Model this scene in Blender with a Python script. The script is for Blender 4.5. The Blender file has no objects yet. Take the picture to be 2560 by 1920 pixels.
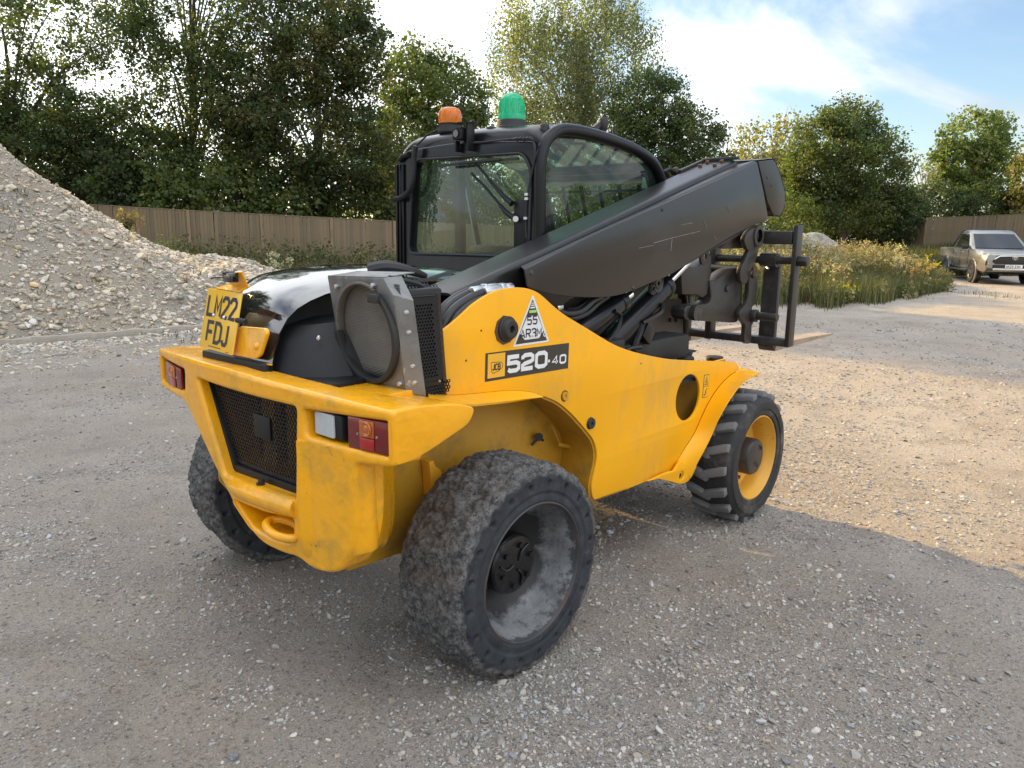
import bpy, bmesh, math, random
import numpy as np
from mathutils import Vector, Matrix
random.seed(7); rng = np.random.default_rng(7)
scene = bpy.context.scene
COL = scene.collection

# ------------------------------------------------------------------ camera, sky, sun, exposure
# world frame: X = forward along the machine, Y = machine's left, Z up, metres; origin near the rear axle on the ground
F_PX, CXP, CYP = 1904.1, 1280.0, 960.0
PITCH, AZ, ROLL = math.radians(11.7244), math.radians(42.4525), math.radians(0.6576)
CAM = np.array([-1.9333, -2.6535, 1.7695])
HD = np.array([math.cos(AZ), math.sin(AZ), 0.0]); RT = np.array([math.sin(AZ), -math.cos(AZ), 0.0]); UPV = np.array([0, 0, 1.0])
FW = HD * math.cos(PITCH) - UPV * math.sin(PITCH)
_u = HD * math.sin(PITCH) + UPV * math.cos(PITCH)
CR = RT * math.cos(ROLL) + _u * math.sin(ROLL); CU = -RT * math.sin(ROLL) + _u * math.cos(ROLL)
cd = bpy.data.cameras.new('camera'); cam = bpy.data.objects.new('camera', cd); COL.objects.link(cam)
cd.sensor_fit = 'HORIZONTAL'; cd.sensor_width = 36.0; cd.lens = 36.0 * F_PX / 2560.0
cd.clip_start = 0.05; cd.clip_end = 2000.0
mw = Matrix.Identity(4)
for i in range(3):
    mw[i][0], mw[i][1], mw[i][2], mw[i][3] = CR[i], CU[i], -FW[i], CAM[i]
cam.matrix_world = mw
scene.camera = cam

SUN_AZ, SUN_EL = math.radians(86.0), math.radians(22.5)
SUN_DIR = Vector((math.cos(SUN_AZ) * math.cos(SUN_EL), math.sin(SUN_AZ) * math.cos(SUN_EL), math.sin(SUN_EL)))
w = bpy.data.worlds.new('World'); scene.world = w; w.use_nodes = True
nt = w.node_tree; nt.nodes.clear()
def nd(t, typ, **kw):
    n = t.nodes.new(typ)
    for k, v in kw.items(): setattr(n, k, v)
    return n
out = nd(nt, 'ShaderNodeOutputWorld'); bg = nd(nt, 'ShaderNodeBackground'); bg.inputs[1].default_value = 0.10
sky = nd(nt, 'ShaderNodeTexSky', sky_type='NISHITA', sun_disc=False, sun_elevation=SUN_EL, sun_rotation=math.pi / 2 - SUN_AZ,
         air_density=1.0, dust_density=0.8, ozone_density=2.0)
tc = nd(nt, 'ShaderNodeTexCoord')
def math_n(t, op, a=None, b=None, c=None, clamp=False):
    n = nd(t, 'ShaderNodeMath', operation=op, use_clamp=clamp)
    for i, v in enumerate((a, b, c)):
        if v is None: continue
        if isinstance(v, (int, float)): n.inputs[i].default_value = v
        else: t.links.new(v, n.inputs[i])
    return n.outputs[0]
sep = nd(nt, 'ShaderNodeSeparateXYZ'); nt.links.new(tc.outputs['Generated'], sep.inputs[0])
zc = math_n(nt, 'MAXIMUM', sep.outputs[2], 0.0)
den = math_n(nt, 'ADD', zc, 0.22)
px = math_n(nt, 'DIVIDE', sep.outputs[0], den); py = math_n(nt, 'DIVIDE', sep.outputs[1], den)
cmb = nd(nt, 'ShaderNodeCombineXYZ'); nt.links.new(px, cmb.inputs[0]); nt.links.new(py, cmb.inputs[1])
mp = nd(nt, 'ShaderNodeMapping'); mp.inputs['Rotation'].default_value = (0, 0, math.radians(24)); mp.inputs['Scale'].default_value = (0.8, 1.5, 1)
mp.inputs['Location'].default_value = (3.1, 0.35, 0.0)
nt.links.new(cmb.outputs[0], mp.inputs[0])
n1 = nd(nt, 'ShaderNodeTexNoise'); n1.inputs['Scale'].default_value = 1.15; n1.inputs['Detail'].default_value = 9; n1.inputs['Roughness'].default_value = 0.56; n1.inputs['Distortion'].default_value = 0.35
nt.links.new(mp.outputs[0], n1.inputs['Vector'])
# cloud cover thickens towards the sun side of the sky
dsun = math_n(nt, 'ADD', math_n(nt, 'MULTIPLY', sep.outputs[0], SUN_DIR.x), math_n(nt, 'MULTIPLY', sep.outputs[1], SUN_DIR.y))
cov = math_n(nt, 'ADD', n1.outputs[0], math_n(nt, 'ADD', math_n(nt, 'MULTIPLY_ADD', math_n(nt, 'ABSOLUTE', dsun), 0.19, -0.052), math_n(nt, 'MULTIPLY', zc, 0.10)))
mr = nd(nt, 'ShaderNodeMapRange', interpolation_type='SMOOTHSTEP'); mr.inputs[1].default_value = 0.452; mr.inputs[2].default_value = 0.69
nt.links.new(cov, mr.inputs[0])
n2 = nd(nt, 'ShaderNodeTexNoise'); n2.inputs['Scale'].default_value = 3.2; n2.inputs['Detail'].default_value = 6
nt.links.new(mp.outputs[0], n2.inputs['Vector'])
cl = nd(nt, 'ShaderNodeMixRGB'); cl.inputs[1].default_value = (3.1, 3.25, 3.45, 1); cl.inputs[2].default_value = (25.2, 26., 26.8, 1)
cb = math_n(nt, 'ADD', math_n(nt, 'MULTIPLY_ADD', n2.outputs[0], 0.16, -0.06), math_n(nt, 'ADD', math_n(nt, 'MULTIPLY', math_n(nt, 'POWER', math_n(nt, 'MAXIMUM', dsun, 0.0), 2.0), 0.55), math_n(nt, 'MULTIPLY', math_n(nt, 'MAXIMUM', math_n(nt, 'MULTIPLY', dsun, -1.0), 0.0), 0.27)))     # clouds glow round the sun and are lit full face opposite it
nt.links.new(math_n(nt, 'ADD', cb, math_n(nt, 'MULTIPLY', math_n(nt, 'MULTIPLY', zc, zc), 0.5), clamp=True), cl.inputs[0])
mixs = nd(nt, 'ShaderNodeMixRGB'); nt.links.new(mr.outputs[0], mixs.inputs[0]); nt.links.new(sky.outputs[0], mixs.inputs[1]); nt.links.new(cl.outputs[0], mixs.inputs[2])
nt.links.new(mixs.outputs[0], bg.inputs[0]); nt.links.new(bg.outputs[0], out.inputs[0])

sl = bpy.data.lights.new('sun', 'SUN'); sun = bpy.data.objects.new('sun', sl); COL.objects.link(sun)
sl.energy = 5.0; sl.angle = math.radians(0.8); sl.color = (1.0, 0.66, 0.22)
sun.rotation_euler = SUN_DIR.to_track_quat('Z', 'Y').to_euler(); sun.location = (0, 0, 30)
vs = scene.view_settings
scene.display_settings.display_device = 'sRGB'
vs.view_transform = 'Standard'; vs.look = 'None'; vs.gamma = 1.0; vs.use_curve_mapping = False
vs.exposure = 1.02
scene.cycles.max_bounces = 8; scene.cycles.transparent_max_bounces = 12

# ------------------------------------------------------------------ helpers
def ray(u, v): return FW + CR * (u - CXP) / F_PX - CU * (v - CYP) / F_PX
def pX(u, v, x): d = ray(u, v); return CAM + d * (x - CAM[0]) / d[0]
def pY(u, v, y): d = ray(u, v); return CAM + d * (y - CAM[1]) / d[1]
def pZ(u, v, z=0.0): d = ray(u, v); return CAM + d * (z - CAM[2]) / d[2]
def at(u, v, D): d = ray(u, v); return CAM + d * (D / (d @ HD))      # point D metres ahead
def gpt(u, D): p = at(u, 560, D); return p[0], p[1]
def Z1(a, b): return 380 + a / 2.765, 640 + b / 2.765
def Z2(a, b): return 380 + a / 2.765, 1000 + b / 2.765
def Z3(a, b): return 940 + a / 2.765, 220 + b / 2.765
def Z4(a, b): return 1040 + a / 2.765, 680 + b / 2.765
def Z5(a, b): return 1500 + a / 2.765, 360 + b / 2.765
def Z6(a, b): return 1500 + a / 3.606, 880 + b / 3.606
def xz(z, pts, y): return [tuple(pY(*z(a, b), y)[[0, 2]]) for a, b in pts]

def tag(o, label=None, cat=None, group=None, kind=None):
    if label: o['label'] = label
    if cat: o['category'] = cat
    if group: o['group'] = group
    if kind: o['kind'] = kind
    return o
def empty(name, loc=(0, 0, 0), rz=0.0, parent=None):
    o = bpy.data.objects.new(name, None); COL.objects.link(o); o.location = loc; o.rotation_euler = (0, 0, rz)
    o.empty_display_size = 0.2
    if parent: o.parent = parent
    return o
def link(name, me, mat=None, parent=None):
    o = bpy.data.objects.new(name, me); COL.objects.link(o)
    if mat is not None and not me.materials:
        for m in (mat if isinstance(mat, (list, tuple)) else [mat]): me.materials.append(m)
    if parent: o.parent = parent
    return o
def finish(me, smooth=35):
    if smooth:
        me.polygons.foreach_set('use_smooth', [True] * len(me.polygons))
        me.set_sharp_from_angle(angle=math.radians(smooth))
    else:
        me.polygons.foreach_set('use_smooth', [False] * len(me.polygons))
    me.update()
def catmull(pts, n=6, closed=False):
    P = [np.array(p, float) for p in pts]; N = len(P); o = []
    rngi = range(N if closed else N - 1)
    for i in rngi:
        if closed: a, b, c, d = P[(i - 1) % N], P[i], P[(i + 1) % N], P[(i + 2) % N]
        else: a, b, c, d = P[max(i - 1, 0)], P[i], P[i + 1], P[min(i + 2, N - 1)]
        for k in range(n):
            t = k / n
            o.append(0.5 * (2 * b + (c - a) * t + (2 * a - 5 * b + 4 * c - d) * t * t + (3 * b - a - 3 * c + d) * t ** 3))
    if not closed: o.append(P[-1])
    return o

class MB:
    def __init__(s): s.v = []; s.f = []; s.m = []; s.mi = 0; s.parts = []
    def add(s, vs, fs):
        b = len(s.v); s.parts.append((b, len(s.f))); s.v += [tuple(map(float, p)) for p in vs]
        for f in fs: s.f.append([i + b for i in f]); s.m.append(s.mi)
        return s
    def box(s, c, size, rot=None):
        R = rot if rot is not None else np.eye(3)
        hs = np.array(size) / 2
        V = [np.array(c) + R @ (hs * np.array((x, y, z))) for x in (-1, 1) for y in (-1, 1) for z in (-1, 1)]
        return s.add(V, [(0, 1, 3, 2), (4, 6, 7, 5), (0, 4, 5, 1), (2, 3, 7, 6), (0, 2, 6, 4), (1, 5, 7, 3)])
    def bar(s, p0, p1, wd, ht, up=(0, 0, 1)):
        p0 = np.array(p0, float); p1 = np.array(p1, float); d = p1 - p0; L = np.linalg.norm(d); d /= L
        a = np.cross(d, up); a /= np.linalg.norm(a); b = np.cross(a, d)
        return s.box((p0 + p1) / 2, (L, wd, ht), np.stack([d, a, b], 1))
    def lathe(s, prof, org, axis, n=24, a0=0.0, a1=2 * math.pi):
        org = np.array(org, float); ax = np.array(axis, float); ax /= np.linalg.norm(ax)
        e = np.cross(ax, (0, 0, 1) if abs(ax[2]) < .9 else (1, 0, 0)); e /= np.linalg.norm(e); g = np.cross(ax, e)
        full = abs(a1 - a0 - 2 * math.pi) < 1e-6; m = n if full else n + 1
        V = []; Fs = []; k = len(prof)
        for i in range(m):
            t = a0 + (a1 - a0) * i / n
            for r, h in prof: V.append(org + ax * h + (e * math.cos(t) + g * math.sin(t)) * max(r, 1e-4))
        for i in range(n):
            j = (i + 1) % m
            for q in range(k - 1): Fs.append((i * k + q, j * k + q, j * k + q + 1, i * k + q + 1))
        return s.add(V, Fs)
    def cyl(s, p0, p1, r0, r1=None, n=16):
        r1 = r0 if r1 is None else r1; p0 = np.array(p0, float); p1 = np.array(p1, float); L = np.linalg.norm(p1 - p0)
        return s.lathe([(0, 0), (r0, 0), (r1, L), (0, L)], p0, p1 - p0, n)
    def tube(s, pts, r, n=8, sub=0, closed=False):
        P = catmull(pts, sub, closed) if sub else [np.array(p, float) for p in pts]
        N = len(P); rr = r if hasattr(r, '__len__') else [r] * N
        if hasattr(r, '__len__') and len(rr) != N: rr = np.interp(np.linspace(0, 1, N), np.linspace(0, 1, len(rr)), rr)
        t0 = P[1] - P[0]; t0 /= np.linalg.norm(t0)
        e = np.cross(t0, (0, 0, 1) if abs(t0[2]) < .9 else (1, 0, 0)); e /= np.linalg.norm(e)
        V = []; Fs = []
        for i in range(N):
            a = P[(i + 1) % N] if closed else P[min(i + 1, N - 1)]; b = P[i - 1] if closed else P[max(i - 1, 0)]
            t = a - b; t /= (np.linalg.norm(t) + 1e-12)
            e = e - t * (e @ t); e /= np.linalg.norm(e); g = np.cross(t, e)
            for k in range(n):
                q = 2 * math.pi * k / n; V.append(P[i] + (e * math.cos(q) + g * math.sin(q)) * rr[i])
        for i in range(N if closed else N - 1):
            j = (i + 1) % N
            for k in range(n): Fs.append((i * n + k, i * n + (k + 1) % n, j * n + (k + 1) % n, j * n + k))
        if not closed: Fs += [tuple(range(n)), tuple((N - 1) * n + k for k in range(n))]
        return s.add(V, Fs)
    def prism(s, poly, mapf, c0, c1):
        n = len(poly); V = [mapf(a, b, c0) for a, b in poly] + [mapf(a, b, c1) for a, b in poly]
        Fs = [tuple(range(n)), tuple(range(n, 2 * n))] + [(i, (i + 1) % n, n + (i + 1) % n, n + i) for i in range(n)]
        return s.add(V, Fs)
    def loft(s, secs, caps=True, closed=True):
        k = len(secs[0]); V = [p for S in secs for p in S]; Fs = []
        for i in range(len(secs) - 1):
            for q in range(k if closed else k - 1): Fs.append((i * k + q, i * k + (q + 1) % k, (i + 1) * k + (q + 1) % k, (i + 1) * k + q))
        if caps: Fs += [tuple(range(k)), tuple((len(secs) - 1) * k + q for q in range(k))]
        return s.add(V, Fs)
    def sheet(s, rows):
        return s.loft(rows, caps=False, closed=False)
    def build_each(s, name, mat, parent=None, **kw):
        n0 = [a for a, _ in s.parts] + [len(s.v)]
        for k, (a, fa) in enumerate(s.parts):
            fb = s.parts[k + 1][1] if k + 1 < len(s.parts) else len(s.f); m = MB()
            m.add(s.v[a:n0[k + 1]], [[i - a for i in f] for f in s.f[fa:fb]]); m.build(name, mat, parent, **kw)
    def build(s, name, mat, parent=None, bev=0.0, seg=2, smooth=35, solid=0.0, bang=35):
        me = bpy.data.meshes.new(name); me.from_pydata(s.v, [], s.f)
        bm = bmesh.new(); bm.from_mesh(me)
        if isinstance(mat, (list, tuple)):
            for f, i in zip(bm.faces, s.m): f.material_index = i
        bmesh.ops.recalc_face_normals(bm, faces=bm.faces)
        if solid: bmesh.ops.solidify(bm, geom=bm.faces[:], thickness=solid)
        if bev:
            es = [e for e in bm.edges if len(e.link_faces) == 2 and e.calc_face_angle(0) > math.radians(bang)]
            bmesh.ops.bevel(bm, geom=es, offset=bev, segments=seg, profile=0.5, affect='EDGES', clamp_overlap=True)
        bm.to_mesh(me); bm.free()
        for m in (mat if isinstance(mat, (list, tuple)) else [mat]): me.materials.append(m)
        finish(me, smooth)
        return link(name, me, None, parent)

def mapXZ(a, b, c): return (a, c, b)       # outline in x,z ; depth along y
def mapYZ(a, b, c): return (c, a, b)
def mapXY(a, b, c): return (a, b, c)

def plate(name, mat, parent, outer, holes, mapf, c0, c1, bev=0.006, cuts=None, bend=None, smooth=35, segs=2):
    """outline with holes, filled, given thickness c0..c1 and rounded edges; outline coordinates (a,b) -> mapf(a,b,c)"""
    cu = bpy.data.curves.new('tmp', 'CURVE'); cu.dimensions = '2D'; cu.fill_mode = 'BOTH'
    th = abs(c1 - c0)
    cu.extrude = max(th / 2 - bev, 1e-4); cu.bevel_depth = bev; cu.bevel_resolution = segs; cu.offset = -bev
    for ring in [outer] + list(holes):
        sp = cu.splines.new('POLY'); sp.points.add(len(ring) - 1); sp.use_cyclic_u = True
        for i, p in enumerate(ring): sp.points[i].co = (p[0], p[1], 0, 1)
    ob = bpy.data.objects.new('tmp', cu); COL.objects.link(ob); bpy.context.view_layer.update()
    me = bpy.data.meshes.new_from_object(ob.evaluated_get(bpy.context.evaluated_depsgraph_get()))
    bpy.data.objects.remove(ob); bpy.data.curves.remove(cu)
    bm = bmesh.new(); bm.from_mesh(me)
    bmesh.ops.remove_doubles(bm, verts=bm.verts, dist=1e-5)
    if cuts:
        for ax, val in cuts:
            n = (1, 0, 0) if ax == 0 else (0, 1, 0)
            bmesh.ops.bisect_plane(bm, geom=bm.verts[:] + bm.edges[:] + bm.faces[:], plane_co=(val if ax == 0 else 0, val if ax == 1 else 0, 0), plane_no=n)
    mid = (c0 + c1) / 2
    for v in bm.verts:
        a, b, c = v.co; q = mapf(a, b, c + mid)
        v.co = bend(q) if bend else q
    bmesh.ops.recalc_face_normals(bm, faces=bm.faces)
    m2 = bpy.data.meshes.new(name); bm.to_mesh(m2); bm.free(); bpy.data.meshes.remove(me)
    m2.materials.clear(); m2.materials.append(mat)
    finish(m2, smooth)
    return link(name, m2, None, parent)

def npmesh(name, V, Fq, mat, parent=None, col=None, smooth=False, mi=None):
    V = np.asarray(V, np.float32); Fq = np.asarray(Fq, np.int32); k = Fq.shape[1]
    me = bpy.data.meshes.new(name)
    me.vertices.add(len(V)); me.vertices.foreach_set('co', V.ravel())
    me.loops.add(Fq.size); me.loops.foreach_set('vertex_index', Fq.ravel())
    me.polygons.add(len(Fq)); me.polygons.foreach_set('loop_start', np.arange(0, Fq.size, k, dtype=np.int32))
    me.polygons.foreach_set('use_smooth', np.full(len(Fq), smooth))
    if mi is not None: me.polygons.foreach_set('material_index', np.asarray(mi, np.int32))
    me.update(calc_edges=True)
    if col is not None:
        a = me.color_attributes.new('tint', 'FLOAT_COLOR', 'POINT')
        c4 = np.ones((len(V), 4), np.float32); c4[:, :3] = col; a.data.foreach_set('color', c4.ravel())
    return link(name, me, mat, parent)

# value noise for geometry
_LAT = np.random.default_rng(3).random((64, 64, 64)).astype(np.float32)
def vnoise(P, scale):
    q = np.asarray(P, float) * scale
    if q.shape[-1] == 2: q = np.concatenate([q, np.zeros(q.shape[:-1] + (1,)) + 5.37], -1)
    i = np.floor(q).astype(int); f = q - i; f = f * f * (3 - 2 * f); o = 0
    for dx in (0, 1):
        for dy in (0, 1):
            for dz in (0, 1):
                wgt = (f[..., 0] if dx else 1 - f[..., 0]) * (f[..., 1] if dy else 1 - f[..., 1]) * (f[..., 2] if dz else 1 - f[..., 2])
                o = o + wgt * _LAT[(i[..., 0] + dx) % 64, (i[..., 1] + dy) % 64, (i[..., 2] + dz) % 64]
    return o * 2 - 1
def fbm(P, scale, oct=4, gain=.5):
    o = 0; a = 1; t = 0
    for k in range(oct): o = o + a * vnoise(np.asarray(P) + 11.3 * k, scale * 2 ** k); t += a; a *= gain
    return o / t

# ------------------------------------------------------------------ materials
def M(name, col, rough=.5, metal=0., var=.12, vs_=5., bump=0., bs=60., dirt=None, coat=0., spec=.5, rvar=.08, emit=None, bdist=.004):
    m = bpy.data.materials.new(name); m.use_nodes = True; t = m.node_tree; b = t.nodes['Principled BSDF']
    b.inputs['Roughness'].default_value = rough; b.inputs['Metallic'].default_value = metal; b.inputs['Specular IOR Level'].default_value = spec
    b.inputs['Coat Weight'].default_value = coat; b.inputs['Coat Roughness'].default_value = .08
    tcn = nd(t, 'ShaderNodeTexCoord')
    nz = nd(t, 'ShaderNodeTexNoise'); nz.inputs['Scale'].default_value = vs_; nz.inputs['Detail'].default_value = 7; nz.inputs['Roughness'].default_value = .62
    t.links.new(tcn.outputs['Object'], nz.inputs['Vector'])
    mx = nd(t, 'ShaderNodeMixRGB')
    mx.inputs[1].default_value = tuple(c * (1 - var) for c in col) + (1,); mx.inputs[2].default_value = tuple(min(c * (1 + var), 1) for c in col) + (1,)
    t.links.new(nz.outputs[0], mx.inputs[0]); colout = mx.outputs[0]
    rg = math_n(t, 'MULTIPLY_ADD', nz.outputs[0], rvar * 2, rough - rvar)
    for dd in (dirt if isinstance(dirt, list) else [dirt] if dirt else []):
        dc, lo, hi, ds = dd[:4]
        n3 = nd(t, 'ShaderNodeTexNoise'); n3.inputs['Scale'].default_value = ds; n3.inputs['Detail'].default_value = 9; n3.inputs['Roughness'].default_value = .7
        if len(dd) > 4:
            mpn = nd(t, 'ShaderNodeMapping'); mpn.inputs['Scale'].default_value = dd[4]; mpn.inputs['Location'].default_value = (ds, 1.7 * ds, .3)
            t.links.new(tcn.outputs['Object'], mpn.inputs[0]); t.links.new(mpn.outputs[0], n3.inputs['Vector'])
        else: t.links.new(tcn.outputs['Object'], n3.inputs['Vector'])
        r3 = nd(t, 'ShaderNodeMapRange'); r3.inputs[1].default_value = lo; r3.inputs[2].default_value = hi
        t.links.new(n3.outputs[0], r3.inputs[0])
        m3 = nd(t, 'ShaderNodeMixRGB'); t.links.new(r3.outputs[0], m3.inputs[0]); t.links.new(colout, m3.inputs[1]); m3.inputs[2].default_value = tuple(dc) + (1,)
        colout = m3.outputs[0]
        rg = math_n(t, 'ADD', rg, math_n(t, 'MULTIPLY', r3.outputs[0], .3), clamp=True)
    t.links.new(colout, b.inputs['Base Color']); t.links.new(rg, b.inputs['Roughness'])
    if bump:
        n4 = nd(t, 'ShaderNodeTexNoise'); n4.inputs['Scale'].default_value = bs; n4.inputs['Detail'].default_value = 6
        t.links.new(tcn.outputs['Object'], n4.inputs['Vector'])
        bp = nd(t, 'ShaderNodeBump'); bp.inputs['Strength'].default_value = bump; bp.inputs['Distance'].default_value = bdist
        t.links.new(n4.outputs[0], bp.inputs['Height']); t.links.new(bp.outputs[0], b.inputs['Normal'])
    return m
def tintmat(name, rough=.7, trans=0., mul=1., var=.0, spec=.3, bump=0, bs=50):
    m = bpy.data.materials.new(name); m.use_nodes = True; t = m.node_tree; b = t.nodes['Principled BSDF']
    at_ = nd(t, 'ShaderNodeAttribute', attribute_name='tint'); b.inputs['Roughness'].default_value = rough; b.inputs['Specular IOR Level'].default_value = spec
    t.links.new(at_.outputs['Color'], b.inputs['Base Color'])
    if bump:
        tcn = nd(t, 'ShaderNodeTexCoord'); n4 = nd(t, 'ShaderNodeTexNoise'); n4.inputs['Scale'].default_value = bs
        t.links.new(tcn.outputs['Object'], n4.inputs['Vector'])
        bp = nd(t, 'ShaderNodeBump'); bp.inputs['Strength'].default_value = bump; bp.inputs['Distance'].default_value = .01
        t.links.new(n4.outputs[0], bp.inputs['Height']); t.links.new(bp.outputs[0], b.inputs['Normal'])
    if trans:
        tr = nd(t, 'ShaderNodeBsdfTranslucent'); mc = nd(t, 'ShaderNodeMixRGB', blend_type='MULTIPLY'); mc.inputs[0].default_value = 1
        t.links.new(at_.outputs['Color'], mc.inputs[1]); mc.inputs[2].default_value = (1.75, 2.0, .85, 1)
        t.links.new(mc.outputs[0], tr.inputs[0])
        ms = nd(t, 'ShaderNodeMixShader'); ms.inputs[0].default_value = trans
        o = t.nodes['Material Output']; t.links.new(b.outputs[0], ms.inputs[1]); t.links.new(tr.outputs[0], ms.inputs[2]); t.links.new(ms.outputs[0], o.inputs[0])
    return m
def glassmat(name, tint, rough=.02, refl=.1, fac=None, dirt=0.0):
    m = bpy.data.materials.new(name); m.use_nodes = True; t = m.node_tree; t.nodes.remove(t.nodes['Principled BSDF'])
    o = t.nodes['Material Output']; tr = nd(t, 'ShaderNodeBsdfTransparent'); tr.inputs[0].default_value = tint + (1,)
    gl = nd(t, 'ShaderNodeBsdfGlossy'); gl.inputs['Roughness'].default_value = rough
    fr = nd(t, 'ShaderNodeFresnel'); ge_ = nd(t, 'ShaderNodeNewGeometry')
    t.links.new(math_n(t, 'MULTIPLY_ADD', ge_.outputs['Backfacing'], -.8333, 1.5), fr.inputs[0])     # same reflectance from both sides of the pane
    ms = nd(t, 'ShaderNodeMixShader'); t.links.new(fr.outputs[0], ms.inputs[0]); t.links.new(tr.outputs[0], ms.inputs[1]); t.links.new(gl.outputs[0], ms.inputs[2])
    last = ms
    if dirt:
        df = nd(t, 'ShaderNodeBsdfDiffuse'); df.inputs[0].default_value = (.30, .33, .31, 1)
        tcn = nd(t, 'ShaderNodeTexCoord'); nz = nd(t, 'ShaderNodeTexNoise'); nz.inputs['Scale'].default_value = 5; nz.inputs['Detail'].default_value = 8
        t.links.new(tcn.outputs['Object'], nz.inputs['Vector'])
        m2 = nd(t, 'ShaderNodeMixShader'); t.links.new(math_n(t, 'MULTIPLY', nz.outputs[0], dirt), m2.inputs[0])
        t.links.new(ms.outputs[0], m2.inputs[1]); t.links.new(df.outputs[0], m2.inputs[2]); last = m2
    t.links.new(last.outputs[0], o.inputs[0])
    return m
DUST = (.30, .27, .23)
m_yel = M('yellow paint', (.90, .415, .005), .38, spec=.32, var=.06, vs_=2.5, bump=.12, bs=120, dirt=[((.55, .33, .08), .50, .80, 2.2, (1, 1, .45)), ((.20, .14, .06), .66, .76, 9.0, (1, 1, .25)), ((.08, .065, .045), .70, .76, 34.0)], coat=.06, bdist=.002)
m_cast = M('thick brushed yellow paint', (.86, .385, .006), .24, spec=.4, var=.08, vs_=4, bump=.75, bs=24, dirt=[((.42, .25, .03), .50, .74, 5.0), ((.14, .11, .02), .64, .72, 13.0), ((.07, .06, .04), .70, .75, 38.)], coat=.30, bdist=.006)
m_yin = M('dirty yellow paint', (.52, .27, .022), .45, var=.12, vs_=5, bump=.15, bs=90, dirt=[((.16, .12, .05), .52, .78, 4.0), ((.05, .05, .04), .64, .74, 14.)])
m_blk = M('black paint', (.007, .0075, .010), .30, var=.25, vs_=6, bump=.08, bs=120, dirt=[((.035, .033, .032), .60, .88, 5.0)], spec=.32)
m_boom = M('worn black boom paint', (.018, .0175, .018), .34, var=.22, vs_=3, bump=.10, bs=60, dirt=[((.065, .06, .057), .55, .85, 2.2), ((.30, .28, .27), .72, .78, 5.0, (9, 9, .8))], bdist=.003)
m_gls = M('gloss black bonnet', (.010, .010, .011), .07, var=.1, vs_=4, dirt=[((.07, .07, .07), .62, .9, 7.0)], coat=1.0, rvar=.03)
m_plas = M('black plastic', (.009, .0095, .011), .5, spec=.35, var=.2, vs_=9, bump=.12, bs=220, dirt=[((.05, .05, .05), .56, .88, 6.0)])
m_rub = M('black rubber', (.022, .022, .024), .6, var=.2, vs_=12, bump=.1, bs=150)
m_hose = M('hydraulic hose', (.016, .017, .019), .42, var=.2, vs_=14, bump=.1, bs=200)
m_grey = M('galvanised steel', (.20, .205, .205), .42, metal=.5, var=.25, vs_=9, bump=.2, bs=50, dirt=[((.13, .115, .10), .48, .72, 6.0), ((.45, .44, .42), .62, .68, 22.)])
m_zinc = M('zinc fitting', (.55, .56, .58), .3, metal=.9, var=.15, vs_=20, dirt=[((.2, .18, .15), .6, .8, 20.)])
m_chr = M('chrome rod', (.75, .75, .74), .12, metal=1., var=.05)
m_core = M('radiator fins', (.23, .215, .19), .65, metal=.2, var=.3, vs_=10, bump=.3, bs=160, dirt=[((.23, .20, .17), .5, .75, 9.0)])
m_dark = M('dark machinery', (.012, .012, .013), .6, var=.4, vs_=8, dirt=[((.06, .055, .05), .5, .8, 6.0)])
m_steel = M('worn dark steel', (.040, .037, .036), .42, metal=.25, var=.25, vs_=5, bump=.12, bs=60, dirt=[((.13, .11, .095), .55, .82, 5.0), ((.16, .08, .04), .66, .78, 12.0)])
m_tine = M('worn fork steel', (.34, .27, .20), .5, metal=.3, var=.25, vs_=6, bump=.1, bs=40, dirt=[((.22, .15, .09), .5, .75, 5.)])
m_plate = M('yellow plate', (.82, .47, .025), .35, var=.03, vs_=8, dirt=[((.5, .33, .08), .66, .9, 14.)], coat=.2)
m_ink = M('black lettering', (.018, .018, .02), .45, var=.15, vs_=20)
m_wht = M('white print', (.72, .72, .73), .4, var=.08, vs_=15, dirt=[((.3, .28, .25), .62, .8, 40.)])
m_grn_p = M('green print', (.34, .62, .16), .5, var=.1)
m_deckl = M('dark decal', (.035, .031, .027), .4, var=.2, vs_=15, dirt=[((.62, .6, .56), .725, .735, 75., (1, 1, 2.2)), ((.75, .40, .03), .74, .76, 30.)])
m_dy = M('decal yellow', (.80, .42, .03), .4, var=.04, dirt=[((.12, .1, .05), .68, .72, 40.)])
m_rust = M('rusty steel', (.10, .055, .035), .75, var=.4, vs_=20, bump=.3, bs=80)
m_alu = M('light grey paint', (.45, .46, .47), .5, var=.1)
def lens(name, col, rough=.12, tr=.35, tl_=0.):
    m = M(name, col, rough, var=.06, vs_=15, coat=.6); b = m.node_tree.nodes['Principled BSDF']; b.inputs['Transmission Weight'].default_value = tr
    t = m.node_tree; tl = nd(t, 'ShaderNodeBsdfTranslucent'); tl.inputs[0].default_value = tuple(col) + (1,); ms = nd(t, 'ShaderNodeMixShader'); ms.inputs[0].default_value = tl_
    t.links.new(b.outputs[0], ms.inputs[1]); t.links.new(tl.outputs[0], ms.inputs[2]); t.links.new(ms.outputs[0], t.nodes['Material Output'].inputs[0]); return m
m_red = lens('red lens', (.17, .004, .008), tr=.15); m_red2 = lens('bright red lens', (.42, .008, .012), tr=.15); m_amb = lens('amber lens', (.52, .12, .008), tr=.2)
m_orange = lens('orange beacon lens', (.95, .31, .015), .06, .25, .42); m_green = lens('green beacon lens', (.02, .66, .36), .15, .1, .5); m_clear = lens('clear ribbed lens', (.80, .83, .86), .1, .35)
m_glass = glassmat('tinted cab glass', (.62, .74, .68), dirt=.05)
m_mir = M('reflector', (.85, .85, .85), .12, metal=1., var=.02)

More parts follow.
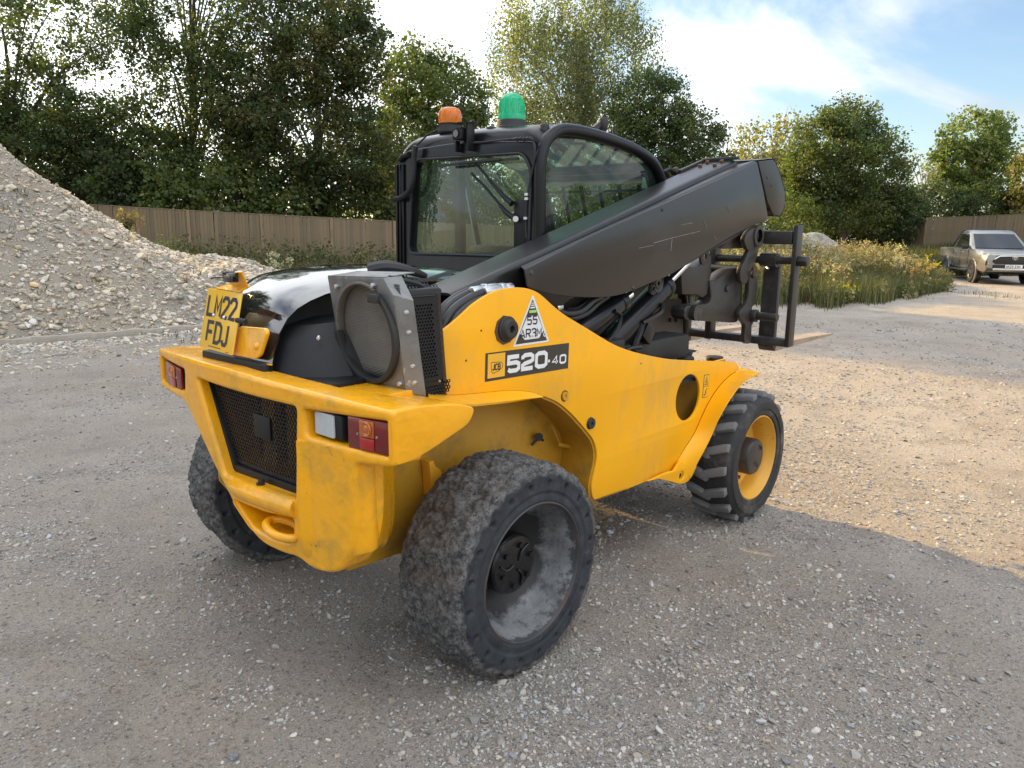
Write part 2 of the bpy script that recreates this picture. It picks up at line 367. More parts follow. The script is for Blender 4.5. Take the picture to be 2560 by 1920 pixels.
# stroke lettering: every glyph is a list of polylines in a box of width w and height 1
def GL(ch, w):
    g = {'L': [[(0, 1), (0, 0), (w, 0)]], 'M': [[(0, 0), (0, 1), (w / 2, .32), (w, 1), (w, 0)]],
         '2': [[(0, .74), (0, .86), (.22 * w, 1), (.78 * w, 1), (w, .86), (w, .66), (.05 * w, .06), (.0, 0), (w, 0)]],
         'F': [[(0, 0), (0, 1), (w, 1)], [(0, .5), (.86 * w, .5)]], 'D': [[(0, 0), (0, 1), (.62 * w, 1), (w, .84), (w, .16), (.62 * w, 0), (0, 0)]],
         'J': [[(w, 1), (w, .14), (.78 * w, 0), (.22 * w, 0), (0, .14), (0, .22)]],
         '5': [[(w, 1), (.04 * w, 1), (.02 * w, .56), (.75 * w, .58), (w, .46), (w, .13), (.78 * w, 0), (.2 * w, 0), (0, .12)]],
         'A': [[(0, 0), (w / 2, 1), (w, 0)], [(.2 * w, .3), (.8 * w, .3)]],
         'R': [[(0, 0), (0, 1), (.75 * w, 1), (w, .88), (w, .62), (.75 * w, .5), (0, .5)], [(.5 * w, .5), (w, 0)]],
         '3': [[(0, .84), (.22 * w, 1), (.78 * w, 1), (w, .86), (w, .64), (.75 * w, .53), (.35 * w, .53)], [(.75 * w, .53), (w, .40), (w, .14), (.78 * w, 0), (.22 * w, 0), (0, .16)]],
         'z': [[(0, .72), (0, .86), (.22 * w, 1), (.78 * w, 1), (w, .86), (w, .60), (.80 * w, .50), (.20 * w, .38), (0, .26), (0, 0), (w, 0)]],
         'C': [[(w, .84), (.78 * w, 1), (.22 * w, 1), (0, .84), (0, .16), (.22 * w, 0), (.78 * w, 0), (w, .16)]],
         'B': [[(0, 0), (0, 1), (.75 * w, 1), (w, .88), (w, .64), (.75 * w, .53), (0, .53)], [(.75 * w, .53), (w, .41), (w, .13), (.75 * w, 0), (0, 0)]],
         '0': [[(w / 2, 1), (.22 * w, 1), (0, .86), (0, .14), (.22 * w, 0), (.78 * w, 0), (w, .14), (w, .86), (.78 * w, 1), (w / 2, 1)]],
         '4': [[(.72 * w, 0), (.72 * w, 1), (0, .28), (w, .28)]], '-': [[(0, .42), (w * .7, .42)]],
         'K': [[(0, 0), (0, 1)], [(w, 1), (.05 * w, .45)], [(.3 * w, .6), (w, 0)]], 'E': [[(w, 0), (0, 0), (0, 1), (w, 1)], [(0, .52), (.85 * w, .52)]],
         'X': [[(0, 0), (w, 1)], [(0, 1), (w, 0)]], 'H': [[(0, 0), (0, 1)], [(w, 0), (w, 1)], [(0, .5), (w, .5)]]}
    return g[ch]
def stroke(mb, pts, hw, frame, lift):
    O, ex, ey, ez = frame; P = [np.array(p, float) for p in pts]
    closed = np.allclose(P[0], P[-1]) and len(P) > 2
    if closed: P = P[:-1]
    N = len(P); L = []; Rr = []
    for i in range(N):
        a = P[i] - P[i - 1] if (i or closed) else P[1] - P[0]; b = P[(i + 1) % N] - P[i] if (i < N - 1 or closed) else a
        a = a / np.linalg.norm(a); b = b / np.linalg.norm(b); na = np.array((-a[1], a[0])); nb = np.array((-b[1], b[0]))
        m = na + nb; m /= np.linalg.norm(m) + 1e-9; k = hw / max(m @ na, .72)
        L.append(P[i] + m * k); Rr.append(P[i] - m * k)
    T = lambda q: O + ex * q[0] + ey * q[1] + ez * lift
    V = [T(q) for q in L] + [T(q) for q in Rr]
    mb.add(V, [(i, (i + 1) % N, N + (i + 1) % N, N + i) for i in range(N if closed else N - 1)])
def text(mb, s, x0, y0, h, w, gap, sw, frame, lift=.0008):
    x = x0; k = 0
    for ch in s:
        if ch == ' ': x += w * .7 + gap; continue
        ww = w * (.75 if ch == 'J' else 1)
        for pl in GL(ch, ww / h):
            q = [(x + a * h * (1 - 0) , y0 + sw / 2 + b * (h - sw)) for a, b in pl]
            stroke(mb, q, sw / 2, frame, lift + .00012 * (k % 5)); k += 1
        x += ww + gap
    return x
# ------------------------------------------------------------------ terrain
def smooth(a, b, x): t = np.clip((x - a) / (b - a), 0, 1); return t * t * (3 - 2 * t)
def camrel(x, y):
    dx, dy = x - CAM[0], y - CAM[1]
    return dx * RT[0] + dy * RT[1], dx * HD[0] + dy * HD[1]          # lateral, distance ahead
def base_z(x, y):
    lat, D = camrel(x, y)
    z = 0.30 * smooth(16, 26, D) * smooth(-2, -12, lat)               # the verge rises a little towards the left fence
    z = z + 0.55 * smooth(30, 44, D) * smooth(14, 26, lat)            # and behind the parked truck
    return z
def ground_z(x, y):
    x = np.asarray(x, float); y = np.asarray(y, float); P = np.stack([x, y], -1)
    lat, D = camrel(x, y)
    near = 1 - smooth(14, 30, np.hypot(lat, D))
    z = base_z(x, y) + near * (.020 * fbm(P, .8, 3) + .016 * (np.clip(.22 - np.abs(vnoise(P * np.array([1., 1.6]), 2.1)), 0, 1) * np.clip(vnoise(P, .8) * 3, 0, 1)) + .006 * np.abs(vnoise(P, 9.)) + .007 * fbm(P, 4.5, 3) + .003 * vnoise(P, 21.)) - .004
    # shallow wheel ruts running past the machine's left side and in the foreground
    for c, s, wd in ((1.55, .05, .16), (2.35, .05, .16), (-1.25, .22, .12)):
        d = y - c - s * x + .08 * vnoise(P, .7)
        k = near * np.clip(.25 + .9 * vnoise(P, .6), 0, 1)
        z = z - k * .008 * np.exp(-(d / wd) ** 2) + k * .005 * np.exp(-((np.abs(d) - 1.6 * wd) / (.5 * wd)) ** 2)
    return z
def nonuni(lo, hi, step, far, grow=1.16):
    a = list(np.arange(lo, hi + 1e-6, step)); s = step; p = hi
    while p < far: s *= grow; p += s; a.append(p)
    s = step; p = lo; b = []
    while p > -far: s *= grow; p -= s; b.append(p)
    return np.array(b[::-1] + a)
gx = nonuni(-2.2, 7.5, .036, 600); gy = nonuni(-3.6, 6.0, .036, 600)
X, Y = np.meshgrid(gx, gy, indexing='ij'); Zg = ground_z(X, Y)
V = np.stack([X, Y, Zg], -1).reshape(-1, 3); nx, ny = X.shape
I = np.arange(nx * ny).reshape(nx, ny)
Fq = np.stack([I[:-1, :-1], I[1:, :-1], I[1:, 1:], I[:-1, 1:]], -1).reshape(-1, 4)
mg = bpy.data.materials.new('gravel yard'); mg.use_nodes = True; t = mg.node_tree; b = t.nodes['Principled BSDF']
b.inputs['Roughness'].default_value = .92; b.inputs['Specular IOR Level'].default_value = .15
tcn = nd(t, 'ShaderNodeTexCoord')
def noise(t, sc, det=6, ro=.6, vec=None):
    n = nd(t, 'ShaderNodeTexNoise'); n.inputs['Scale'].default_value = sc; n.inputs['Detail'].default_value = det; n.inputs['Roughness'].default_value = ro
    t.links.new(vec if vec is not None else tcn.outputs['Object'], n.inputs['Vector']); return n.outputs[0]
def maprange(t, v, a, c, x=0., y=1.):
    n = nd(t, 'ShaderNodeMapRange'); n.inputs[1].default_value = a; n.inputs[2].default_value = c; n.inputs[3].default_value = x; n.inputs[4].default_value = y
    t.links.new(v, n.inputs[0]); return n.outputs[0]
def mixc(t, f, a, c, mode='MIX'):
    n = nd(t, 'ShaderNodeMixRGB', blend_type=mode)
    for i, v in ((0, f), (1, a), (2, c)):
        if isinstance(v, (int, float)): n.inputs[i].default_value = v
        elif isinstance(v, tuple): n.inputs[i].default_value = v + (1,)
        else: t.links.new(v, n.inputs[i])
    return n.outputs[0]
c0 = mixc(t, maprange(t, noise(t, .55, 5), .35, .68), (.375, .312, .255), (.460, .408, .352))
c0 = mixc(t, maprange(t, noise(t, 2.1, 6), .50, .70), c0, (.30, .26, .22))
c0 = mixc(t, maprange(t, noise(t, .9, 6), .56, .70, 0, .7), c0, (.30, .225, .170))
c0 = mixc(t, maprange(t, noise(t, 9, 6, .7), .58, .74), c0, (0.420, 0.371, 0.315))
c0 = mixc(t, maprange(t, noise(t, 1.3, 4), .62, .74, 0, .6), c0, (0.259, 0.249, 0.238))
drift_n = maprange(t, noise(t, 1.6, 5), .36, .60, .35, 1.)
hgt = math_n(t, 'MULTIPLY', noise(t, 75, 6, .78), 2.2)
for sc_v, lo_, thr in ((46, .34, .60), (82, .40, .42), (140, .42, .35)):
    vor = nd(t, 'ShaderNodeTexVoronoi'); vor.inputs['Scale'].default_value = sc_v; t.links.new(tcn.outputs['Object'], vor.inputs['Vector'])
    vsep = nd(t, 'ShaderNodeSeparateColor'); t.links.new(vor.outputs['Color'], vsep.inputs[0])
    stone = math_n(t, 'MULTIPLY', maprange(t, vor.outputs['Distance'], lo_, lo_ - .10), maprange(t, vsep.outputs[0], thr, thr + .05), clamp=True)
    stone = math_n(t, 'MULTIPLY', stone, drift_n, clamp=True)
    c0 = mixc(t, math_n(t, 'MULTIPLY', stone, .9), c0, mixc(t, vsep.outputs[1], (.20, .19, .185), (.68, .65, .61)))
    hgt = math_n(t, 'ADD', hgt, math_n(t, 'MULTIPLY', stone, 60. / sc_v))
c0 = mixc(t, maprange(t, noise(t, 62, 5, .75), .53, .64, 0, .75), c0, (.11, .098, .086))
c0 = mixc(t, maprange(t, noise(t, 150, 4, .75), .54, .72, 0, .45), c0, (.13, .115, .10))
c0 = mixc(t, maprange(t, noise(t, 95, 4, .75), .60, .74, 0, .6), c0, (.58, .55, .50))
bp = nd(t, 'ShaderNodeBump'); bp.inputs['Strength'].default_value = 1.; bp.inputs['Distance'].default_value = .009
t.links.new(hgt, bp.inputs['Height']); t.links.new(bp.outputs[0], b.inputs['Normal']); t.links.new(c0, b.inputs['Base Color'])
tag(npmesh('gravel_yard', V, Fq, mg, smooth=True), kind='structure')

# ------------------------------------------------------------------ stones
def stone_base(seed, sub=1):
    bm = bmesh.new(); bmesh.ops.create_icosphere(bm, subdivisions=sub, radius=1); r = np.random.default_rng(seed)
    V = np.array([v.co for v in bm.verts]); Fs = np.array([[v.index for v in f.verts] for f in bm.faces]); bm.free()
    for k in range(5):                                              # chop flat facets
        n = r.normal(size=3); n /= np.linalg.norm(n); d = V @ n; lim = r.uniform(.55, .85); V = V - np.outer(np.maximum(d - lim, 0), n)
    V *= 1 + .10 * r.normal(size=(len(V), 1)); V *= np.array([1, r.uniform(.6, .95), r.uniform(.38, .7)])
    return V, Fs
SB = [stone_base(i, 1) for i in range(10)]
SB2 = [stone_base(50 + i, 2) for i in range(6)]
def scatter(name, pos, size, cols, parent=None, normals=None, sink=.25, mat=None):
    n = len(pos); kind = rng.integers(0, len(SB), n); ang = rng.uniform(0, 2 * math.pi, n); tilt = rng.normal(0, .25, (n, 2))
    Vs = []; Fs = []; Cs = []; off = 0
    for k in range(len(SB)):
        idx = np.where(kind == k)[0]
        if not len(idx): continue
        bv, bf = SB[k]; c, s = np.cos(ang[idx]), np.sin(ang[idx])
        x = bv[None, :, 0] * c[:, None] - bv[None, :, 1] * s[:, None]; y = bv[None, :, 0] * s[:, None] + bv[None, :, 1] * c[:, None]
        z = bv[None, :, 2] + x * tilt[idx, :1] + y * tilt[idx, 1:]
        P = np.stack([x, y, z], -1) * size[idx, None, None]
        P[..., 2] += size[idx, None] * (.5 - sink) * .6
        P += pos[idx][:, None, :]
        Vs.append(P.reshape(-1, 3)); m = len(bv)
        Fs.append((bf[None] + (np.arange(len(idx)) * m)[:, None, None] + off).reshape(-1, 3)); off += len(idx) * m
        Cs.append(np.repeat(cols[idx], m, 0))
    return npmesh(name, np.concatenate(Vs), np.concatenate(Fs), mat, parent, np.concatenate(Cs))
m_stone = tintmat('pebbles', .85, spec=.25, bump=.25, bs=90)
def stone_cols(n, warm=.5, lo=.13, hi=.48):
    v = lo + (hi - lo) * rng.beta(1.6, 1.9, n)[:, None]; tt = rng.normal(0, .05, (n, 1)); base = np.array([1.0 + .07 * warm, .97, .90 - .08 * (warm - .5)])
    c = v * (base + tt * np.array([1, .2, -1]))
    m = rng.random(n) < .05; c[m] = c[m] * np.array([1.05, .90, .78]); return np.clip(c, .03, .75)
# pebbles on the yard: more and smaller far from the lens, gathered in drifts
N = 260000
D = 1.1 + 14 * rng.random(N) ** 1.9; lat = (rng.random(N) * 2 - 1) * .74 * D
px_ = CAM[0] + HD[0] * D + RT[0] * lat; py_ = CAM[1] + HD[1] * D + RT[1] * lat
drift = fbm(np.stack([px_, py_], -1), .9, 3) + .5 * fbm(np.stack([px_, py_], -1), 3.1, 2)
keep = rng.random(N) < np.clip(.45 + 1.6 * drift, .10, 1)
px_, py_, D = px_[keep], py_[keep], D[keep]; n = len(px_)
size = np.clip(.0038 * np.exp(rng.normal(0, .52, n)) * (1 + .10 * D), .002, .024)
big = size / D > .00105; px_, py_, size, D = px_[big], py_[big], size[big], D[big]; n = len(size)      # stones under a pixel are left to the material
pz_ = ground_z(px_, py_)
g = scatter('loose_gravel', np.stack([px_, py_, pz_], -1), size, stone_cols(n, .5, .14, .54), mat=m_stone)
tag(g, kind='stuff', label='loose grey and buff gravel scattered over the yard', cat='gravel')
N = 2600; lat = -8.2 + 4.2 * rng.random(N); Dt = np.interp(lat, [-8.2, -7.6, -6.57, -5.68, -5.16, -4.], [10.2, 10.67, 11.44, 12.17, 12.8, 13.6]); D = Dt - .12 - 3.2 * rng.random(N) ** 2.2
x_, y_ = CAM[0] + HD[0] * D + RT[0] * lat, CAM[1] + HD[1] * D + RT[1] * lat
sp_st = scatter('spilled_stones', np.stack([x_, y_, ground_z(x_, y_)], -1), np.clip(.016 * np.exp(rng.normal(0, .6, N)), .007, .06), stone_cols(N, .6, .27, .68) * np.array([.96, .92, .84]), mat=m_stone)
tag(sp_st, 'pale stones spilled onto the yard in front of the timber baulk', 'stones', kind='stuff')
# individual bigger stones on the yard
STG = 'larger loose stones lying on the yard'
sm_mesh = []
for k, (bv, bf) in enumerate(SB2):
    me_o = npmesh('stone', bv, bf, m_stone, None, np.tile(stone_cols(1, .5, .2, .5), (len(bv), 1)), smooth=False); sm_mesh.append(me_o.data); bpy.data.objects.remove(me_o)
def stone_obj(x, y, z, s, k, label, group):
    o = link('stone', sm_mesh[k % 6]); o.location = (x, y, z + s * .18); o.scale = (s, s, s); o.rotation_euler = (random.uniform(-.2, .2), random.uniform(-.2, .2), random.uniform(0, 6.3))
    return tag(o, label, 'stone', group)
for k, (u, v, s, lb) in enumerate([
    (505, 1450, .016, 'pale round pebble left of the machine, nearest to its rear left tyre'),
    (483, 1655, .011, 'small grey pebble alone on the bare left foreground'),
    (582, 1893, .026, 'broad cream stone at the bottom edge of the photo'),
    (392, 1770, .012, 'dull flat stone in the dirt clods of the left foreground'),
    (15, 1830, .016, 'blue grey stone at the bottom left corner'),
    (530, 1855, .012, 'grey pebble just left of the broad cream stone'),
    (1978, 1760, .013, 'cream round pebble in the right foreground, lower of two'),
    (1952, 1727, .010, 'cream round pebble in the right foreground, upper of two'),
    (2408, 1638, .016, 'dark blue grey stone beside the right edge of the photo'),
    (2355, 1740, .015, 'long pale blue stone in the right foreground'),
    (2340, 1770, .010, 'yellow ochre pebble in the right foreground'),
    (2152, 1629, .012, 'black chip of stone in the middle of the right foreground'),
    (2265, 1857, .013, 'light grey stone near the bottom edge on the right'),
    (2125, 1815, .016, 'smooth mid grey stone near the bottom edge right of centre'),
    (1848, 1702, .010, 'narrow dark pebble below the rear wheel to its right'),
    (2200, 1555, .011, 'flat tan stone ahead of the bright shadow edge')]):
    p = pZ(u, v); stone_obj(p[0], p[1], float(ground_z(p[0], p[1])), s, k, lb, STG)

# ------------------------------------------------------------------ gravel heap on the left
def heap_h(lat, D):
    ridge = np.interp(lat, [-16, -12.5, -9.6, -8.6, -7.4, -6.5, -5.85, -5.2, -4.7, -4.2, -3.6], [5.4, 5.1, 3.45, 2.65, 1.72, 1.08, .86, .86, .72, .40, -.1])
    D0 = np.interp(lat, [-12, -9.0, -7.5, -6.4, -5.6, -5.0, -4.2, -3.6], [8.6, 9.5, 10.9, 11.75, 12.35, 13.15, 13.8, 14.2])
    P = np.stack([lat, D], -1); ridge = np.interp(lat * 14.0 / D, [-16, -12.5, -9.6, -8.6, -7.4, -6.5, -5.85, -5.2, -4.7, -4.2, -3.6], [5.4, 5.1, 3.45, 2.65, 1.72, 1.08, .86, .86, .72, .40, -.1]) + (D - 14) * .03
    front = (D - D0) * (.74 + .05 * vnoise(P, .8)); back = (20.5 - D) * .75
    k = .25; a = np.minimum(front, back); hh = .5 * (a + ridge - np.sqrt((a - ridge) ** 2 + k * k))
    lump = .24 * fbm(P, .75, 3) + .11 * fbm(P, 2.6, 3) - .10 * np.clip(vnoise(P, .42), 0, 1)
    return hh + lump * smooth(-.1, .5, hh)
hl = np.linspace(-15, -3.2, 260); hd = np.linspace(6.6, 21, 260)
L_, D_ = np.meshgrid(hl, hd, indexing='ij'); Hh = heap_h(L_, D_)
def world_ld(lat, D): return CAM[0] + HD[0] * D + RT[0] * lat, CAM[1] + HD[1] * D + RT[1] * lat
hx, hy = world_ld(L_, D_); hz = base_z(hx, hy) + np.maximum(Hh, -.06) + .018 * fbm(np.stack([hx, hy], -1), 9., 2) * (Hh > .05)
HV = np.stack([hx, hy, hz], -1).reshape(-1, 3); I = np.arange(L_.size).reshape(L_.shape)
HF = np.stack([I[:-1, :-1], I[1:, :-1], I[1:, 1:], I[:-1, 1:]], -1).reshape(-1, 4)
keepf = (Hh.ravel()[HF] > -.05).any(1); HF = HF[keepf]
used = np.unique(HF); remap = -np.ones(len(HV), int); remap[used] = np.arange(len(used)); HV = HV[used]; HF = remap[HF]
m_heap = bpy.data.materials.new('heap soil'); m_heap.use_nodes = True; t = m_heap.node_tree; b = t.nodes['Principled BSDF']; b.inputs['Roughness'].default_value = .95; b.inputs['Specular IOR Level'].default_value = .1
tcn = nd(t, 'ShaderNodeTexCoord')
c0 = mixc(t, maprange(t, noise(t, .7, 5), .36, .66), (.31, .265, .205), (.26, .24, .212))
c0 = mixc(t, maprange(t, noise(t, 6, 6, .7), .5, .72), c0, (.24, .205, .165))
vor = nd(t, 'ShaderNodeTexVoronoi'); vor.inputs['Scale'].default_value = 22; t.links.new(tcn.outputs['Object'], vor.inputs['Vector'])
vsep = nd(t, 'ShaderNodeSeparateColor'); t.links.new(vor.outputs['Color'], vsep.inputs[0])
st = math_n(t, 'MULTIPLY', maprange(t, vor.outputs['Distance'], .45, .25), maprange(t, vsep.outputs[0], .4, .5), clamp=True)
c0 = mixc(t, math_n(t, 'MULTIPLY', st, .8), c0, mixc(t, vsep.outputs[1], (.25, .24, .23), (.55, .51, .45)))
c0 = mixc(t, maprange(t, noise(t, 70, 4, .75), .56, .76, 0, .6), c0, (.10, .085, .07))
b_ = nd(t, 'ShaderNodeBump'); b_.inputs['Strength'].default_value = .9; b_.inputs['Distance'].default_value = .02
t.links.new(math_n(t, 'ADD', st, noise(t, 40, 5, .7)), b_.inputs['Height']); t.links.new(b_.outputs[0], b.inputs['Normal']); t.links.new(c0, b.inputs['Base Color'])
heap = npmesh('gravel_heap', HV, HF, m_heap, smooth=True); tag(heap, 'steep heap of pale stony spoil on the left of the yard', 'gravel heap')
def heap_pt(lat, D):
    x, y = world_ld(lat, D); return x, y, base_z(x, y) + np.maximum(heap_h(lat, D), -.05)
N = 34000
lat = -3.5 - 8.5 * rng.random(N) ** .9; D0 = np.interp(lat, [-12, -9.0, -7.5, -6.4, -5.6, -5.0, -4.2, -3.6], [8.6, 9.5, 10.9, 11.75, 12.35, 13.15, 13.8, 14.2])
D = D0 - .5 + rng.random(N) ** 1.1 * 8.6; ok = heap_h(lat, D) > rng.uniform(-.25, .05, N); lat, D = lat[ok], D[ok]; n = len(lat)
hxp = np.stack(heap_pt(lat, D), -1); hgt_ = heap_h(lat, D)
size = np.clip(.022 * np.exp(rng.normal(0, .6, n)) * (1.25 - .12 * np.clip(hgt_, 0, 4)), .008, .085)
hs = scatter('heap_stones', hxp, size, stone_cols(n, .6, .27, .70) * np.array([.94, .89, .78]), heap, sink=.3, mat=m_stone); hs['kind'] = 'stuff'
sm_pale = []
for k, (bv, bf) in enumerate(SB2):
    me_o = npmesh('stone', bv, bf, m_stone, None, np.tile(stone_cols(1, .55, .45, .68) * np.array([1.04, .99, .90]), (len(bv), 1))); sm_pale.append(me_o.data); bpy.data.objects.remove(me_o)
HG = 'larger pale stones lying on the gravel heap'
for k in range(150):
    la = -3.9 - 6.6 * random.random() ** 1.2; d0 = float(np.interp(la, [-12, -9.0, -7.5, -6.4, -5.6, -5.0, -4.2, -3.6], [8.6, 9.5, 10.9, 11.75, 12.35, 13.15, 13.8, 14.2]))
    D1 = d0 + (random.random() ** 1.8) * 3.4 - .25; q = heap_pt(np.array(la), np.array(D1)); s = random.uniform(.05, .105)
    o = link('stone', sm_pale[k % 6], None, heap); o.location = (float(q[0]), float(q[1]), float(q[2]) + s * .12); o.scale = (s, s, s); o.rotation_euler = (random.uniform(-.4, .4), random.uniform(-.4, .4), random.uniform(0, 6.3))
# distant pale mound to the right
hl = np.linspace(-3.6, 3.6, 60); hd = np.linspace(-3, 3, 40); A, B = np.meshgrid(hl, hd, indexing='ij')
Hm = 1.75 * np.exp(-(A / 1.9) ** 2 - (B / 1.5) ** 2) + .25 * np.exp(-((A - 1.6) / .9) ** 2 - (B / 1.2) ** 2) + .22 * fbm(np.stack([A, B], -1), 1.4, 4) - .10
c = at(2010, 600, 31.0); mx_, my_ = c[0] + RT[0] * A + HD[0] * B, c[1] + RT[1] * A + HD[1] * B
I = np.arange(A.size).reshape(A.shape)
m_mound = M('pale spoil', (.30, .28, .235), .95, var=.45, vs_=3.5, bump=.8, bs=18, bdist=.04, dirt=[((.13, .13, .06), .48, .62, 2.2), ((.16, .14, .11), .5, .6, 9.)])
tag(npmesh('spoil_mound', np.stack([mx_, my_, base_z(mx_, my_) + Hm], -1).reshape(-1, 3), np.stack([I[:-1, :-1], I[1:, :-1], I[1:, 1:], I[:-1, 1:]], -1).reshape(-1, 4), m_mound, smooth=True),
    'low pale spoil mound beyond the tall weeds, behind the forks', 'spoil mound')
# old timber baulk on the ground in front of the heap
p0 = pZ(-60, 868); p1 = pZ(520, 823); p0[2] = .025; p1[2] = .03
m_old = M('weathered timber', (.36, .32, .27), .9, var=.3, vs_=4, bump=.5, bs=30, dirt=[((.19, .165, .135), .5, .7, 9., (.6, 8, 8))])
mb = MB(); n = 14; secs = []
ds = (p1 - p0); ln = np.linalg.norm(ds); ds /= ln; sd = np.array([-ds[1], ds[0], 0])
for i in range(n + 1):
    c = p0 + ds * ln * i / n + sd * .02 * math.sin(i * 1.7) + np.array([0, 0, .008 * math.sin(i * 2.3)]); hw, hh = .055 + .006 * math.sin(i * 3.1), .06 + .006 * math.cos(i * 2.1)
    secs.append([c - sd * hw - UPV * hh, c + sd * hw - UPV * hh, c + sd * hw + UPV * hh, c - sd * hw + UPV * hh])
tag(mb.loft(secs).build('timber_baulk', m_old, bev=.008), 'long weathered timber baulk lying along the foot of the gravel heap', 'timber')

# ------------------------------------------------------------------ fences
m_fence = [M('fence board %d' % i, c, .85, var=.22, vs_=3, bump=.3, bs=40, dirt=[((.13, .085, .045), .5, .75, 2.5, (3, 3, .5))]) for i, c in enumerate([(.230, .172, .106), (.215, .162, .102), (.250, .188, .118), (.222, .172, .112), (.240, .176, .104), (.195, .150, .098)])]
def fence(name, label, pts, hgt, bw, sep_posts, group=None, single=True):
    root = empty(name, (float(pts[0][0]), float(pts[0][1]), 0)); tag(root, label, 'fence')
    org = np.array(root.location); bi = 0; proto = None
    P = [np.array(p, float) for p in pts]; acc = 0; meshes = []
    for mi in range(6):
        m = MB(); th = .02
        m.add([(-bw / 2, -.006, 0), (bw / 2 + .008, -.036, 0), (bw / 2 + .008, -.014, 0), (-bw / 2, .012, 0), (-bw / 2, -.006, 1), (bw / 2 + .008, -.036, 1), (bw / 2 + .008, -.014, 1), (-bw / 2, .012, 1)],
              [(0, 1, 2, 3), (4, 5, 6, 7), (0, 1, 5, 4), (1, 2, 6, 5), (2, 3, 7, 6), (3, 0, 4, 7)])
        o = m.build('board', m_fence[mi], smooth=0); meshes.append(o.data); bpy.data.objects.remove(o)
    rest = MB(); rest_n = 0
    for a, b in zip(P[:-1], P[1:]):
        d = b - a; L = np.linalg.norm(d[:2]); n = max(int(L / bw), 1); az = math.atan2(d[1], d[0])
        for k in range(n):
            q = a + d * (k + .5) / n; bi += 1
            if single and bi <= 300:
                o = link('board', meshes[random.randrange(6)], None, root); o.location = q - org + np.array((0, 0, random.uniform(-.012, .006))); o.scale = (1, 1, hgt)
                o.rotation_euler = (0, random.gauss(0, .006), az)
        for k in range(int(L / sep_posts) + 1):
            q = a + d * min(k * sep_posts / L, 1)
            side = np.array([-d[1], d[0], 0]) / L * -.045
            if (q + side - CAM)[:2] @ (q - CAM)[:2] > (q - CAM)[:2] @ (q - CAM)[:2]: side = -side
            MB().box(q - org + np.array((0, 0, hgt / 2)) + side, (.10, .075, hgt + .04), np.array([[math.cos(az), -math.sin(az), 0], [math.sin(az), math.cos(az), 0], [0, 0, 1]])).build('post', m_fence[2], root, smooth=0)
        cp = MB().bar(a - org + np.array((0, 0, hgt + .015)), b - org + np.array((0, 0, hgt + .015)), .07, .03); cp.build('capping_rail', m_fence[1], root, smooth=0)
        for hz_ in (.3, hgt - .35):
            sd = np.array([-d[1], d[0], 0]) / L * .04; sd = sd if sd @ HD > 0 else -sd
            MB().bar(a - org + np.array((0, 0, hz_)) + sd, b - org + np.array((0, 0, hz_)) + sd, .035, .09).build('rail', m_fence[1], root, smooth=0)
    return root
def fpt(u, vtop, D, h): p = at(u, vtop, D); return np.array((p[0], p[1], p[2] - h))
fence('board_fence', 'brown close-boarded fence running behind the gravel heap and the machine', [fpt(150, 508, 26.2, 1.85), fpt(470, 527, 26.9, 1.85), fpt(985, 554, 28.6, 1.85), fpt(1340, 569, 30.5, 1.85), fpt(1640, 579, 33.0, 1.85)], 1.85, .115, 2.4)
fence('board_fence', 'grey brown stepped board fence on the bank behind the parked pickup', [fpt(2225, 588, 47.5, 1.9), fpt(2250, 572, 46.5, 1.9), fpt(2285, 557, 45.5, 1.9), fpt(2318, 545, 44.5, 1.9), fpt(2440, 541, 43., 1.9), fpt(2620, 533, 41., 1.9)], 1.9, .16, 2.6)

# ------------------------------------------------------------------ trees
m_bark = M('bark', (.085, .070, .055), .9, var=.35, vs_=5, bump=.6, bs=30); m_birch = M('birch bark', (.30, .28, .25), .8, var=.4, vs_=4, bump=.3, bs=20, dirt=[((.05, .045, .04), .5, .66, 6.)])
def leafmat(n, tr): return tintmat(n, .55, tr, spec=.35)
m_leaf = leafmat('leaves', .42); m_leaf2 = leafmat('thin leaves', .5)
def leaves(cent, spread, per, size, cols, droop=0., elong=1.9):
    """rhombic leaves round clump centres -> verts, quads, colours"""
    n = len(cent) * per; c = np.repeat(cent, per, 0); sp = np.repeat(spread, per, 0)
    d = rng.normal(size=(n, 3)); d /= np.linalg.norm(d, axis=1)[:, None]; d *= (rng.random((n, 1)) ** .45)
    P = c + d * sp
    if droop: P[:, 2] -= droop * rng.random(n) ** 1.3
    a = rng.normal(size=(n, 3)); a[:, 2] = a[:, 2] * .6 - (.5 + droop * .6); a /= np.linalg.norm(a, axis=1)[:, None]
    b = np.cross(a, rng.normal(size=(n, 3))); b /= np.linalg.norm(b, axis=1)[:, None] + 1e-9
    s = size * np.exp(rng.normal(0, .28, n))[:, None]
    V = np.stack([P, P + a * s * .45 + b * s / elong / 1.1, P + a * s, P + a * s * .45 - b * s / elong / 1.1], 1).reshape(-1, 3)
    Fq = np.arange(n * 4).reshape(n, 4)
    cc = np.array(cols)[rng.integers(0, len(cols), len(cent))]; cc = np.repeat(cc, per, 0) * np.exp(rng.normal(0, .22, (n, 1))) * (1 + rng.normal(0, .06, (n, 3)))
    return V, Fq, np.repeat(np.clip(cc, .004, .6), 4, 0)
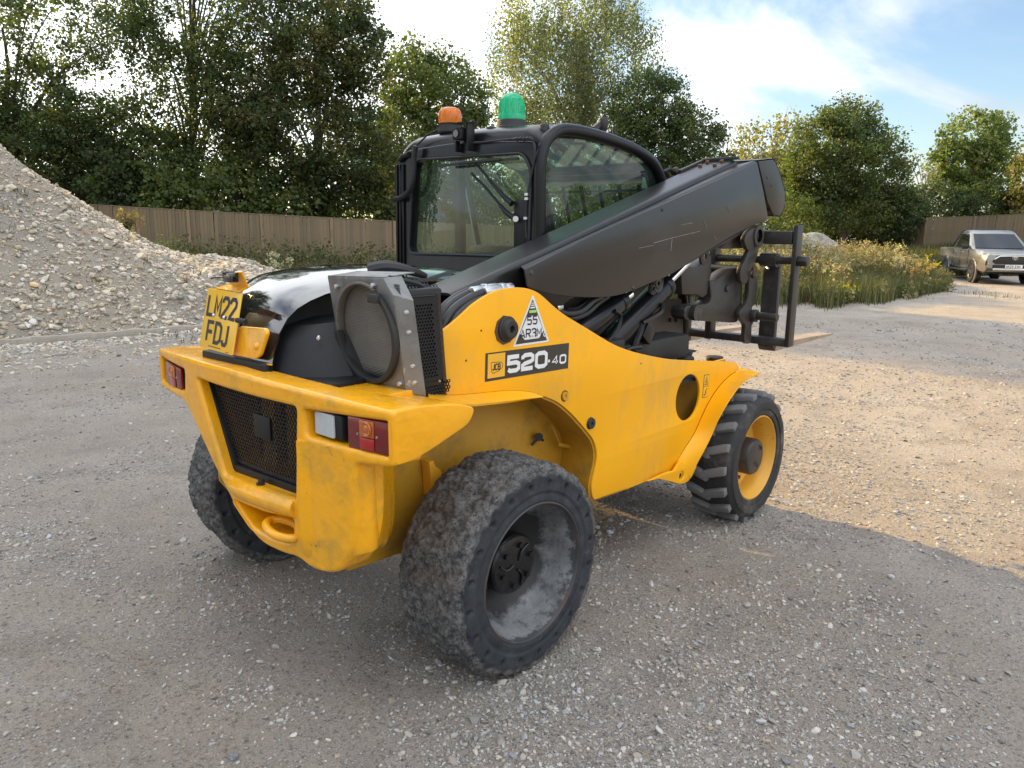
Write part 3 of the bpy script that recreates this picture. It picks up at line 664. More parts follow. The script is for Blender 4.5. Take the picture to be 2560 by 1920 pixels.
def tree(name, label, cat, base, ells, n_cl, per, lsize, cols, trunk_r=.16, bark=None, droop=0., spread=.55, mat=None, group=None, limbs=26, crown_fill=.5, trunk_top=None, lean=(0, 0), sprays=0):
    base = np.array(base, float); root = empty(name, tuple(base)); tag(root, label, cat, group)
    vols = np.array([e[1][0] * e[1][1] * e[1][2] for e in ells]) ** .8; vols /= vols.sum()
    pick = rng.choice(len(ells), n_cl, p=vols); d = rng.normal(size=(n_cl, 3)); d /= np.linalg.norm(d, axis=1)[:, None]
    rad = rng.random((n_cl, 1)) ** (1 / 3) * (1 - crown_fill) + crown_fill * (.70 + .34 * rng.random((n_cl, 1)))
    C_ = np.array([ells[i][0] for i in pick]) - base; R_ = np.array([ells[i][1] for i in pick])
    ax = np.array([ells[i][2] if len(ells[i]) > 2 else 0 for i in pick])
    loc = d * rad * R_
    cl = C_ + np.stack([RT[0] * loc[:, 0] + HD[0] * loc[:, 1], RT[1] * loc[:, 0] + HD[1] * loc[:, 1], loc[:, 2]], -1)
    cl[:, 2] = np.maximum(cl[:, 2], .25)
    sp = spread * np.exp(rng.normal(0, .3, (n_cl, 1))) * np.array([1, 1, .75])
    V, Fq, cc = leaves(cl, sp, per, lsize, cols, droop)
    V[:, 2] = np.maximum(V[:, 2], .02)
    npmesh('crown', V, Fq, mat or m_leaf, root, cc)
    tt = np.array(trunk_top) - base if trunk_top is not None else np.array((lean[0], lean[1], cl[:, 2].max() * .8))
    mb = MB(); pts = [tt * k / 6 + np.array((random.gauss(0, .06), random.gauss(0, .06), 0)) * (k > 0) * (1 + .1 * k) for k in range(7)]; pts[0] = np.array((0, 0, -.15))
    mb.tube(pts, list(np.linspace(trunk_r, trunk_r * .22, 7)), 8, sub=2)
    order = rng.permutation(n_cl)[:limbs]
    for i in order:
        c = cl[i]; k = np.clip((c[2] * .55) / max(tt[2], .1), .08, .93); s0 = tt * k; mid = (s0 + c) / 2 + np.array((0, 0, .12 * np.linalg.norm(c - s0)))
        r0_ = trunk_r * (1 - .8 * k) * .5; mb.tube([s0, mid, c + (c - mid) * .1], [r0_, r0_ * .6, .012], 5, sub=3)
    mb.build('trunk', bark or m_bark, root, smooth=60)
    return root
def E_(u, v, ru, rv, D, rd=None):
    """crown lobe given by its place in view and its true distance -> centre and radii in metres"""
    c = at(u, v, D); k = D / F_PX; return (c, (ru * k * 1.04, (rd if rd else (ru + rv) / 2 * k * .9), rv * k * 1.02))
def gb(u, D): x, y = gpt(u, D); return (x, y, float(base_z(x, y)))
G_DK = [(.046, .068, .030), (.056, .080, .034), (.040, .058, .030), (.068, .088, .036)]
G_MID = [(.072, .096, .036), (.088, .112, .040), (.058, .080, .034), (.108, .122, .044)]
G_YEL = [(.115, .140, .040), (.095, .125, .040), (.075, .105, .036), (.140, .150, .050)]
G_OLV = [(.155, .168, .100), (.128, .142, .082), (.185, .192, .125), (.098, .112, .066)]
G_AUT = [(.082, .092, .036), (.066, .082, .033), (.098, .090, .036), (.105, .088, .038), (.054, .070, .030)]
TREES = 'trees growing behind the board fence'
tree('dark_tree', 'dense dark tree above the gravel heap with a ragged sparse top', 'tree', gb(60, 31),
     [E_(110, 400, 200, 150, 31), E_(60, 260, 130, 120, 31), E_(150, 60, 150, 120, 31.5), E_(-120, 300, 180, 240, 31), E_(200, 330, 120, 110, 31), E_(250, 500, 90, 80, 30.5)], 1060, 70, .095, G_DK + G_AUT[:1] + G_MID, .2, crown_fill=.22, spread=.55)
tree('poplar_tree', 'tall slender poplar with a straight trunk above the fence', 'tree', gb(468, 31),
     [E_(470, 30, 140, 150, 31), E_(520, 180, 170, 110, 31), E_(400, 300, 150, 90, 31), E_(480, 440, 150, 90, 30.5), E_(330, 90, 70, 130, 31.), E_(480, -190, 150, 130, 31.), E_(420, -330, 120, 110, 31)], 740, 70, .092, G_MID + G_DK, .19, trunk_top=at(478, -90, 31), droop=.55, crown_fill=.3, spread=.5)
tree('maple_tree', 'broad maple with browning leaves, left of the machine cab', 'tree', gb(805, 30),
     [E_(800, 100, 150, 150, 30), E_(720, 40, 120, 90, 30), E_(880, 130, 85, 110, 30), E_(760, 330, 190, 120, 30), E_(900, 400, 130, 130, 30), E_(620, 260, 110, 120, 30)], 920, 70, .096, G_AUT + G_DK, .17, crown_fill=.35, spread=.5)
tree('field_maple', 'round yellow green tree between the maple and the birch', 'tree', gb(1075, 36),
     [E_(1080, 320, 140, 170, 36), E_(1050, 200, 90, 95, 36), E_(1140, 260, 85, 100, 36), E_(1000, 380, 90, 120, 36), E_(1090, 480, 190, 120, 36)], 700, 72, .112, G_MID + G_YEL, .2, crown_fill=.55, spread=.55)
tree('weeping_birch', 'tall pale green birch with drooping twigs above the cab roof', 'tree', gb(1440, 46),
     [E_(1420, 60, 170, 130, 46), E_(1360, 170, 140, 160, 46), E_(1530, 130, 120, 150, 46), E_(1450, 330, 190, 150, 46), E_(1290, 330, 60, 120, 46), E_(1280, 60, 50, 80, 46), E_(1380, 470, 150, 110, 46)], 900, 74, .108, G_OLV, .24, m_birch, droop=1.7, crown_fill=.35, spread=.55, mat=m_leaf2, limbs=60)
tree('dark_tree', 'dark green tree standing right of the weeping birch, behind the boom', 'tree', gb(1660, 42),
     [E_(1660, 370, 140, 110, 42), E_(1620, 270, 100, 90, 42), E_(1740, 400, 80, 110, 42), E_(1690, 480, 130, 80, 42), E_(1560, 440, 90, 90, 42)], 640, 72, .112, G_DK + G_MID, .2, crown_fill=.5, spread=.6)
tree('young_birch', 'thin pale birch showing sky between its twigs', 'tree', gb(1925, 54),
     [E_(1900, 370, 75, 80, 54), E_(1960, 340, 50, 70, 54), E_(1930, 440, 95, 70, 54), E_(1990, 430, 50, 70, 54)], 190, 34, .17, [(.19, .17, .10), (.16, .15, .08), (.14, .145, .065)], .12, m_birch, droop=1.3, crown_fill=.4, spread=.5, mat=m_leaf2, limbs=60)
tree('sycamore_tree', 'big rounded tree beyond the weeds, right of the boom end', 'tree', gb(2110, 46),
     [E_(2085, 390, 115, 110, 46), E_(2120, 300, 75, 50, 46), E_(2170, 420, 95, 100, 46), E_(2040, 450, 90, 80, 46), E_(2110, 520, 150, 65, 46), E_(2230, 500, 50, 40, 46)], 740, 74, .12, G_AUT[:2] + G_MID + G_YEL[:2], .2, crown_fill=.55, spread=.6)
tree('ash_tree', 'light green open crowned tree above the pickup', 'tree', gb(2425, 52),
     [E_(2440, 340, 80, 60, 52), E_(2400, 410, 70, 60, 52), E_(2490, 400, 55, 60, 52), E_(2420, 470, 70, 40, 52), E_(2340, 430, 28, 50, 52)], 300, 46, .17, [(.12, .155, .050), (.10, .135, .045), (.135, .16, .06)], .2, crown_fill=.5, spread=.55, limbs=50)
tree('bare_tree', 'small half bare tree left of the light green ash', 'tree', gb(2300, 50), [E_(2300, 440, 40, 60, 50), E_(2320, 490, 40, 40, 50)], 40, 10, .15, G_OLV, .12, m_birch, limbs=40, crown_fill=.6)
tree('small_birch', 'orange tinged shrub at the right edge above the fence', 'shrub', gb(2575, 47), [E_(2575, 440, 40, 70, 47), E_(2570, 520, 45, 40, 47)], 110, 40, .15, [(.15, .125, .06), (.13, .12, .05), (.11, .12, .05)], .08)
for (u, v, ru, rv, D, lb, cs) in [  # yellow-green leaf colours paint a backlit glow into shrubs left of the cab
    (240, 430, 110, 110, 30.5, 'tall dark bush behind the crest of the gravel heap', G_DK), (650, 400, 120, 110, 30.5, 'tall bush filling the gap left of the maple trunk', G_YEL + G_MID), (400, 400, 100, 110, 30.5, 'tall bush just left of the poplar trunk', G_DK + G_YEL),
    (300, 470, 90, 90, 29.5, 'shrub behind the fence beside the gravel heap', G_DK), (430, 480, 80, 60, 29, 'bright leaved shrub under the poplar', G_YEL), (590, 470, 100, 85, 29.3, 'shrub behind the fence between poplar and maple', G_YEL),
    (740, 480, 90, 75, 29.5, 'shrub behind the fence under the maple', G_MID + G_YEL), (890, 490, 110, 85, 30.5, 'shrub behind the fence just left of the cab', G_YEL + G_MID), (1060, 510, 120, 70, 32, 'shrub seen through the cab rear window', G_DK),
    (1230, 510, 130, 90, 35, 'light shrub seen through the cab between the window pillars', G_YEL), (1400, 500, 130, 100, 36, 'light shrub seen through the cab side window, nearest the rear pillar', G_YEL), (1560, 520, 120, 90, 37, 'shrub seen through the front of the cab side window', G_MID),
    (1800, 530, 100, 70, 42, 'shrub behind the boom end and the forks', G_YEL), (1950, 530, 110, 60, 44, 'yellow green shrub left of the big rounded tree', G_YEL),
    (2010, 545, 90, 45, 50, 'dark bush behind the pale spoil mound', G_DK), (2120, 550, 90, 45, 50, 'dark bush behind the trunk of the big rounded tree', G_DK), (2200, 548, 70, 50, 50, 'dark bush between the big rounded tree and the right fence', G_DK), (1700, 545, 120, 50, 48, 'dark bush behind the boom and carriage', G_DK),
    (2250, 530, 80, 60, 46, 'dark shrub at the low end of the right fence', G_DK), (2345, 505, 85, 55, 49, 'dark hedge bush below the ash', G_DK), (2450, 500, 80, 50, 49, 'dark hedge bush above the pickup roof', G_DK), (2540, 510, 60, 50, 49, 'dark hedge bush at the right edge', G_DK)]:
    base = gb(u, D); e = E_(u, v, ru, rv, D); bot = base[2]; c = e[0].copy(); top = c[2] + e[1][2]; rz_ = (top - bot) / 2; c[2] = bot + rz_
    tree('shrub', lb, 'shrub', base, [(c, (e[1][0], max(e[1][1], 1.0), rz_))], 210, 36, .125, cs, .05, crown_fill=.35, spread=.45, limbs=30, group='shrubs along the boundary')
# tall trees outside the left edge of the view: they shade the left of the yard
for k, (x, y, h_) in enumerate([(-9.5, 24.0, 17.5), (-6.2, 22.5, 17.5), (-3.6, 23.5, 17.5), (-1.0, 22.5, 17.5), (1.1, 24.5, 16.5), (-14, 27, 17)]):
    b0 = (x, y, .2); c = np.array((x, y, h_ * .62))
    tree('dark_tree', 'tall dark tree beyond the left edge of the yard, number %s towards the camera' % ['two', 'three', 'four', 'five', 'six', 'one'][k], 'tree', b0, [(c, (2.6, 2.6, h_ * .38)), (np.array((x, y, h_ * .35)), (2.9, 2.6, h_ * .3))], 330, 24, .32, G_DK, .25, crown_fill=.2, spread=.8, group='tall trees beyond the left edge')

# tree line on the far side of the yard, behind the camera: it shows in the cab glass and the paint
for k in range(9):
    a = math.radians(-118 + 13 * k); r_ = 44 + 4 * math.sin(k * 2.3); x, y = CAM[0] + r_ * math.cos(a), CAM[1] + r_ * math.sin(a); h_ = 8.0 + 2.5 * math.sin(k * 1.7)
    tree('boundary_tree', 'green tree across the yard behind the camera, %s along that row' % ['first', 'second', 'third', 'fourth', 'fifth', 'sixth', 'seventh', 'eighth', 'ninth'][k], 'tree', (x, y, 0), [(np.array((x, y, h_ * .55)), (3.4, 3.0, h_ * .45))], 150, 16, .32, G_MID + G_YEL[:1], .2, crown_fill=.5, spread=.9, group='trees behind the camera', limbs=8)

# ------------------------------------------------------------------ grass and weeds
def blades(P, hgt, wid, cols, lean=.35, kinds=None):
    n = len(P); a = rng.uniform(0, 2 * math.pi, n); d = np.stack([np.cos(a), np.sin(a), np.zeros(n)], -1); s = np.stack([-np.sin(a), np.cos(a), np.zeros(n)], -1)
    h = hgt[:, None]; wv = wid[:, None] * s; ln = (lean * rng.random(n))[:, None] * h * d
    b0 = P - wv; b1 = P + wv; m = P + np.array((0, 0, .55)) * h + ln * .3; t_ = P + np.array((0, 0, 1)) * h + ln
    V = np.stack([b0, b1, m + wv * .7, m - wv * .7, t_], 1).reshape(-1, 3); o = np.arange(n)[:, None] * 5
    Fq = np.concatenate([o + np.array((0, 1, 2, 3)), o + np.array((3, 2, 4, 4))], 0)
    return V, Fq, np.repeat(cols, 5, 0), t_
def clean(V, Fq): return V, Fq
m_grass = tintmat('grass blades', .7, .3, spec=.2); m_seed = tintmat('seed heads', .8, .35, spec=.1)
def tri_mesh(name, parts, mat, **kw):
    Vs = []; Fs = []; Cs = []; o = 0
    for V, Fq, c in parts: Vs.append(V); Fs.append(np.concatenate([Fq[:, [0, 1, 2]], Fq[:, [0, 2, 3]]], 0) + o); Cs.append(c); o += len(V)
    F3 = np.concatenate(Fs); F3 = F3[(F3[:, 1] != F3[:, 2]) & (F3[:, 0] != F3[:, 2])]
    return npmesh(name, np.concatenate(Vs), F3, mat, None, np.concatenate(Cs), **kw)
def gcol(n, pal): c = np.array(pal)[rng.integers(0, len(pal), n)]; return np.clip(c * np.exp(rng.normal(0, .25, (n, 1))), .005, .7)
P_GR = [(.068, .078, .035), (.092, .096, .048), (.056, .064, .030), (.15, .13, .075)]; P_ST = [(.185, .155, .09), (.135, .12, .065), (.23, .195, .125), (.095, .105, .045)]
def in_poly(n, latlo, lathi, Dlo, Dhi): return None
# strip of rough grass in front of the long fence
n = 42000; uu = rng.uniform(430, 1760, n); D = rng.uniform(0, 1, n); Df = np.interp(uu, [430, 985, 1340, 1760], [26.3, 28.2, 30.0, 33.0]); Dn = np.interp(uu, [430, 600, 1000, 1760], [21.5, 20.5, 19.5, 19.0]); D = Dn + (Df - Dn) * D
lat = (uu - CXP) / F_PX * D; gx_, gy_ = world_ld(lat, D); hm = .5 + .5 * fbm(np.stack([gx_, gy_], -1), .5, 3)
h_ = (.14 + 1.15 * hm ** 1.3 * rng.random(n)) * np.clip((D - Dn) / 2.5 + .2, .2, 1)
gr = blades(np.stack([gx_, gy_, base_z(gx_, gy_) - .01], -1), h_, rng.uniform(.010, .028, n), gcol(n, P_GR + P_ST[:2]), .6)
tag(tri_mesh('rough_grass', [gr[:3]], m_grass), 'rough grass and weeds growing along the long fence', 'grass', kind='stuff')
k = 900; uu = rng.uniform(440, 1500, k); Dk = np.interp(uu, [430, 985, 1340, 1760], [25.9, 27.8, 29.5, 32.5]) - 4.5 * rng.random(k) ** 1.6; lat = (uu - CXP) / F_PX * Dk; cx_, cy_ = world_ld(lat, Dk)
hc_ = (.25 + .95 * rng.random(k) ** 1.5); cen = np.stack([cx_, cy_, base_z(cx_, cy_) + hc_ * .55], -1)
cv, cf, cc = leaves(cen, np.stack([.22 + 0 * hc_, .22 + 0 * hc_, hc_ * .55], -1), 34, .075, [(.085, .095, .045), (.11, .105, .055), (.14, .12, .07), (.065, .078, .035), (.17, .14, .085)])
tag(npmesh('weed_clumps', cv, cf, m_grass, None, cc), 'tangled leafy weeds standing before the long fence', 'weeds', kind='stuff')
# the stand of tall weeds to the right
n = 42000; uu = rng.uniform(1560, 2362, n); Dn = np.interp(uu, [1560, 1900, 2100, 2225, 2350], [18.4, 18.0, 18.2, 19.4, 23.0]) + rng.normal(0, .3, n) + .9 * vnoise(np.stack([uu / 38., uu * 0], -1), 1.); Df = np.interp(uu, [1560, 1950, 2150, 2300, 2400], [30, 29, 28, 26.5, 24.6])
D = Dn + np.maximum(Df - Dn, .2) * rng.random(n); lat = (uu - CXP) / F_PX * D; gx_, gy_ = world_ld(lat, D)
edge = np.clip((D - Dn) / 3.2, 0, 1) ** 1.2; hm = .5 + .5 * fbm(np.stack([gx_, gy_], -1), .45, 3); straw = rng.random(n) < .18 + .5 * edge
h_ = (.18 + .5 * rng.random(n)) * (1 - edge) + edge * (.40 + 2.15 * hm ** 1.4 * rng.random(n) ** .8); h_ *= np.interp(uu, [1560, 2150, 2300, 2400], [1, 1, .75, .5])
cols = np.where(straw[:, None], gcol(n, P_ST), gcol(n, P_GR + [(.10, .12, .045)])); V, Fq, cc, tip = blades(np.stack([gx_, gy_, base_z(gx_, gy_) - .01], -1), h_, rng.uniform(.005, .011, n), cols, .42)
tag(tri_mesh('tall_weeds', [(V, Fq, cc)], m_grass), 'stand of tall straw coloured weeds and grass right of the forks', 'weeds', kind='stuff')
sel = np.where(straw & (h_ > .75) & (rng.random(n) < .45))[0]
sv, sf, scx = leaves(tip[sel], np.tile(np.array([[.045, .045, .10]]), (len(sel), 1)), 7, .045, [(.27, .215, .145), (.215, .17, .11), (.32, .285, .225), (.17, .13, .085), (.32, .25, .13)], 0.)
tag(npmesh('seed_heads', sv, sf, m_seed, None, scx), 'fluffy buff seed heads on top of the tall weeds', 'seed heads', kind='stuff')
k = 700; pick_ = rng.choice(len(gx_), k); cen = np.stack([gx_[pick_], gy_[pick_], base_z(gx_[pick_], gy_[pick_]) + h_[pick_] * .6], -1)
cv, cf, cc2 = leaves(cen, np.stack([.20 + 0 * h_[pick_], .20 + 0 * h_[pick_], h_[pick_] * .45], -1), 30, .065, [(.10, .105, .05), (.14, .125, .065), (.19, .155, .09), (.075, .088, .04), (.22, .18, .11)])
tag(npmesh('weed_clumps', cv, cf, m_grass, None, cc2), 'tangled leafy weeds among the tall stalks right of the forks', 'weeds', kind='stuff')
# rough growth behind the pickup and under the right fence
n = 22000; uu = rng.uniform(2200, 2600, n); D = rng.uniform(31, 44, n); lat = (uu - CXP) / F_PX * D; gx_, gy_ = world_ld(lat, D); hm = .5 + .5 * fbm(np.stack([gx_, gy_], -1), .35, 3)
V, Fq, cc, tip = blades(np.stack([gx_, gy_, base_z(gx_, gy_)], -1), .3 + 1.0 * hm * rng.random(n), rng.uniform(.01, .03, n), gcol(n, [(.07, .075, .03), (.10, .10, .04), (.15, .12, .06), (.05, .06, .025)]), .5)
tag(tri_mesh('rough_growth', [(V, Fq, cc)], m_grass), 'dark rough growth on the bank behind the pickup', 'weeds', kind='stuff')
# sparse tufts at the edge of the gravel and on the heap
pts = []
for (u, v, k) in [(420, 838, 20), (470, 850, 20), (560, 800, 30), (2380, 715, 60), (2440, 735, 80), (2520, 745, 70), (2100, 752, 60), (1980, 748, 60), (2250, 745, 50)]:
    p = pZ(u, v)
    for _ in range(k): pts.append((p[0] + random.gauss(0, .25), p[1] + random.gauss(0, .35), 0))
pts = np.array(pts); n = len(pts)
gr1 = blades(pts, .05 + .09 * rng.random(n), np.full(n, .006), gcol(n, P_GR[:3]), .9)
hp = []
for k in range(46):
    la = -4.2 - 6.2 * random.random(); q = heap_pt(np.array(la), np.array(float(np.interp(la, [-9, -7.5, -6.4, -5.6, -5.0, -4.2], [9.5, 10.9, 11.75, 12.35, 13.15, 13.8])) + .4 + 3.6 * random.random()))
    for _ in range(14): hp.append((float(q[0]) + random.gauss(0, .07), float(q[1]) + random.gauss(0, .07), float(q[2]) - .02))
hp = np.array(hp); gr2 = blades(hp, .04 + .14 * rng.random(len(hp)), np.full(len(hp), .007), gcol(len(hp), P_GR[:3] + [(.20, .09, .06), (.28, .22, .11)]), 1.1)
tag(tri_mesh('weed_tufts', [gr1[:3]], m_grass), 'sparse green tufts at the edges of the gravel', 'grass', kind='stuff')
o = tri_mesh('weed_tufts', [gr2[:3]], m_grass); o.parent = heap; o['kind'] = 'stuff'
def weed(name, label, x, y, z, h, cols, heads, nst=7, leafs=60, spread=.18):
    root = empty(name, (x, y, z)); tag(root, label, 'weed'); mb = MB(); tips = []
    for k in range(nst):
        a = random.uniform(0, 6.3); r = random.uniform(.2, 1) * spread; hh = h * random.uniform(.65, 1.0); tp = np.array((math.cos(a) * r * 2, math.sin(a) * r * 2, hh)); tips.append(tp)
        mb.tube([(math.cos(a) * .03, math.sin(a) * .03, 0), tp * .5 + np.array((0, 0, .05)), tp], [.008, .006, .003], 5, sub=3)
        for q in range(3):
            s = tp * random.uniform(.5, .9); e = s + np.array((random.gauss(0, .12), random.gauss(0, .12), random.uniform(.05, .2))); mb.tube([s, e], .003, 4); tips.append(e)
    mb.build('stem', M('weed stem', cols[0], .8, var=.2), root)
    tips = np.array(tips); v, f, c = leaves(tips, np.tile(np.array([[.05, .05, .07]]), (len(tips), 1)), 14, .04, heads); npmesh('flower_head', v, f, m_seed, root, c)['kind'] = 'stuff'
    st = tips * rng.uniform(.15, .7, (len(tips), 1)); v, f, c = leaves(st, np.tile(np.array([[.08, .08, .08]]), (len(st), 1)), 6, .09, [cols[1]]); npmesh('foliage', v, f, m_grass, root, c)['kind'] = 'stuff'
for (nm, lb, u, D, h, cs, hd_) in [
    ('dock_plant', 'dead brown dock stalks standing before the fence by the heap', 330, 21.5, 1.75, [(.22, .13, .07), (.15, .15, .06)], [(.34, .20, .10), (.40, .27, .14)]),
    ('nettle_plant', 'bright green weed against the fence beside the heap', 408, 21.5, 1.35, [(.12, .16, .05), (.13, .20, .05)], [(.16, .22, .06)]),
    ('dock_plant', 'dry feathery stalks on top of the heap shoulder', 305, 17.0, .42, [(.2, .16, .09), (.12, .12, .06)], [(.15, .12, .07), (.17, .14, .08)]),
    ('thistle_plant', 'pale seeding thistle behind the bonnet', 690, 20.5, .95, [(.2, .18, .1), (.12, .13, .06)], [(.55, .5, .42), (.42, .36, .28)]),
    ('ragwort_plant', 'yellow flowered ragwort at the front of the weeds', 2130, 18.6, .5, [(.12, .16, .05), (.10, .14, .04)], [(.30, .25, .04), (.16, .18, .05), (.5, .40, .04)]),
    ('ragwort_plant', 'yellow flowering stalk leaning beside the pickup', 2335, 24.0, 1.05, [(.2, .2, .08), (.14, .16, .05)], [(.55, .42, .05), (.25, .22, .07)]),
    ('dock_plant', 'rust brown dock stalk at the right end of the weeds', 2316, 22.0, .9, [(.22, .15, .08), (.15, .14, .06)], [(.36, .24, .13)]),
    ('thistle_plant', 'tall grey seeding thistle left of the pickup', 2262, 23.5, 1.35, [(.24, .22, .15), (.14, .15, .08)], [(.5, .45, .37), (.4, .33, .25)])]:
    x, y = gpt(u, D); weed(nm, lb, x, y, float(base_z(x, y)) + (float(max(heap_h(np.array(camrel(x, y)[0]), np.array(D)), 0)) if u < 420 else 0), h, cs, hd_)
# ------------------------------------------------------------------ the telehandler
TH = empty('telehandler'); tag(TH, 'yellow and black telehandler with raised boom and worn solid rear tyres, seen from behind', 'telehandler')
def part(name): return empty(name, parent=TH)
A3 = lambda *a: np.array(a, float)

# ---- wheels
def rear_tyre_mesh():
    R0, wd = .418, .350
    prof = [(.296, .012), (.300, .003), (.306, 0.0), (.318, .002), (.330, .006), (.334, .000), (.345, .001), (.360, .002), (.376, .004), (.391, .008), (.403, .014), (.411, .026), (.416, .05)]
    half = prof + [(R0, t) for t in np.linspace(.10, .25, 13)]
    prof = half + [(r, wd - t) for r, t in prof[::-1]]
    prof = [(.284 + (r - .296) * 1.26, t) for r, t in prof]
    pr = []
    for a, b in zip(prof[:-1], prof[1:]):                            # refine
        k = max(int(math.hypot(b[0] - a[0], b[1] - a[1]) / .0065), 1)
        pr += [(a[0] + (b[0] - a[0]) * i / k, a[1] + (b[1] - a[1]) * i / k) for i in range(k)]
    pr.append(prof[-1]); pr = np.array(pr); n = 340; th = np.linspace(0, 2 * math.pi, n, endpoint=False)
    T, r = np.meshgrid(th, pr[:, 0], indexing='ij'); _, y = np.meshgrid(th, pr[:, 1], indexing='ij')
    P = np.stack([r * np.cos(T), y, r * np.sin(T)], -1)
    tread = smooth(.388, .420, r)
    ch = fbm(P, 9., 3, .6); fine = fbm(P, 42., 3, .62); big = vnoise(P, 4.)
    dr = tread * (.006 * big - .017 * np.clip(ch - .08, 0, 1) * 2.2 + .009 * fine - .015 * smooth(.18, .26, fbm(P, 21., 3)) + .007 * vnoise(P, 85.)) - .006 * smooth(.36, .39, r) * (vnoise(P, 55.) > .25)
    lugm = smooth(.366, .398, r) * smooth(.05, .0, np.minimum(y, wd - y) - .03)   # torn shoulder blocks
    dr = dr - lugm * .006 * np.clip(fbm(np.stack([np.cos(T) * 3, y * 4, np.sin(T) * 3], -1), 4., 3) + .05, 0, 1)
    dr += .0012 * vnoise(P, 60) * (1 - tread)
    dy = np.zeros_like(r)
    for side, y0 in ((1, 0), (-1, wd)):
        s_ = np.abs(y - y0) < .05
        for k in range(20):
            a = 2 * math.pi * (k + .3) / 20; rc = .363 + .003 * math.sin(k * 2.1); d = np.hypot(r * np.cos(T) - rc * math.cos(a), r * np.sin(T) - rc * math.sin(a))
            dy += side * s_ * .022 * smooth(.0135, .0095, d)
    r2 = r + dr; P = np.stack([r2 * np.cos(T), y + dy, r2 * np.sin(T)], -1)
    m = len(pr); I = np.arange(n * m).reshape(n, m); J = np.roll(I, -1, 0)
    Fq = np.stack([I[:, :-1], J[:, :-1], J[:, 1:], I[:, 1:]], -1).reshape(-1, 4)
    return P.reshape(-1, 3), Fq
m_wtyre = bpy.data.materials.new('worn tyre'); m_wtyre.use_nodes = True; t = m_wtyre.node_tree; b = t.nodes['Principled BSDF']; b.inputs['Roughness'].default_value = .72; b.inputs['Specular IOR Level'].default_value = .35
tcn = nd(t, 'ShaderNodeTexCoord'); sp_ = nd(t, 'ShaderNodeSeparateXYZ'); t.links.new(tcn.outputs['Object'], sp_.inputs[0])
rr = math_n(t, 'SQRT', math_n(t, 'ADD', math_n(t, 'POWER', sp_.outputs[0], 2), math_n(t, 'POWER', sp_.outputs[2], 2)))
rough_ = math_n(t, 'ADD', maprange(t, rr, .378, .412), maprange(t, noise(t, 16, 5), .3, .7, -.4, .4))
c0 = mixc(t, maprange(t, noise(t, 11, 7, .7), .34, .66), (.017, .019, .024), (.045, .049, .058))
c1 = mixc(t, maprange(t, noise(t, 38, 9, .78), .40, .58), (.055, .056, .06), (.25, .24, .228))
c1 = mixc(t, maprange(t, noise(t, 4.5, 6, .6), .52, .68, 0, .7), c1, (.15, .115, .092))
c1 = mixc(t, maprange(t, noise(t, 75, 6, .75), .54, .64), c1, (.018, .019, .022))
c0 = mixc(t, maprange(t, rough_, .25, .75), c0, c1)
bp = nd(t, 'ShaderNodeBump'); bp.inputs['Strength'].default_value = 1.; bp.inputs['Distance'].default_value = .012
t.links.new(math_n(t, 'MULTIPLY', noise(t, 48, 8, .8), maprange(t, rr, .365, .41, .25, 1.5)), bp.inputs['Height']); t.links.new(bp.outputs[0], b.inputs['Normal']); t.links.new(c0, b.inputs['Base Color'])
m_rim = bpy.data.materials.new('dusty rim'); m_rim.use_nodes = True; t = m_rim.node_tree; b = t.nodes['Principled BSDF']; b.inputs['Roughness'].default_value = .5
tcn = nd(t, 'ShaderNodeTexCoord'); sp_ = nd(t, 'ShaderNodeSeparateXYZ'); t.links.new(tcn.outputs['Object'], sp_.inputs[0])
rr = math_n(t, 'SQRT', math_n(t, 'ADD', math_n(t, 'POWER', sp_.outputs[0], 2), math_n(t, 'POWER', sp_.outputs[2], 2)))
c0 = mixc(t, maprange(t, noise(t, 7, 8, .7), .36, .66), (.095, .098, .105), (.235, .24, .245))
c0 = mixc(t, maprange(t, noise(t, 26, 7, .75), .55, .66, 0, .8), c0, (.06, .062, .066))
c0 = mixc(t, maprange(t, noise(t, 15, 6, .7), .64, .70, 0, .9), c0, (.12, .055, .03))
c0 = mixc(t, maprange(t, math_n(t, 'ADD', rr, maprange(t, noise(t, 9, 6, .7), .3, .7, -.035, .035)), .246, .212), c0, (.012, .012, .013))     # blackened inwards to the hub with an uneven edge
c0 = mixc(t, maprange(t, math_n(t, 'ADD', rr, maprange(t, noise(t, 20, 6, .7), .3, .7, -.012, .012)), .268, .274, 0, .85), c0, (.028, .030, .034))
bp = nd(t, 'ShaderNodeBump'); bp.inputs['Strength'].default_value = .4; bp.inputs['Distance'].default_value = .004; t.links.new(noise(t, 30, 7, .7), bp.inputs['Height']); t.links.new(bp.outputs[0], b.inputs['Normal'])
t.links.new(c0, b.inputs['Base Color'])
m_redge = M('worn rim edge', (.045, .045, .047), .5, metal=.3, var=.3, vs_=8, dirt=[((.12, .05, .025), .50, .62, 9.), ((.25, .25, .25), .62, .70, 13.)])
m_hub = M('greasy black hub', (.008, .008, .009), .32, var=.3, vs_=15, bump=.5, bs=28, bdist=.01)
m_yrim = M('yellow rim paint', (.74, .38, .045), .42, var=.08, vs_=5, dirt=[((.20, .10, .04), .60, .74, 9.0), ((.06, .05, .04), .66, .75, 22.)])
m_tyre = M('black tyre rubber', (.022, .022, .023), .75, var=.25, vs_=9, bump=.35, bs=90, dirt=[((.13, .115, .10), .50, .72, 5.0)])
m_lug = M('scuffed tread', (.15, .152, .158), .7, var=.3, vs_=14, bump=.4, bs=70, dirt=[((.15, .14, .13), .48, .72, 9.0)])
tv, tf = rear_tyre_mesh()
def wheel(x, y, z, side):
    w_ = empty('wheel', (x, y, z), 0 if side < 0 else math.pi, TH)       # local -Y faces outwards ; y is the outer face
    return w_
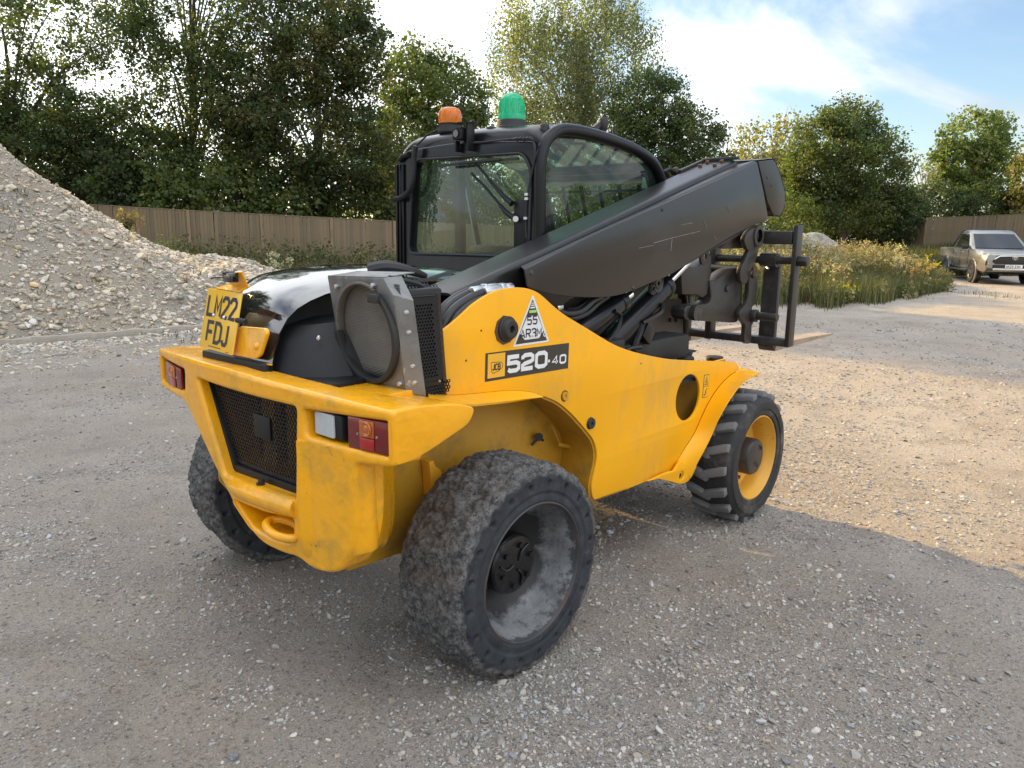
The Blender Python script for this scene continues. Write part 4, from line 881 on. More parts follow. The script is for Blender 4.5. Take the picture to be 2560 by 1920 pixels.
def lat(name, prof, mat, par, n=64, bev=0): return MB().lathe(prof, (0, 0, 0), (0, 1, 0), n).build(name, mat, par, bev=bev, smooth=40)
rt_me = None
for side in (-1, 1):
    w_ = wheel(.203, side * .838, .424, side)
    if side > 0: w_.location = (.14 + .17 * math.sin(.14), .97 + .17 * math.cos(.14), .420); w_.rotation_euler = (0, 0, math.pi - .14)   # the left wheel sits further out and toes
    if rt_me is None: o = npmesh('tyre', tv, tf, m_wtyre, w_, smooth=True); rt_me = o.data
    else: o = link('tyre', rt_me, None, w_); o.rotation_euler = (0, 1.9, 0)
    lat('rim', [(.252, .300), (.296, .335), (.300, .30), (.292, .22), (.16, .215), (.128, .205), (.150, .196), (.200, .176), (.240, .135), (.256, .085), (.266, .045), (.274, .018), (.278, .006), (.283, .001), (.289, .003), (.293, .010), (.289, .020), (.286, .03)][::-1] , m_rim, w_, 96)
    lat('rim_edge', [(.2745, .012), (.2795, .0015), (.283, -.0005), (.286, .003)], m_redge, w_, 96)
    hb = MB().lathe([(0, .105), (.095, .106), (.118, .112), (.126, .122), (.127, .20)], (0, 0, 0), (0, 1, 0), 40)
    for k in range(6):
        a = k * math.pi / 3 + .3; hb.cyl((.085 * math.cos(a), .107, .085 * math.sin(a)), (.085 * math.cos(a), .092, .085 * math.sin(a)), .012, n=6)
    for k in range(3):
        a = k * 2.1 + .8; hb.tube([(.02 * math.cos(a), .103, .02 * math.sin(a)), (.06 * math.cos(a + .3), .10, .06 * math.sin(a + .3)), (.10 * math.cos(a), .103, .10 * math.sin(a))], .005, 6, sub=4)
    hb.build('hub', m_hub, w_)
R1 = .378
lugm = None
def lug_mesh():
    """one chevron lug: long outer bar with kink, on the tyre's surface (angle, y) -> wrapped"""
    mb = MB()
    def wrap(a, y, r): return (r * math.cos(a), y, r * math.sin(a))
    def bar(pts, w0, r0, r1):
        w0 *= 1.22; secs = []
        for (a, y, k) in pts:
            w2 = w0 * k; secs.append([wrap(a - w2 * 1.25, y, r0), wrap(a + w2 * 1.25, y, r0), wrap(a + w2, y, r1), wrap(a - w2, y, r1)])
        mb.loft(secs)
    bar([(0.0, .022, .95), (.03, .06, 1.0), (.075, .105, 1.0), (.115, .150, .95), (.125, .168, .7)], .052, R1 - .014, R1 + .030)
    return mb
def lug_mesh2():
    mb = MB()
    def wrap(a, y, r): return (r * math.cos(a), y, r * math.sin(a))
    secs = []
    for (a, y, k) in [(.145, .275, .95), (.11, .235, 1.0), (.065, .19, 1.0), (.02, .145, .9), (.01, .13, .65)]:
        w2 = .064 * k; a = -a; secs.append([wrap(a - w2 * 1.25, y, R1 - .014), wrap(a + w2 * 1.25, y, R1 - .014), wrap(a + w2, y, R1 + .030), wrap(a - w2, y, R1 + .030)])
    mb.loft(secs); return mb
for side in (-1, 1):
    w_ = wheel(2.371, side * .762, .403, side)
    lat('tyre', [(.262, .015), (.268, .004), (.285, .0), (.300, .0045), (.304, -.003), (.325, -.006), (.345, -.004), (.349, .004), (.366, .012), (.374, .022), (.378, .04), (.380, .15), (.378, .26), (.370, .28), (.345, .296), (.30, .298), (.262, .288)], m_tyre, w_, 96)
    for maker in (lug_mesh, lug_mesh2):
        for k in range(18):
            if k == 0: o = maker().build('tread_lug', m_lug, w_, bev=.006, seg=2); me0 = o.data
            else: o = link('tread_lug', me0, None, w_)
            o.rotation_euler = (0, 2 * math.pi * k / 18 + (.0 if maker is lug_mesh else .17), 0)
    lat('rim', [(.266, .026), (.262, .012), (.255, .010), (.250, .020), (.246, .045), (.236, .060), (.230, .10), (.226, .145), (.200, .158), (.10, .165), (.03, .165)], m_yrim, w_, 80)
    hb = MB().lathe([(0, .018), (.085, .018), (.104, .024), (.112, .036), (.113, .17)], (0, 0, 0), (0, 1, 0), 36)
    hb.tube([(.03, .017, .07), (.055, .013, .06), (.05, .013, .035)], .004, 6, sub=3); hb.tube([(-.02, .016, -.05), (.0, .013, -.03), (.01, .013, -.06)], .004, 6, sub=3)
    hb.build('hub', m_steel, w_)
    nu = MB()
    for k in range(8): a = k * math.pi / 4 + .2; nu.cyl((.165 * math.cos(a), .155, .165 * math.sin(a)), (.165 * math.cos(a), .13, .165 * math.sin(a)), .013, n=6)
    nu.build_each('wheel_nut', m_rust, w_)
for x in (.23, 2.371):
    ax = MB(); ax.box((x, .0 if x > 1 else .15, .405), (.14, 1.05 if x > 1 else 1.35, .13)); ax.lathe([(0, -.16), (.12, -.16), (.15, -.08), (.15, .08), (.12, .16), (0, .16)], (x, 0, .41), (0, 1, 0), 20)
    for s in (-1, 1): ax.cyl((x, s * .36, .405), (x, s * .62, .405), .105, .10, 20)
    ax.build('axle', m_dark, TH, bev=.012)

# ---- chassis
YP = -.57
front_fold = [(1255, 165), (1180, 205), (1100, 280), (1030, 370), (960, 490), (900, 620), (850, 740), (780, 860), (720, 970), (665, 1075)]
top = catmull(xz(Z4, [(170, 415), (230, 370), (300, 310), (380, 235), (450, 185), (530, 140), (600, 118), (680, 108), (760, 112), (830, 135), (880, 170), (940, 225), (1020, 290), (1100, 340), (1200, 400), (1300, 462), (1400, 515), (1500, 550), (1600, 575), (1700, 595), (1800, 607), (1950, 613), (2100, 617), (2160, 620)], YP), 3)
nose = xz(Z6, [(1225, 95), (1255, 130)], YP)
fold = catmull(xz(Z6, front_fold, YP), 4)
bottom = xz(Z6, [(640, 1092), (520, 1140)], YP) + xz(Z4, [(1690, 1420), (1560, 1470), (1400, 1525), (1250, 1580)], YP)
arch = catmull(xz(Z4, [(1235, 1560), (1222, 1490), (1228, 1430), (1242, 1350), (1251, 1280), (1246, 1220), (1226, 1160), (1190, 1110), (1140, 1050), (1080, 985), (1020, 930), (960, 890), (880, 858)], YP), 3)
lipfold = catmull(xz(Z4, [(880, 858), (800, 832), (700, 820), (600, 822), (450, 836), (300, 850), (215, 850)], YP), 3)
rear = xz(Z4, [(205, 810), (190, 700), (178, 520)], YP)
outer = [tuple(p) for p in top] + nose + [tuple(p) for p in fold] + bottom + [tuple(p) for p in arch] + [tuple(p) for p in lipfold[1:]] + rear
hole = []
cx, cz = np.mean([xz(Z6, [q], YP)[0] for q in ((775, 200), (800, 618), (698, 410), (900, 410))], 0)
rx = abs(xz(Z6, [(900, 410)], YP)[0][0] - xz(Z6, [(698, 410)], YP)[0][0]) / 2; rz = abs(xz(Z6, [(775, 200)], YP)[0][1] - xz(Z6, [(800, 618)], YP)[0][1]) / 2
rhole = (rx + rz) / 2
hole = [(cx + rhole * math.cos(a), cz + rhole * math.sin(a)) for a in np.linspace(0, 2 * math.pi, 40, endpoint=False)]
def crease(q):   # the panel's lower third is folded slightly inwards
    x, y, z = q; k = max(0., .66 - z); return (x, y + .06 * k, z)
sp = plate('side_panel', m_yel, TH, outer, [hole], mapXZ, YP, YP + .014, bev=.003, bend=crease, cuts=[(1, .66)], smooth=25)
def ribbon(name, A, B, mat, par, th=.009, rows=4, bulge=None):
    A = [np.array(p, float) for p in A]; B = [np.array(p, float) for p in B]; n = 40
    def rs(P):
        s = np.concatenate([[0], np.cumsum([np.linalg.norm(b - a) for a, b in zip(P[:-1], P[1:])])]); tt = np.linspace(0, s[-1], n)
        return np.stack([np.interp(tt, s, [p[i] for p in P]) for i in range(3)], 1)
    a, b = rs(A), rs(B)
    return MB().sheet([list(a + (b - a) * k / rows) for k in range(rows + 1)]).build(name, mat, par, solid=th, smooth=40)
lo = catmull([pY(*Z4(*q), y) for q, y in [((880, 866), YP), ((780, 875), -.60), ((650, 890), -.645), ((500, 905), -.67), ((350, 915), -.675), ((215, 893), -.675), ((90, 862), -.665)]], 4)
li = [(p[0], YP, p[1]) for p in lipfold] + [pY(*Z4(80, 838), YP)]
ribbon('mudguard_lip', li, lo, m_yel, sp)
fo = catmull([pY(*Z6(*q), y) for q, y in [((1440, 185), -.66), ((1330, 240), -.675), ((1260, 300), -.68), ((1190, 390), -.685), ((1120, 500), -.685), ((1060, 620), -.675), ((1010, 750), -.66), ((940, 890), -.64), ((870, 1020), -.615), ((822, 1125), -.595)]], 4)
fi = [pY(*Z6(1262, 138), YP)] + [np.array((p[0], YP - .002 + .06 * max(0, .66 - p[1]), p[1])) for p in fold]
ribbon('mudguard_lip', fi, fo, m_yel, sp)
# bracket with the tow eye hole under the front lip
lug = [pY(*Z6(*q), -.585)[[0, 2]] for q in [(600, 1085), (665, 1070), (720, 985), (800, 1020), (870, 1025), (845, 1085), (822, 1130), (790, 1165), (750, 1187), (700, 1187), (640, 1168), (520, 1142), (430, 1165)]]
hc = pY(*Z6(733, 1111), -.585)[[0, 2]]
plate('tie_down_lug', m_yel, TH, [tuple(q) for q in lug], [[(hc[0] + .026 * math.cos(a), hc[1] + .026 * math.sin(a)) for a in np.linspace(0, 6.283, 20, endpoint=False)]], mapXZ, -.588, -.572, bev=.003)
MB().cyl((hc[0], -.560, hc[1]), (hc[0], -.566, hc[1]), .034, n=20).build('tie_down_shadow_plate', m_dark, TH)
# inner walls, belly and opposite side
YI = -.34
ar3 = [(p[0], p[1]) for p in arch]
ribbon('wheel_arch', [(a, YP + .012 + .06 * max(0, .66 - z), z) for a, z in ar3] + [(p[0], YP + .012, p[1] + .004) for p in lipfold], [(a + .03, YI, z) for a, z in ar3] + [(p[0], YI, p[1] + .004) for p in lipfold], m_yin, TH, th=.01)
chs = [(-.50, 1.16), (-.50, .70), (-.33, .45), (-.05, .44), (0, .52), (.10, .60), (.30, .60), (.38, .56), (.46, .42), (1.20, .33), (1.75, .33), (1.95, .55), (2.15, .72), (2.6, .74), (2.62, .90), (1.4, .96), (.9, 1.02), (.9, 1.12)]
for s in (-1, 1): MB().prism(chs, mapXZ, s * .34, s * .32).build('chassis_plate', m_yin, TH, bev=.004)
plateL = [(-.5, 1.2), (-.5, 1.05), (.1, 1.08), (.5, 1.02), (.85, .8), (.96, .55), (.95, .32), (1.6, .26), (1.9, .28), (2.02, .62), (2.2, .88), (2.5, .94), (2.45, .98), (1.2, 1.0), (.8, 1.1), (.5, 1.2)]
plate('side_panel', m_yel, TH, plateL, [], mapXZ, .556, .57, bev=.003)
be = MB(); be.box((1.3, 0, .36), (.9, .62, .02)); be.box((1.72, -.03, .925), (1.3, 1.02, .02)); be.box((2.45, 0, .80), (.04, 1.05, .20))
be.build('belly_plate', m_dark, TH)
MB().box((2.12, -.375, .70), (.95, .02, .48)).build('tank_side', m_yin, TH)
MB().box((1.42, -.405, .62), (.02, .10, .50)).build('chassis_gusset', m_yin, TH)
# inside the arch: small bar, hook and lever
p = pY(*Z4(1060, 1200), -.39); q = pY(*Z4(1135, 1225), -.39)
MB().bar(pY(*Z4(985, 1190), -.40), q, .012, .018).build('arch_rib', m_yin, TH, bev=.002)
MB().tube([pY(*Z4(940, 1060), -.40), pY(*Z4(965, 1120), -.40), pY(*Z4(990, 1185), -.40)], .005, 6, sub=3).build('arch_cable', m_yin, TH)
MB().tube([pY(*Z4(800, 1195), -.37), pY(*Z4(850, 1150), -.375), pY(*Z4(880, 1165), -.38)], .007, 6, sub=3).cyl(pY(*Z4(850, 1140), -.36), pY(*Z4(850, 1140), -.385), .02).build('arch_lever', m_dark, TH)
mb = MB(); q0 = pY(*Z4(60, 1300), -.36)
hk = [pY(*Z4(*q), -.36)[[0, 2]] for q in [(48, 1302), (78, 1290), (92, 1328), (128, 1356), (150, 1402), (150, 1500), (112, 1540), (66, 1540), (60, 1400)]]
plate('lifting_lug', m_yel, TH, [tuple(a) for a in hk], [], mapXZ, -.40, -.345, bev=.004)
# boss at the boom pivot, smaller bosses
bc = pY(*Z4(623, 392), YP)
pb = empty('pivot_pin', parent=TH)
MB().lathe([(.0, .004), (.060, .004), (.060, -.004), (0, -.004)], bc + A3(-.008, 0, -.004), (0, -1, 0), 9).build('pin_plate', m_rust, pb)
MB().lathe([(0, .004), (.052, .004), (.052, .012), (.048, .016), (.043, .015), (.040, .030), (.036, .035), (.015, .035), (.014, .014), (0, .012)], bc, (0, -1, 0), 32).build('pin', m_rub, pb, bev=.0015)
c = pY(*Z4(1027, 857), YP); MB().lathe([(0, .003), (.008, .003), (.009, .008), (.020, .008), (.021, .003)], c, (0, -1, 0), 20).build('grease_boss', m_yin, TH)
MB().lathe([(.021, 0), (.025, .003), (.0255, 0)], c, (0, -1, 0), 24).build('boss_ring', m_ink, TH)
c = pY(*Z4(1205, 1045), YP + .0); MB().lathe([(0, .004), (.008, .004), (.009, .012), (.026, .012), (.030, 0)], c, (0, -1, 0), 14).build('drain_plug', m_rub, TH)
for q in [(345, 612), (450, 405), (195, 685), (1555, 632)]:
    c = pY(*Z4(*q), YP); MB().cyl(c, c + A3(0, -.002, 0), .004, n=8).build('chip', m_ink, TH)

# ---- decals
def frame_y(u1, v1, u2, v2, u3, v3, y):
    """frame of a flat decal on the plane Y=y from its bottom left, bottom right, top left corners in view"""
    a, b, c = pY(u1, v1, y), pY(u2, v2, y), pY(u3, v3, y); ex = b - a; W_ = np.linalg.norm(ex); ex /= W_
    ey = c - a; H_ = ey - ex * (ey @ ex); H2 = np.linalg.norm(H_); return (a, ex, H_ / H2, np.cross(ex, H_ / H2)), W_, H2
def quad(fr, x0, y0, x1, y1, lift): O, ex, ey, ez = fr; return [O + ex * x + ey * y + ez * lift for x, y in ((x0, y0), (x1, y0), (x1, y1), (x0, y1))]
def flat(name, mat, par, fr, rects, lift): 
    mb = MB()
    for i, r in enumerate(rects): mb.add(quad(fr, *r, lift + i * .0001), [(0, 1, 2, 3)])
    return mb.build(name, mat, par, smooth=0)
def poly(name, mat, par, fr, pl, lift):
    O, ex, ey, ez = fr; return MB().add([O + ex * x + ey * y + ez * lift for x, y in pl], [tuple(range(len(pl)))]).build(name, mat, par, smooth=0)
fr, W_, H_ = frame_y(*Z4(475, 760), *Z4(1050, 665), *Z4(482, 562), YP)
if fr[3][1] > 0: fr = (fr[0], fr[1], fr[2], -fr[3])
d = flat('model_decal', m_deckl, TH, fr, [(0, 0, W_, H_)], .0010)
k = W_ / 1.0
flat('logo_panel', m_dy, d, fr, [(.025 * W_, .10 * H_, .215 * W_, .95 * H_)], .0018)
mb = MB(); x0, x1, y0, y1 = .06 * W_, .185 * W_, .26 * H_, .66 * H_
stroke(mb, [(x0 + .002, y1), (x1 - .006, y1 - .004), (x1, y1 - .012), (x1, y0 + .02), (x1 - .02, y0 + .008), (x0 + .016, y0), (x0 + .006, y0 + .004), (x0, y1 - .006), (x0 + .002, y1)], .0011, fr, .0026)
LW = (x1 - x0); text(mb, 'JCB', x0 + .16 * LW, y0 + .24 * (y1 - y0), .60 * (y1 - y0), .17 * LW, .085 * LW, .075 * LW, (fr[0] + fr[2] * .0, fr[1], fr[2], fr[3]), .0026)
mb.build('logo', m_ink, d, smooth=0)
mb = MB(); hh = .66 * H_; text(mb, '5z0', .250 * W_, .17 * H_, hh, .122 * W_, .044 * W_, .034 * W_, fr, .0024); xx = .74 * W_
text(mb, '-', xx - .012 * W_, .27 * H_, .30 * H_, .035 * W_, .0, .022 * W_, fr, .0024); text(mb, '40', xx + .045 * W_, .22 * H_, .37 * H_, .072 * W_, .028 * W_, .017 * W_, fr, .0024)
mb.build('lettering', m_wht, d, smooth=0)
# triangular registration sticker
fr, W_, H_ = frame_y(*Z4(670, 517), *Z4(917, 482), *Z4(690, 170), YP)
fr = (fr[0], fr[1], fr[2], np.array((0, -1., 0)))
apx = (pY(*Z4(806, 160), YP) - fr[0]); ax_, ay_ = apx @ fr[1], apx @ fr[2]
d = poly('triangle_sticker', m_wht, TH, fr, [(0, .004), (.006, -.001), (W_ - .006, 0), (W_, .006), (ax_ + .006, ay_ - .004), (ax_, ay_), (ax_ - .005, ay_ - .004)], .0010)
def tri(s): cxm, cym = (W_ + ax_) / 3, ay_ / 3; return [(cxm + (x - cxm) * s, cym + (y - cym) * s) for x, y in ((0, 0), (W_, 0), (ax_, ay_))]
poly('sticker_border', m_deckl, d, fr, tri(.88), .0018)
A_, B_, C_ = tri(.88); 
def lerp(p, q, t_): return (p[0] + (q[0] - p[0]) * t_, p[1] + (q[1] - p[1]) * t_)
l0, r0_ = lerp(A_, C_, .07), lerp(B_, C_, .07)
inner = [(A_[0] + .24 * W_, A_[1] + .014), (B_[0] - .24 * W_, B_[1] + .014), (B_[0] - .115 * W_, lerp(B_, C_, .24)[1]), lerp(B_, C_, .62), lerp(A_, C_, .62), (A_[0] + .115 * W_, lerp(A_, C_, .24)[1])]
inner[3] = (inner[3][0] - .006, inner[3][1]); inner[4] = (inner[4][0] + .006, inner[4][1])
poly('sticker_field', m_wht, d, fr, inner, .0026)
cxm = (A_[0] + B_[0]) / 2 * .45 + ax_ * .55
mb = MB(); text(mb, '55', cxm - .135 * W_, .40 * ay_, .19 * ay_, W_ * .105, W_ * .05, W_ * .030, fr, .0034); text(mb, 'AR3M', W_ * .185, .135 * ay_, .195 * ay_, W_ * .115, W_ * .038, W_ * .028, fr, .0034); mb.build('lettering', m_ink, d, smooth=0)
flat('green_flash', m_grn_p, d, fr, [(cxm - .022, .645 * ay_, cxm + .024, .70 * ay_)], .0034)
flat('fine_print', m_wht, d, fr, [(ax_ - .016, .735 * ay_, ax_ + .013, .765 * ay_), (ax_ - .012, .785 * ay_, ax_ + .010, .81 * ay_), (ax_ - .009, .83 * ay_, ax_ + .007, .85 * ay_), (W_ * .29, .026, W_ * .42, .031), (W_ * .45, .026, W_ * .58, .033), (W_ * .61, .026, W_ * .72, .031)], .0034)
mb = MB(); c_ = (W_ * .865, .036); 
for rr_ in (.010, .0065): stroke(mb, [(c_[0] + rr_ * math.cos(a), c_[1] + rr_ * math.sin(a)) for a in np.linspace(0, 2 * math.pi, 17)], .0012, fr, .0034)
mb.build('round_mark', m_wht, d, smooth=0)
# warning label near the front mudguard
fr, W_, H_ = frame_y(*Z6(920, 415), *Z6(968, 405), *Z6(937, 208), YP); fr = (fr[0], fr[1], fr[2], np.array((0, -1., 0)))
d = flat('warning_label', m_ink, TH, fr, [(0, 0, W_, H_)], .001); flat('label_field', m_dy, d, fr, [(.003, .003, W_ - .003, H_ * .5 - .0015), (.003, H_ * .5 + .0015, W_ - .003, H_ - .003)], .0018)
mb = MB(); stroke(mb, [(W_ * .18, H_ * .58), (W_ * .82, H_ * .58), (W_ * .5, H_ * .90), (W_ * .18, H_ * .58)], .0022, fr, .0026); stroke(mb, [(W_ * .5, H_ * .62), (W_ * .5, H_ * .76)], .003, fr, .0028)
stroke(mb, [(W_ * .75, H_ * .40), (W_ * .45, H_ * .26), (W_ * .6, H_ * .2), (W_ * .25, H_ * .08)], .003, fr, .0026); stroke(mb, [(W_ * .3, H_ * .10), (W_ * .2, H_ * .18)], .002, fr, .0028)
mb.build('symbol', m_ink, d, smooth=0)

# ---- counterweight bumper: one casting, bowed in plan
def bow(y): return -.605 + .15 * y * y
CW = empty('counterweight', parent=TH)
def rnd(pts, r, n=5):
    """round the corners of a polygon"""
    o = []; N = len(pts)
    for i in range(N):
        p, a, b = np.array(pts[i], float), np.array(pts[i - 1], float), np.array(pts[(i + 1) % N], float); ri = r[i] if hasattr(r, '__len__') else r
        da, db = a - p, b - p; la, lb = np.linalg.norm(da), np.linalg.norm(db); k = min(ri, la * .45, lb * .45)
        s, e = p + da / la * k, p + db / lb * k
        for j in range(n + 1): t_ = j / n; o.append(tuple((1 - t_) ** 2 * s + 2 * t_ * (1 - t_) * p + t_ * t_ * e))
    return o
bo = rnd([(.842, 1.208), (.842, 1.03), (.43, 1.040), (.345, .985), (.155, .825), (-.028, .676), (-.170, .600), (-.30, .598), (-.395, .606), (-.46, .584), (-.53, .586), (-.60, .606), (-.660, .69), (-.685, .80), (-.690, 1.010), (-.842, 1.022), (-.842, 1.205), (-.40, 1.228), (0, 1.24), (.4, 1.232)], [.02, .02, .06, .05, .04, .05, .06, .03, .03, .03, .03, .04, .05, .05, .02, .02, .02, .02, .02, .02])
gr_h = rnd([(.270, 1.163), (.074, .815), (-.392, .822), (-.420, 1.160)], .018)
ll_h = rnd([(.785, 1.178), (.800, 1.060), (.425, 1.085), (.405, 1.176)], .016)
rl_h = rnd([(-.455, 1.158), (-.465, 1.066), (-.822, 1.054), (-.822, 1.168)], .016)
mo_h = rnd([(.000, .722), (-.115, .652), (-.24, .640), (-.365, .652), (-.378, .745), (-.2, .728)], [.01, .03, .03, .02, .015, .02])
bend = lambda q: (q[0] + bow(q[1]), q[1], q[2])
plate('bumper', m_cast, CW, bo, [gr_h, ll_h, rl_h, mo_h], mapYZ, 0.0, .125, bev=.016, segs=4, bend=bend, cuts=[(0, y) for y in np.arange(-.8, .81, .1)], smooth=40)
# solid block on the right, its flank tucked in ahead of the tyre
bp_ = [(bow(-.43) + .008, -.428), (bow(-.5) + .008, -.5), (bow(-.6) + .008, -.6), (bow(-.66) + .008, -.66), (-.495, -.694), (-.455, -.690), (-.40, -.640), (-.30, -.545), (-.21, -.465), (-.20, -.428)]
secs = []
for z_, s_, dx in [(.588, .70, .05), (.600, .86, .02), (.635, .955, .0), (.71, 1., 0), (.85, 1., 0), (1.0, 1., 0.), (1.05, 1., .0)]:
    cxb, cyb = -.40, -.50; secs.append([(cxb + (x - cxb) * s_ + dx * .3, cyb + (y - cyb) * s_, z_ + (.55 * max(0, -y - .51) * min(1, (1 - s_) * 6 + .25) if z_ < .72 else 0)) for x, y in catmull(bp_, 4, True)])
MB().loft(secs).build('counterweight_block', m_cast, CW, smooth=50)
# the ears that wrap forward round each corner
for s in (-1, 1):
    ear = rnd([(-.492, 1.203), (-.36, 1.203), (-.20, 1.180), (-.135, 1.155), (-.165, 1.105), (-.33, 1.050), (-.42, 1.027), (-.492, 1.026)], [.02, .06, .05, .025, .05, .06, .05, .02])
    MB().prism(ear, mapXZ, s * .8425, s * .826).build('corner_ear', m_cast, CW, bev=.006, seg=3, smooth=50)
    ear2 = rnd([(-.385, 1.200), (-.35, 1.199), (-.20, 1.177), (-.140, 1.153), (-.168, 1.108), (-.33, 1.054), (-.385, 1.040)], [.005, .05, .05, .02, .05, .05, .005])
    MB().prism(ear2, mapXZ, s * .834, s * .60).build('ear_core', m_cast, CW, bev=.012, seg=3, smooth=50)
deck = [(bow(y) + .09, y) for y in np.linspace(-.825, .825, 21)] + [(-.36, .825), (-.36, .62), (-.22, .62), (-.22, -.62), (-.36, -.62), (-.36, -.825)]
MB().prism(deck, mapXY, 1.178, 1.199).build('deck', m_cast, CW, bev=.004)
bk = MB(); bk.box((-.40, .60, 1.11), (.02, .42, .14)); bk.box((-.41, -.64, 1.11), (.02, .40, .13)); bk.box((-.38, -.1, .66), (.02, .56, .2)); bk.box((-.45, -.40, .9), (.06, .012, .42)); bk.box((-.42, -.44, 1.1), (.10, .012, .14)); bk.box((-.42, .40, 1.12), (.10, .012, .12)); bk.box((-.42,-.1,.62),(.12,.5,.01))
bk.build('pocket_wall', m_cast, CW, bev=.004)
MB().box((-.30, 0, .98), (.02, .8, .40)).build('radiator_bay', m_dark, CW)
# rounded lower roll under the grille
MB().tube([(bow(y) + .02, y, .775 + .022 * abs(y - .05)) for y in np.linspace(.035, -.385, 10)], [.030, .038, .040, .040, .040, .040, .040, .040, .040, .038], 14).build('lower_roll', m_cast, CW, smooth=60)
# tow eye
tw = MB(); tw.tube([(-.575 + .05 * math.sin(a), -.30 + .085 * math.cos(a), .688 + .010 * math.cos(a)) for a in np.linspace(0, 2 * math.pi, 24, endpoint=False)], .016, 10, closed=True)
tw.build('tow_eye', m_cast, CW, smooth=50)

# ---- grille
def perf(name, mat, par, inside, mapf, a0, a1, b0, b1, pitch, hole, th=.0015, n=8, squash=1.0, solid_in=None):
    """perforated sheet: hexagonal cells, each with a round or slotted hole"""
    mb = MB(); rowh = pitch * .866 * squash; r = 0; b_ = b0
    while b_ < b1:
        a_ = a0 + (pitch / 2 if r % 2 else 0)
        while a_ < a1:
            if inside(a_, b_):
                hexo = [(a_ + pitch / math.sqrt(3) * 1.0 * math.sin(k * math.pi / 3), b_ + squash * pitch / math.sqrt(3) * math.cos(k * math.pi / 3)) for k in range(6)]
                if solid_in and solid_in(a_, b_): mb.add([mapf(x, y, 0) for x, y in hexo], [tuple(range(6))])
                else:
                    inn = [(a_ + hole * math.sin(k * math.pi / 3), b_ + squash * hole * math.cos(k * math.pi / 3)) for k in range(6)]
                    mb.add([mapf(x, y, 0) for x, y in hexo + inn] + [mapf(x, y, .004) for x, y in inn], [(k, (k + 1) % 6, 6 + (k + 1) % 6, 6 + k) for k in range(6)] + [(6 + k, 6 + (k + 1) % 6, 12 + (k + 1) % 6, 12 + k) for k in range(6)])
            a_ += pitch
        b_ += rowh; r += 1
    return mb.build(name, mat, par, smooth=0)
def gl_left(z): return np.interp(z, [.80, 1.17], [.09, .285])
gx_ = lambda a, b, c: (bow(a) + .060 + c, a, b)
perf('grille_mesh', m_plas, CW, lambda a, b: -.395 < a < gl_left(b) - .02 and .845 < b < 1.155, gx_, -.43, .30, .83, 1.17, .0172, .0074, squash=.92, solid_in=lambda a, b: (-.19 < a < -.075 and .985 < b < 1.075) or a > gl_left(b) - .045 or b < .86 or a < -.385)
fr_ = MB()
for a, b in [((.285, 1.165), (.075, .815)), ((.08, .828), (-.41, .832)), ((-.405, .82), (-.41, 1.17)), ((.28, 1.16), (-.41, 1.163))]: fr_.bar(gx_(a[0], a[1], -.002), gx_(b[0], b[1], -.002), .03, .03, (1, 0, 0))
fr_.build('grille_frame', m_plas, CW, bev=.003)
MB().box((bow(-.13) + .0575, -.133, 1.03), (.005, .115, .09)).build('grille_badge_plate', m_plas, CW, bev=.002)
MB().box((bow(-.12) + .03, -.155, .826), (.02, .018, .028)).cyl((bow(-.12) + .01, -.155, .826), (bow(-.12) + .03, -.155, .826), .006).build('grille_catch', m_steel, CW, bev=.002)
gi = MB()
for k in range(4): gi.box((-.40 + .02 * k, .05 - .15 * k, .98), (.03, .10, .33))
gi.build_each('radiator_louvre', m_yin, CW)

# ---- rear lamps
def tail_lamp(y0, y1, z0, z1, x, slope, par):
    L_ = empty('tail_light', parent=TH); wd = y1 - y0
    def bx(name, mat, a0, a1, b0, b1, d0, d1, bev=.003):
        ya, yb = y0 + wd * a0, y0 + wd * a1
        q = [(x + slope * (ya - y0) , ya), (x + slope * (yb - y0), yb)]
        MB().add([(q[0][0] - d1, ya, z0 + (z1 - z0) * b0), (q[1][0] - d1, yb, z0 + (z1 - z0) * b0), (q[1][0] - d1, yb, z0 + (z1 - z0) * b1), (q[0][0] - d1, ya, z0 + (z1 - z0) * b1),
                  (q[0][0] - d0, ya, z0 + (z1 - z0) * b0), (q[1][0] - d0, yb, z0 + (z1 - z0) * b0), (q[1][0] - d0, yb, z0 + (z1 - z0) * b1), (q[0][0] - d0, ya, z0 + (z1 - z0) * b1)],
                 [(0, 1, 2, 3), (4, 5, 6, 7), (0, 1, 5, 4), (1, 2, 6, 5), (2, 3, 7, 6), (3, 0, 4, 7)]).build(name, mat, L_, bev=bev)
    bx('housing', m_plas, 0, 1, 0, 1, -.07, 0)
    bx('red_lens', m_red, .01, .99, .02, .98, 0.001, .016, .004)
    bx('amber_lens', m_amb, .34, .68, .44, .94, .0165, .021, .002)
    bx('stop_lens', m_red2, .34, .68, .06, .42, .0165, .0205, .002)
    ym, zm = y0 + wd * .51, z0 + (z1 - z0) * .69
    MB().lathe([(.026, 0), (.022, .004), (.014, .001), (.006, .0035), (0, .004)], (x + slope * wd * .5 - .021, ym, zm), (-1, 0, 0), 20).build('bulb_lens', m_amb, L_)
    for a in (.28, .74):
        y_ = y0 + wd * a; MB().cyl((x + slope * wd * a - .015, y_, z0 + (z1 - z0) * .5), (x + slope * wd * a - .019, y_, z0 + (z1 - z0) * .5), .004, n=10).build('lens_screw', m_zinc, L_)
    return L_
tail_lamp(-.824, -.652, 1.056, 1.166, bow(-.824) + .020, -.20, CW)
tail_lamp(.475, .715, 1.070, 1.172, bow(.475) + .022, .17, CW)
wl = empty('work_light', parent=TH)
MB().box((bow(-.53) + .075, -.545, 1.113), (.09, .155, .085)).build('housing', m_plas, wl, bev=.008)
MB().box((bow(-.53) + .027, -.532, 1.113), (.014, .105, .080)).build('lens', m_clear, wl, bev=.006)
rib = MB()
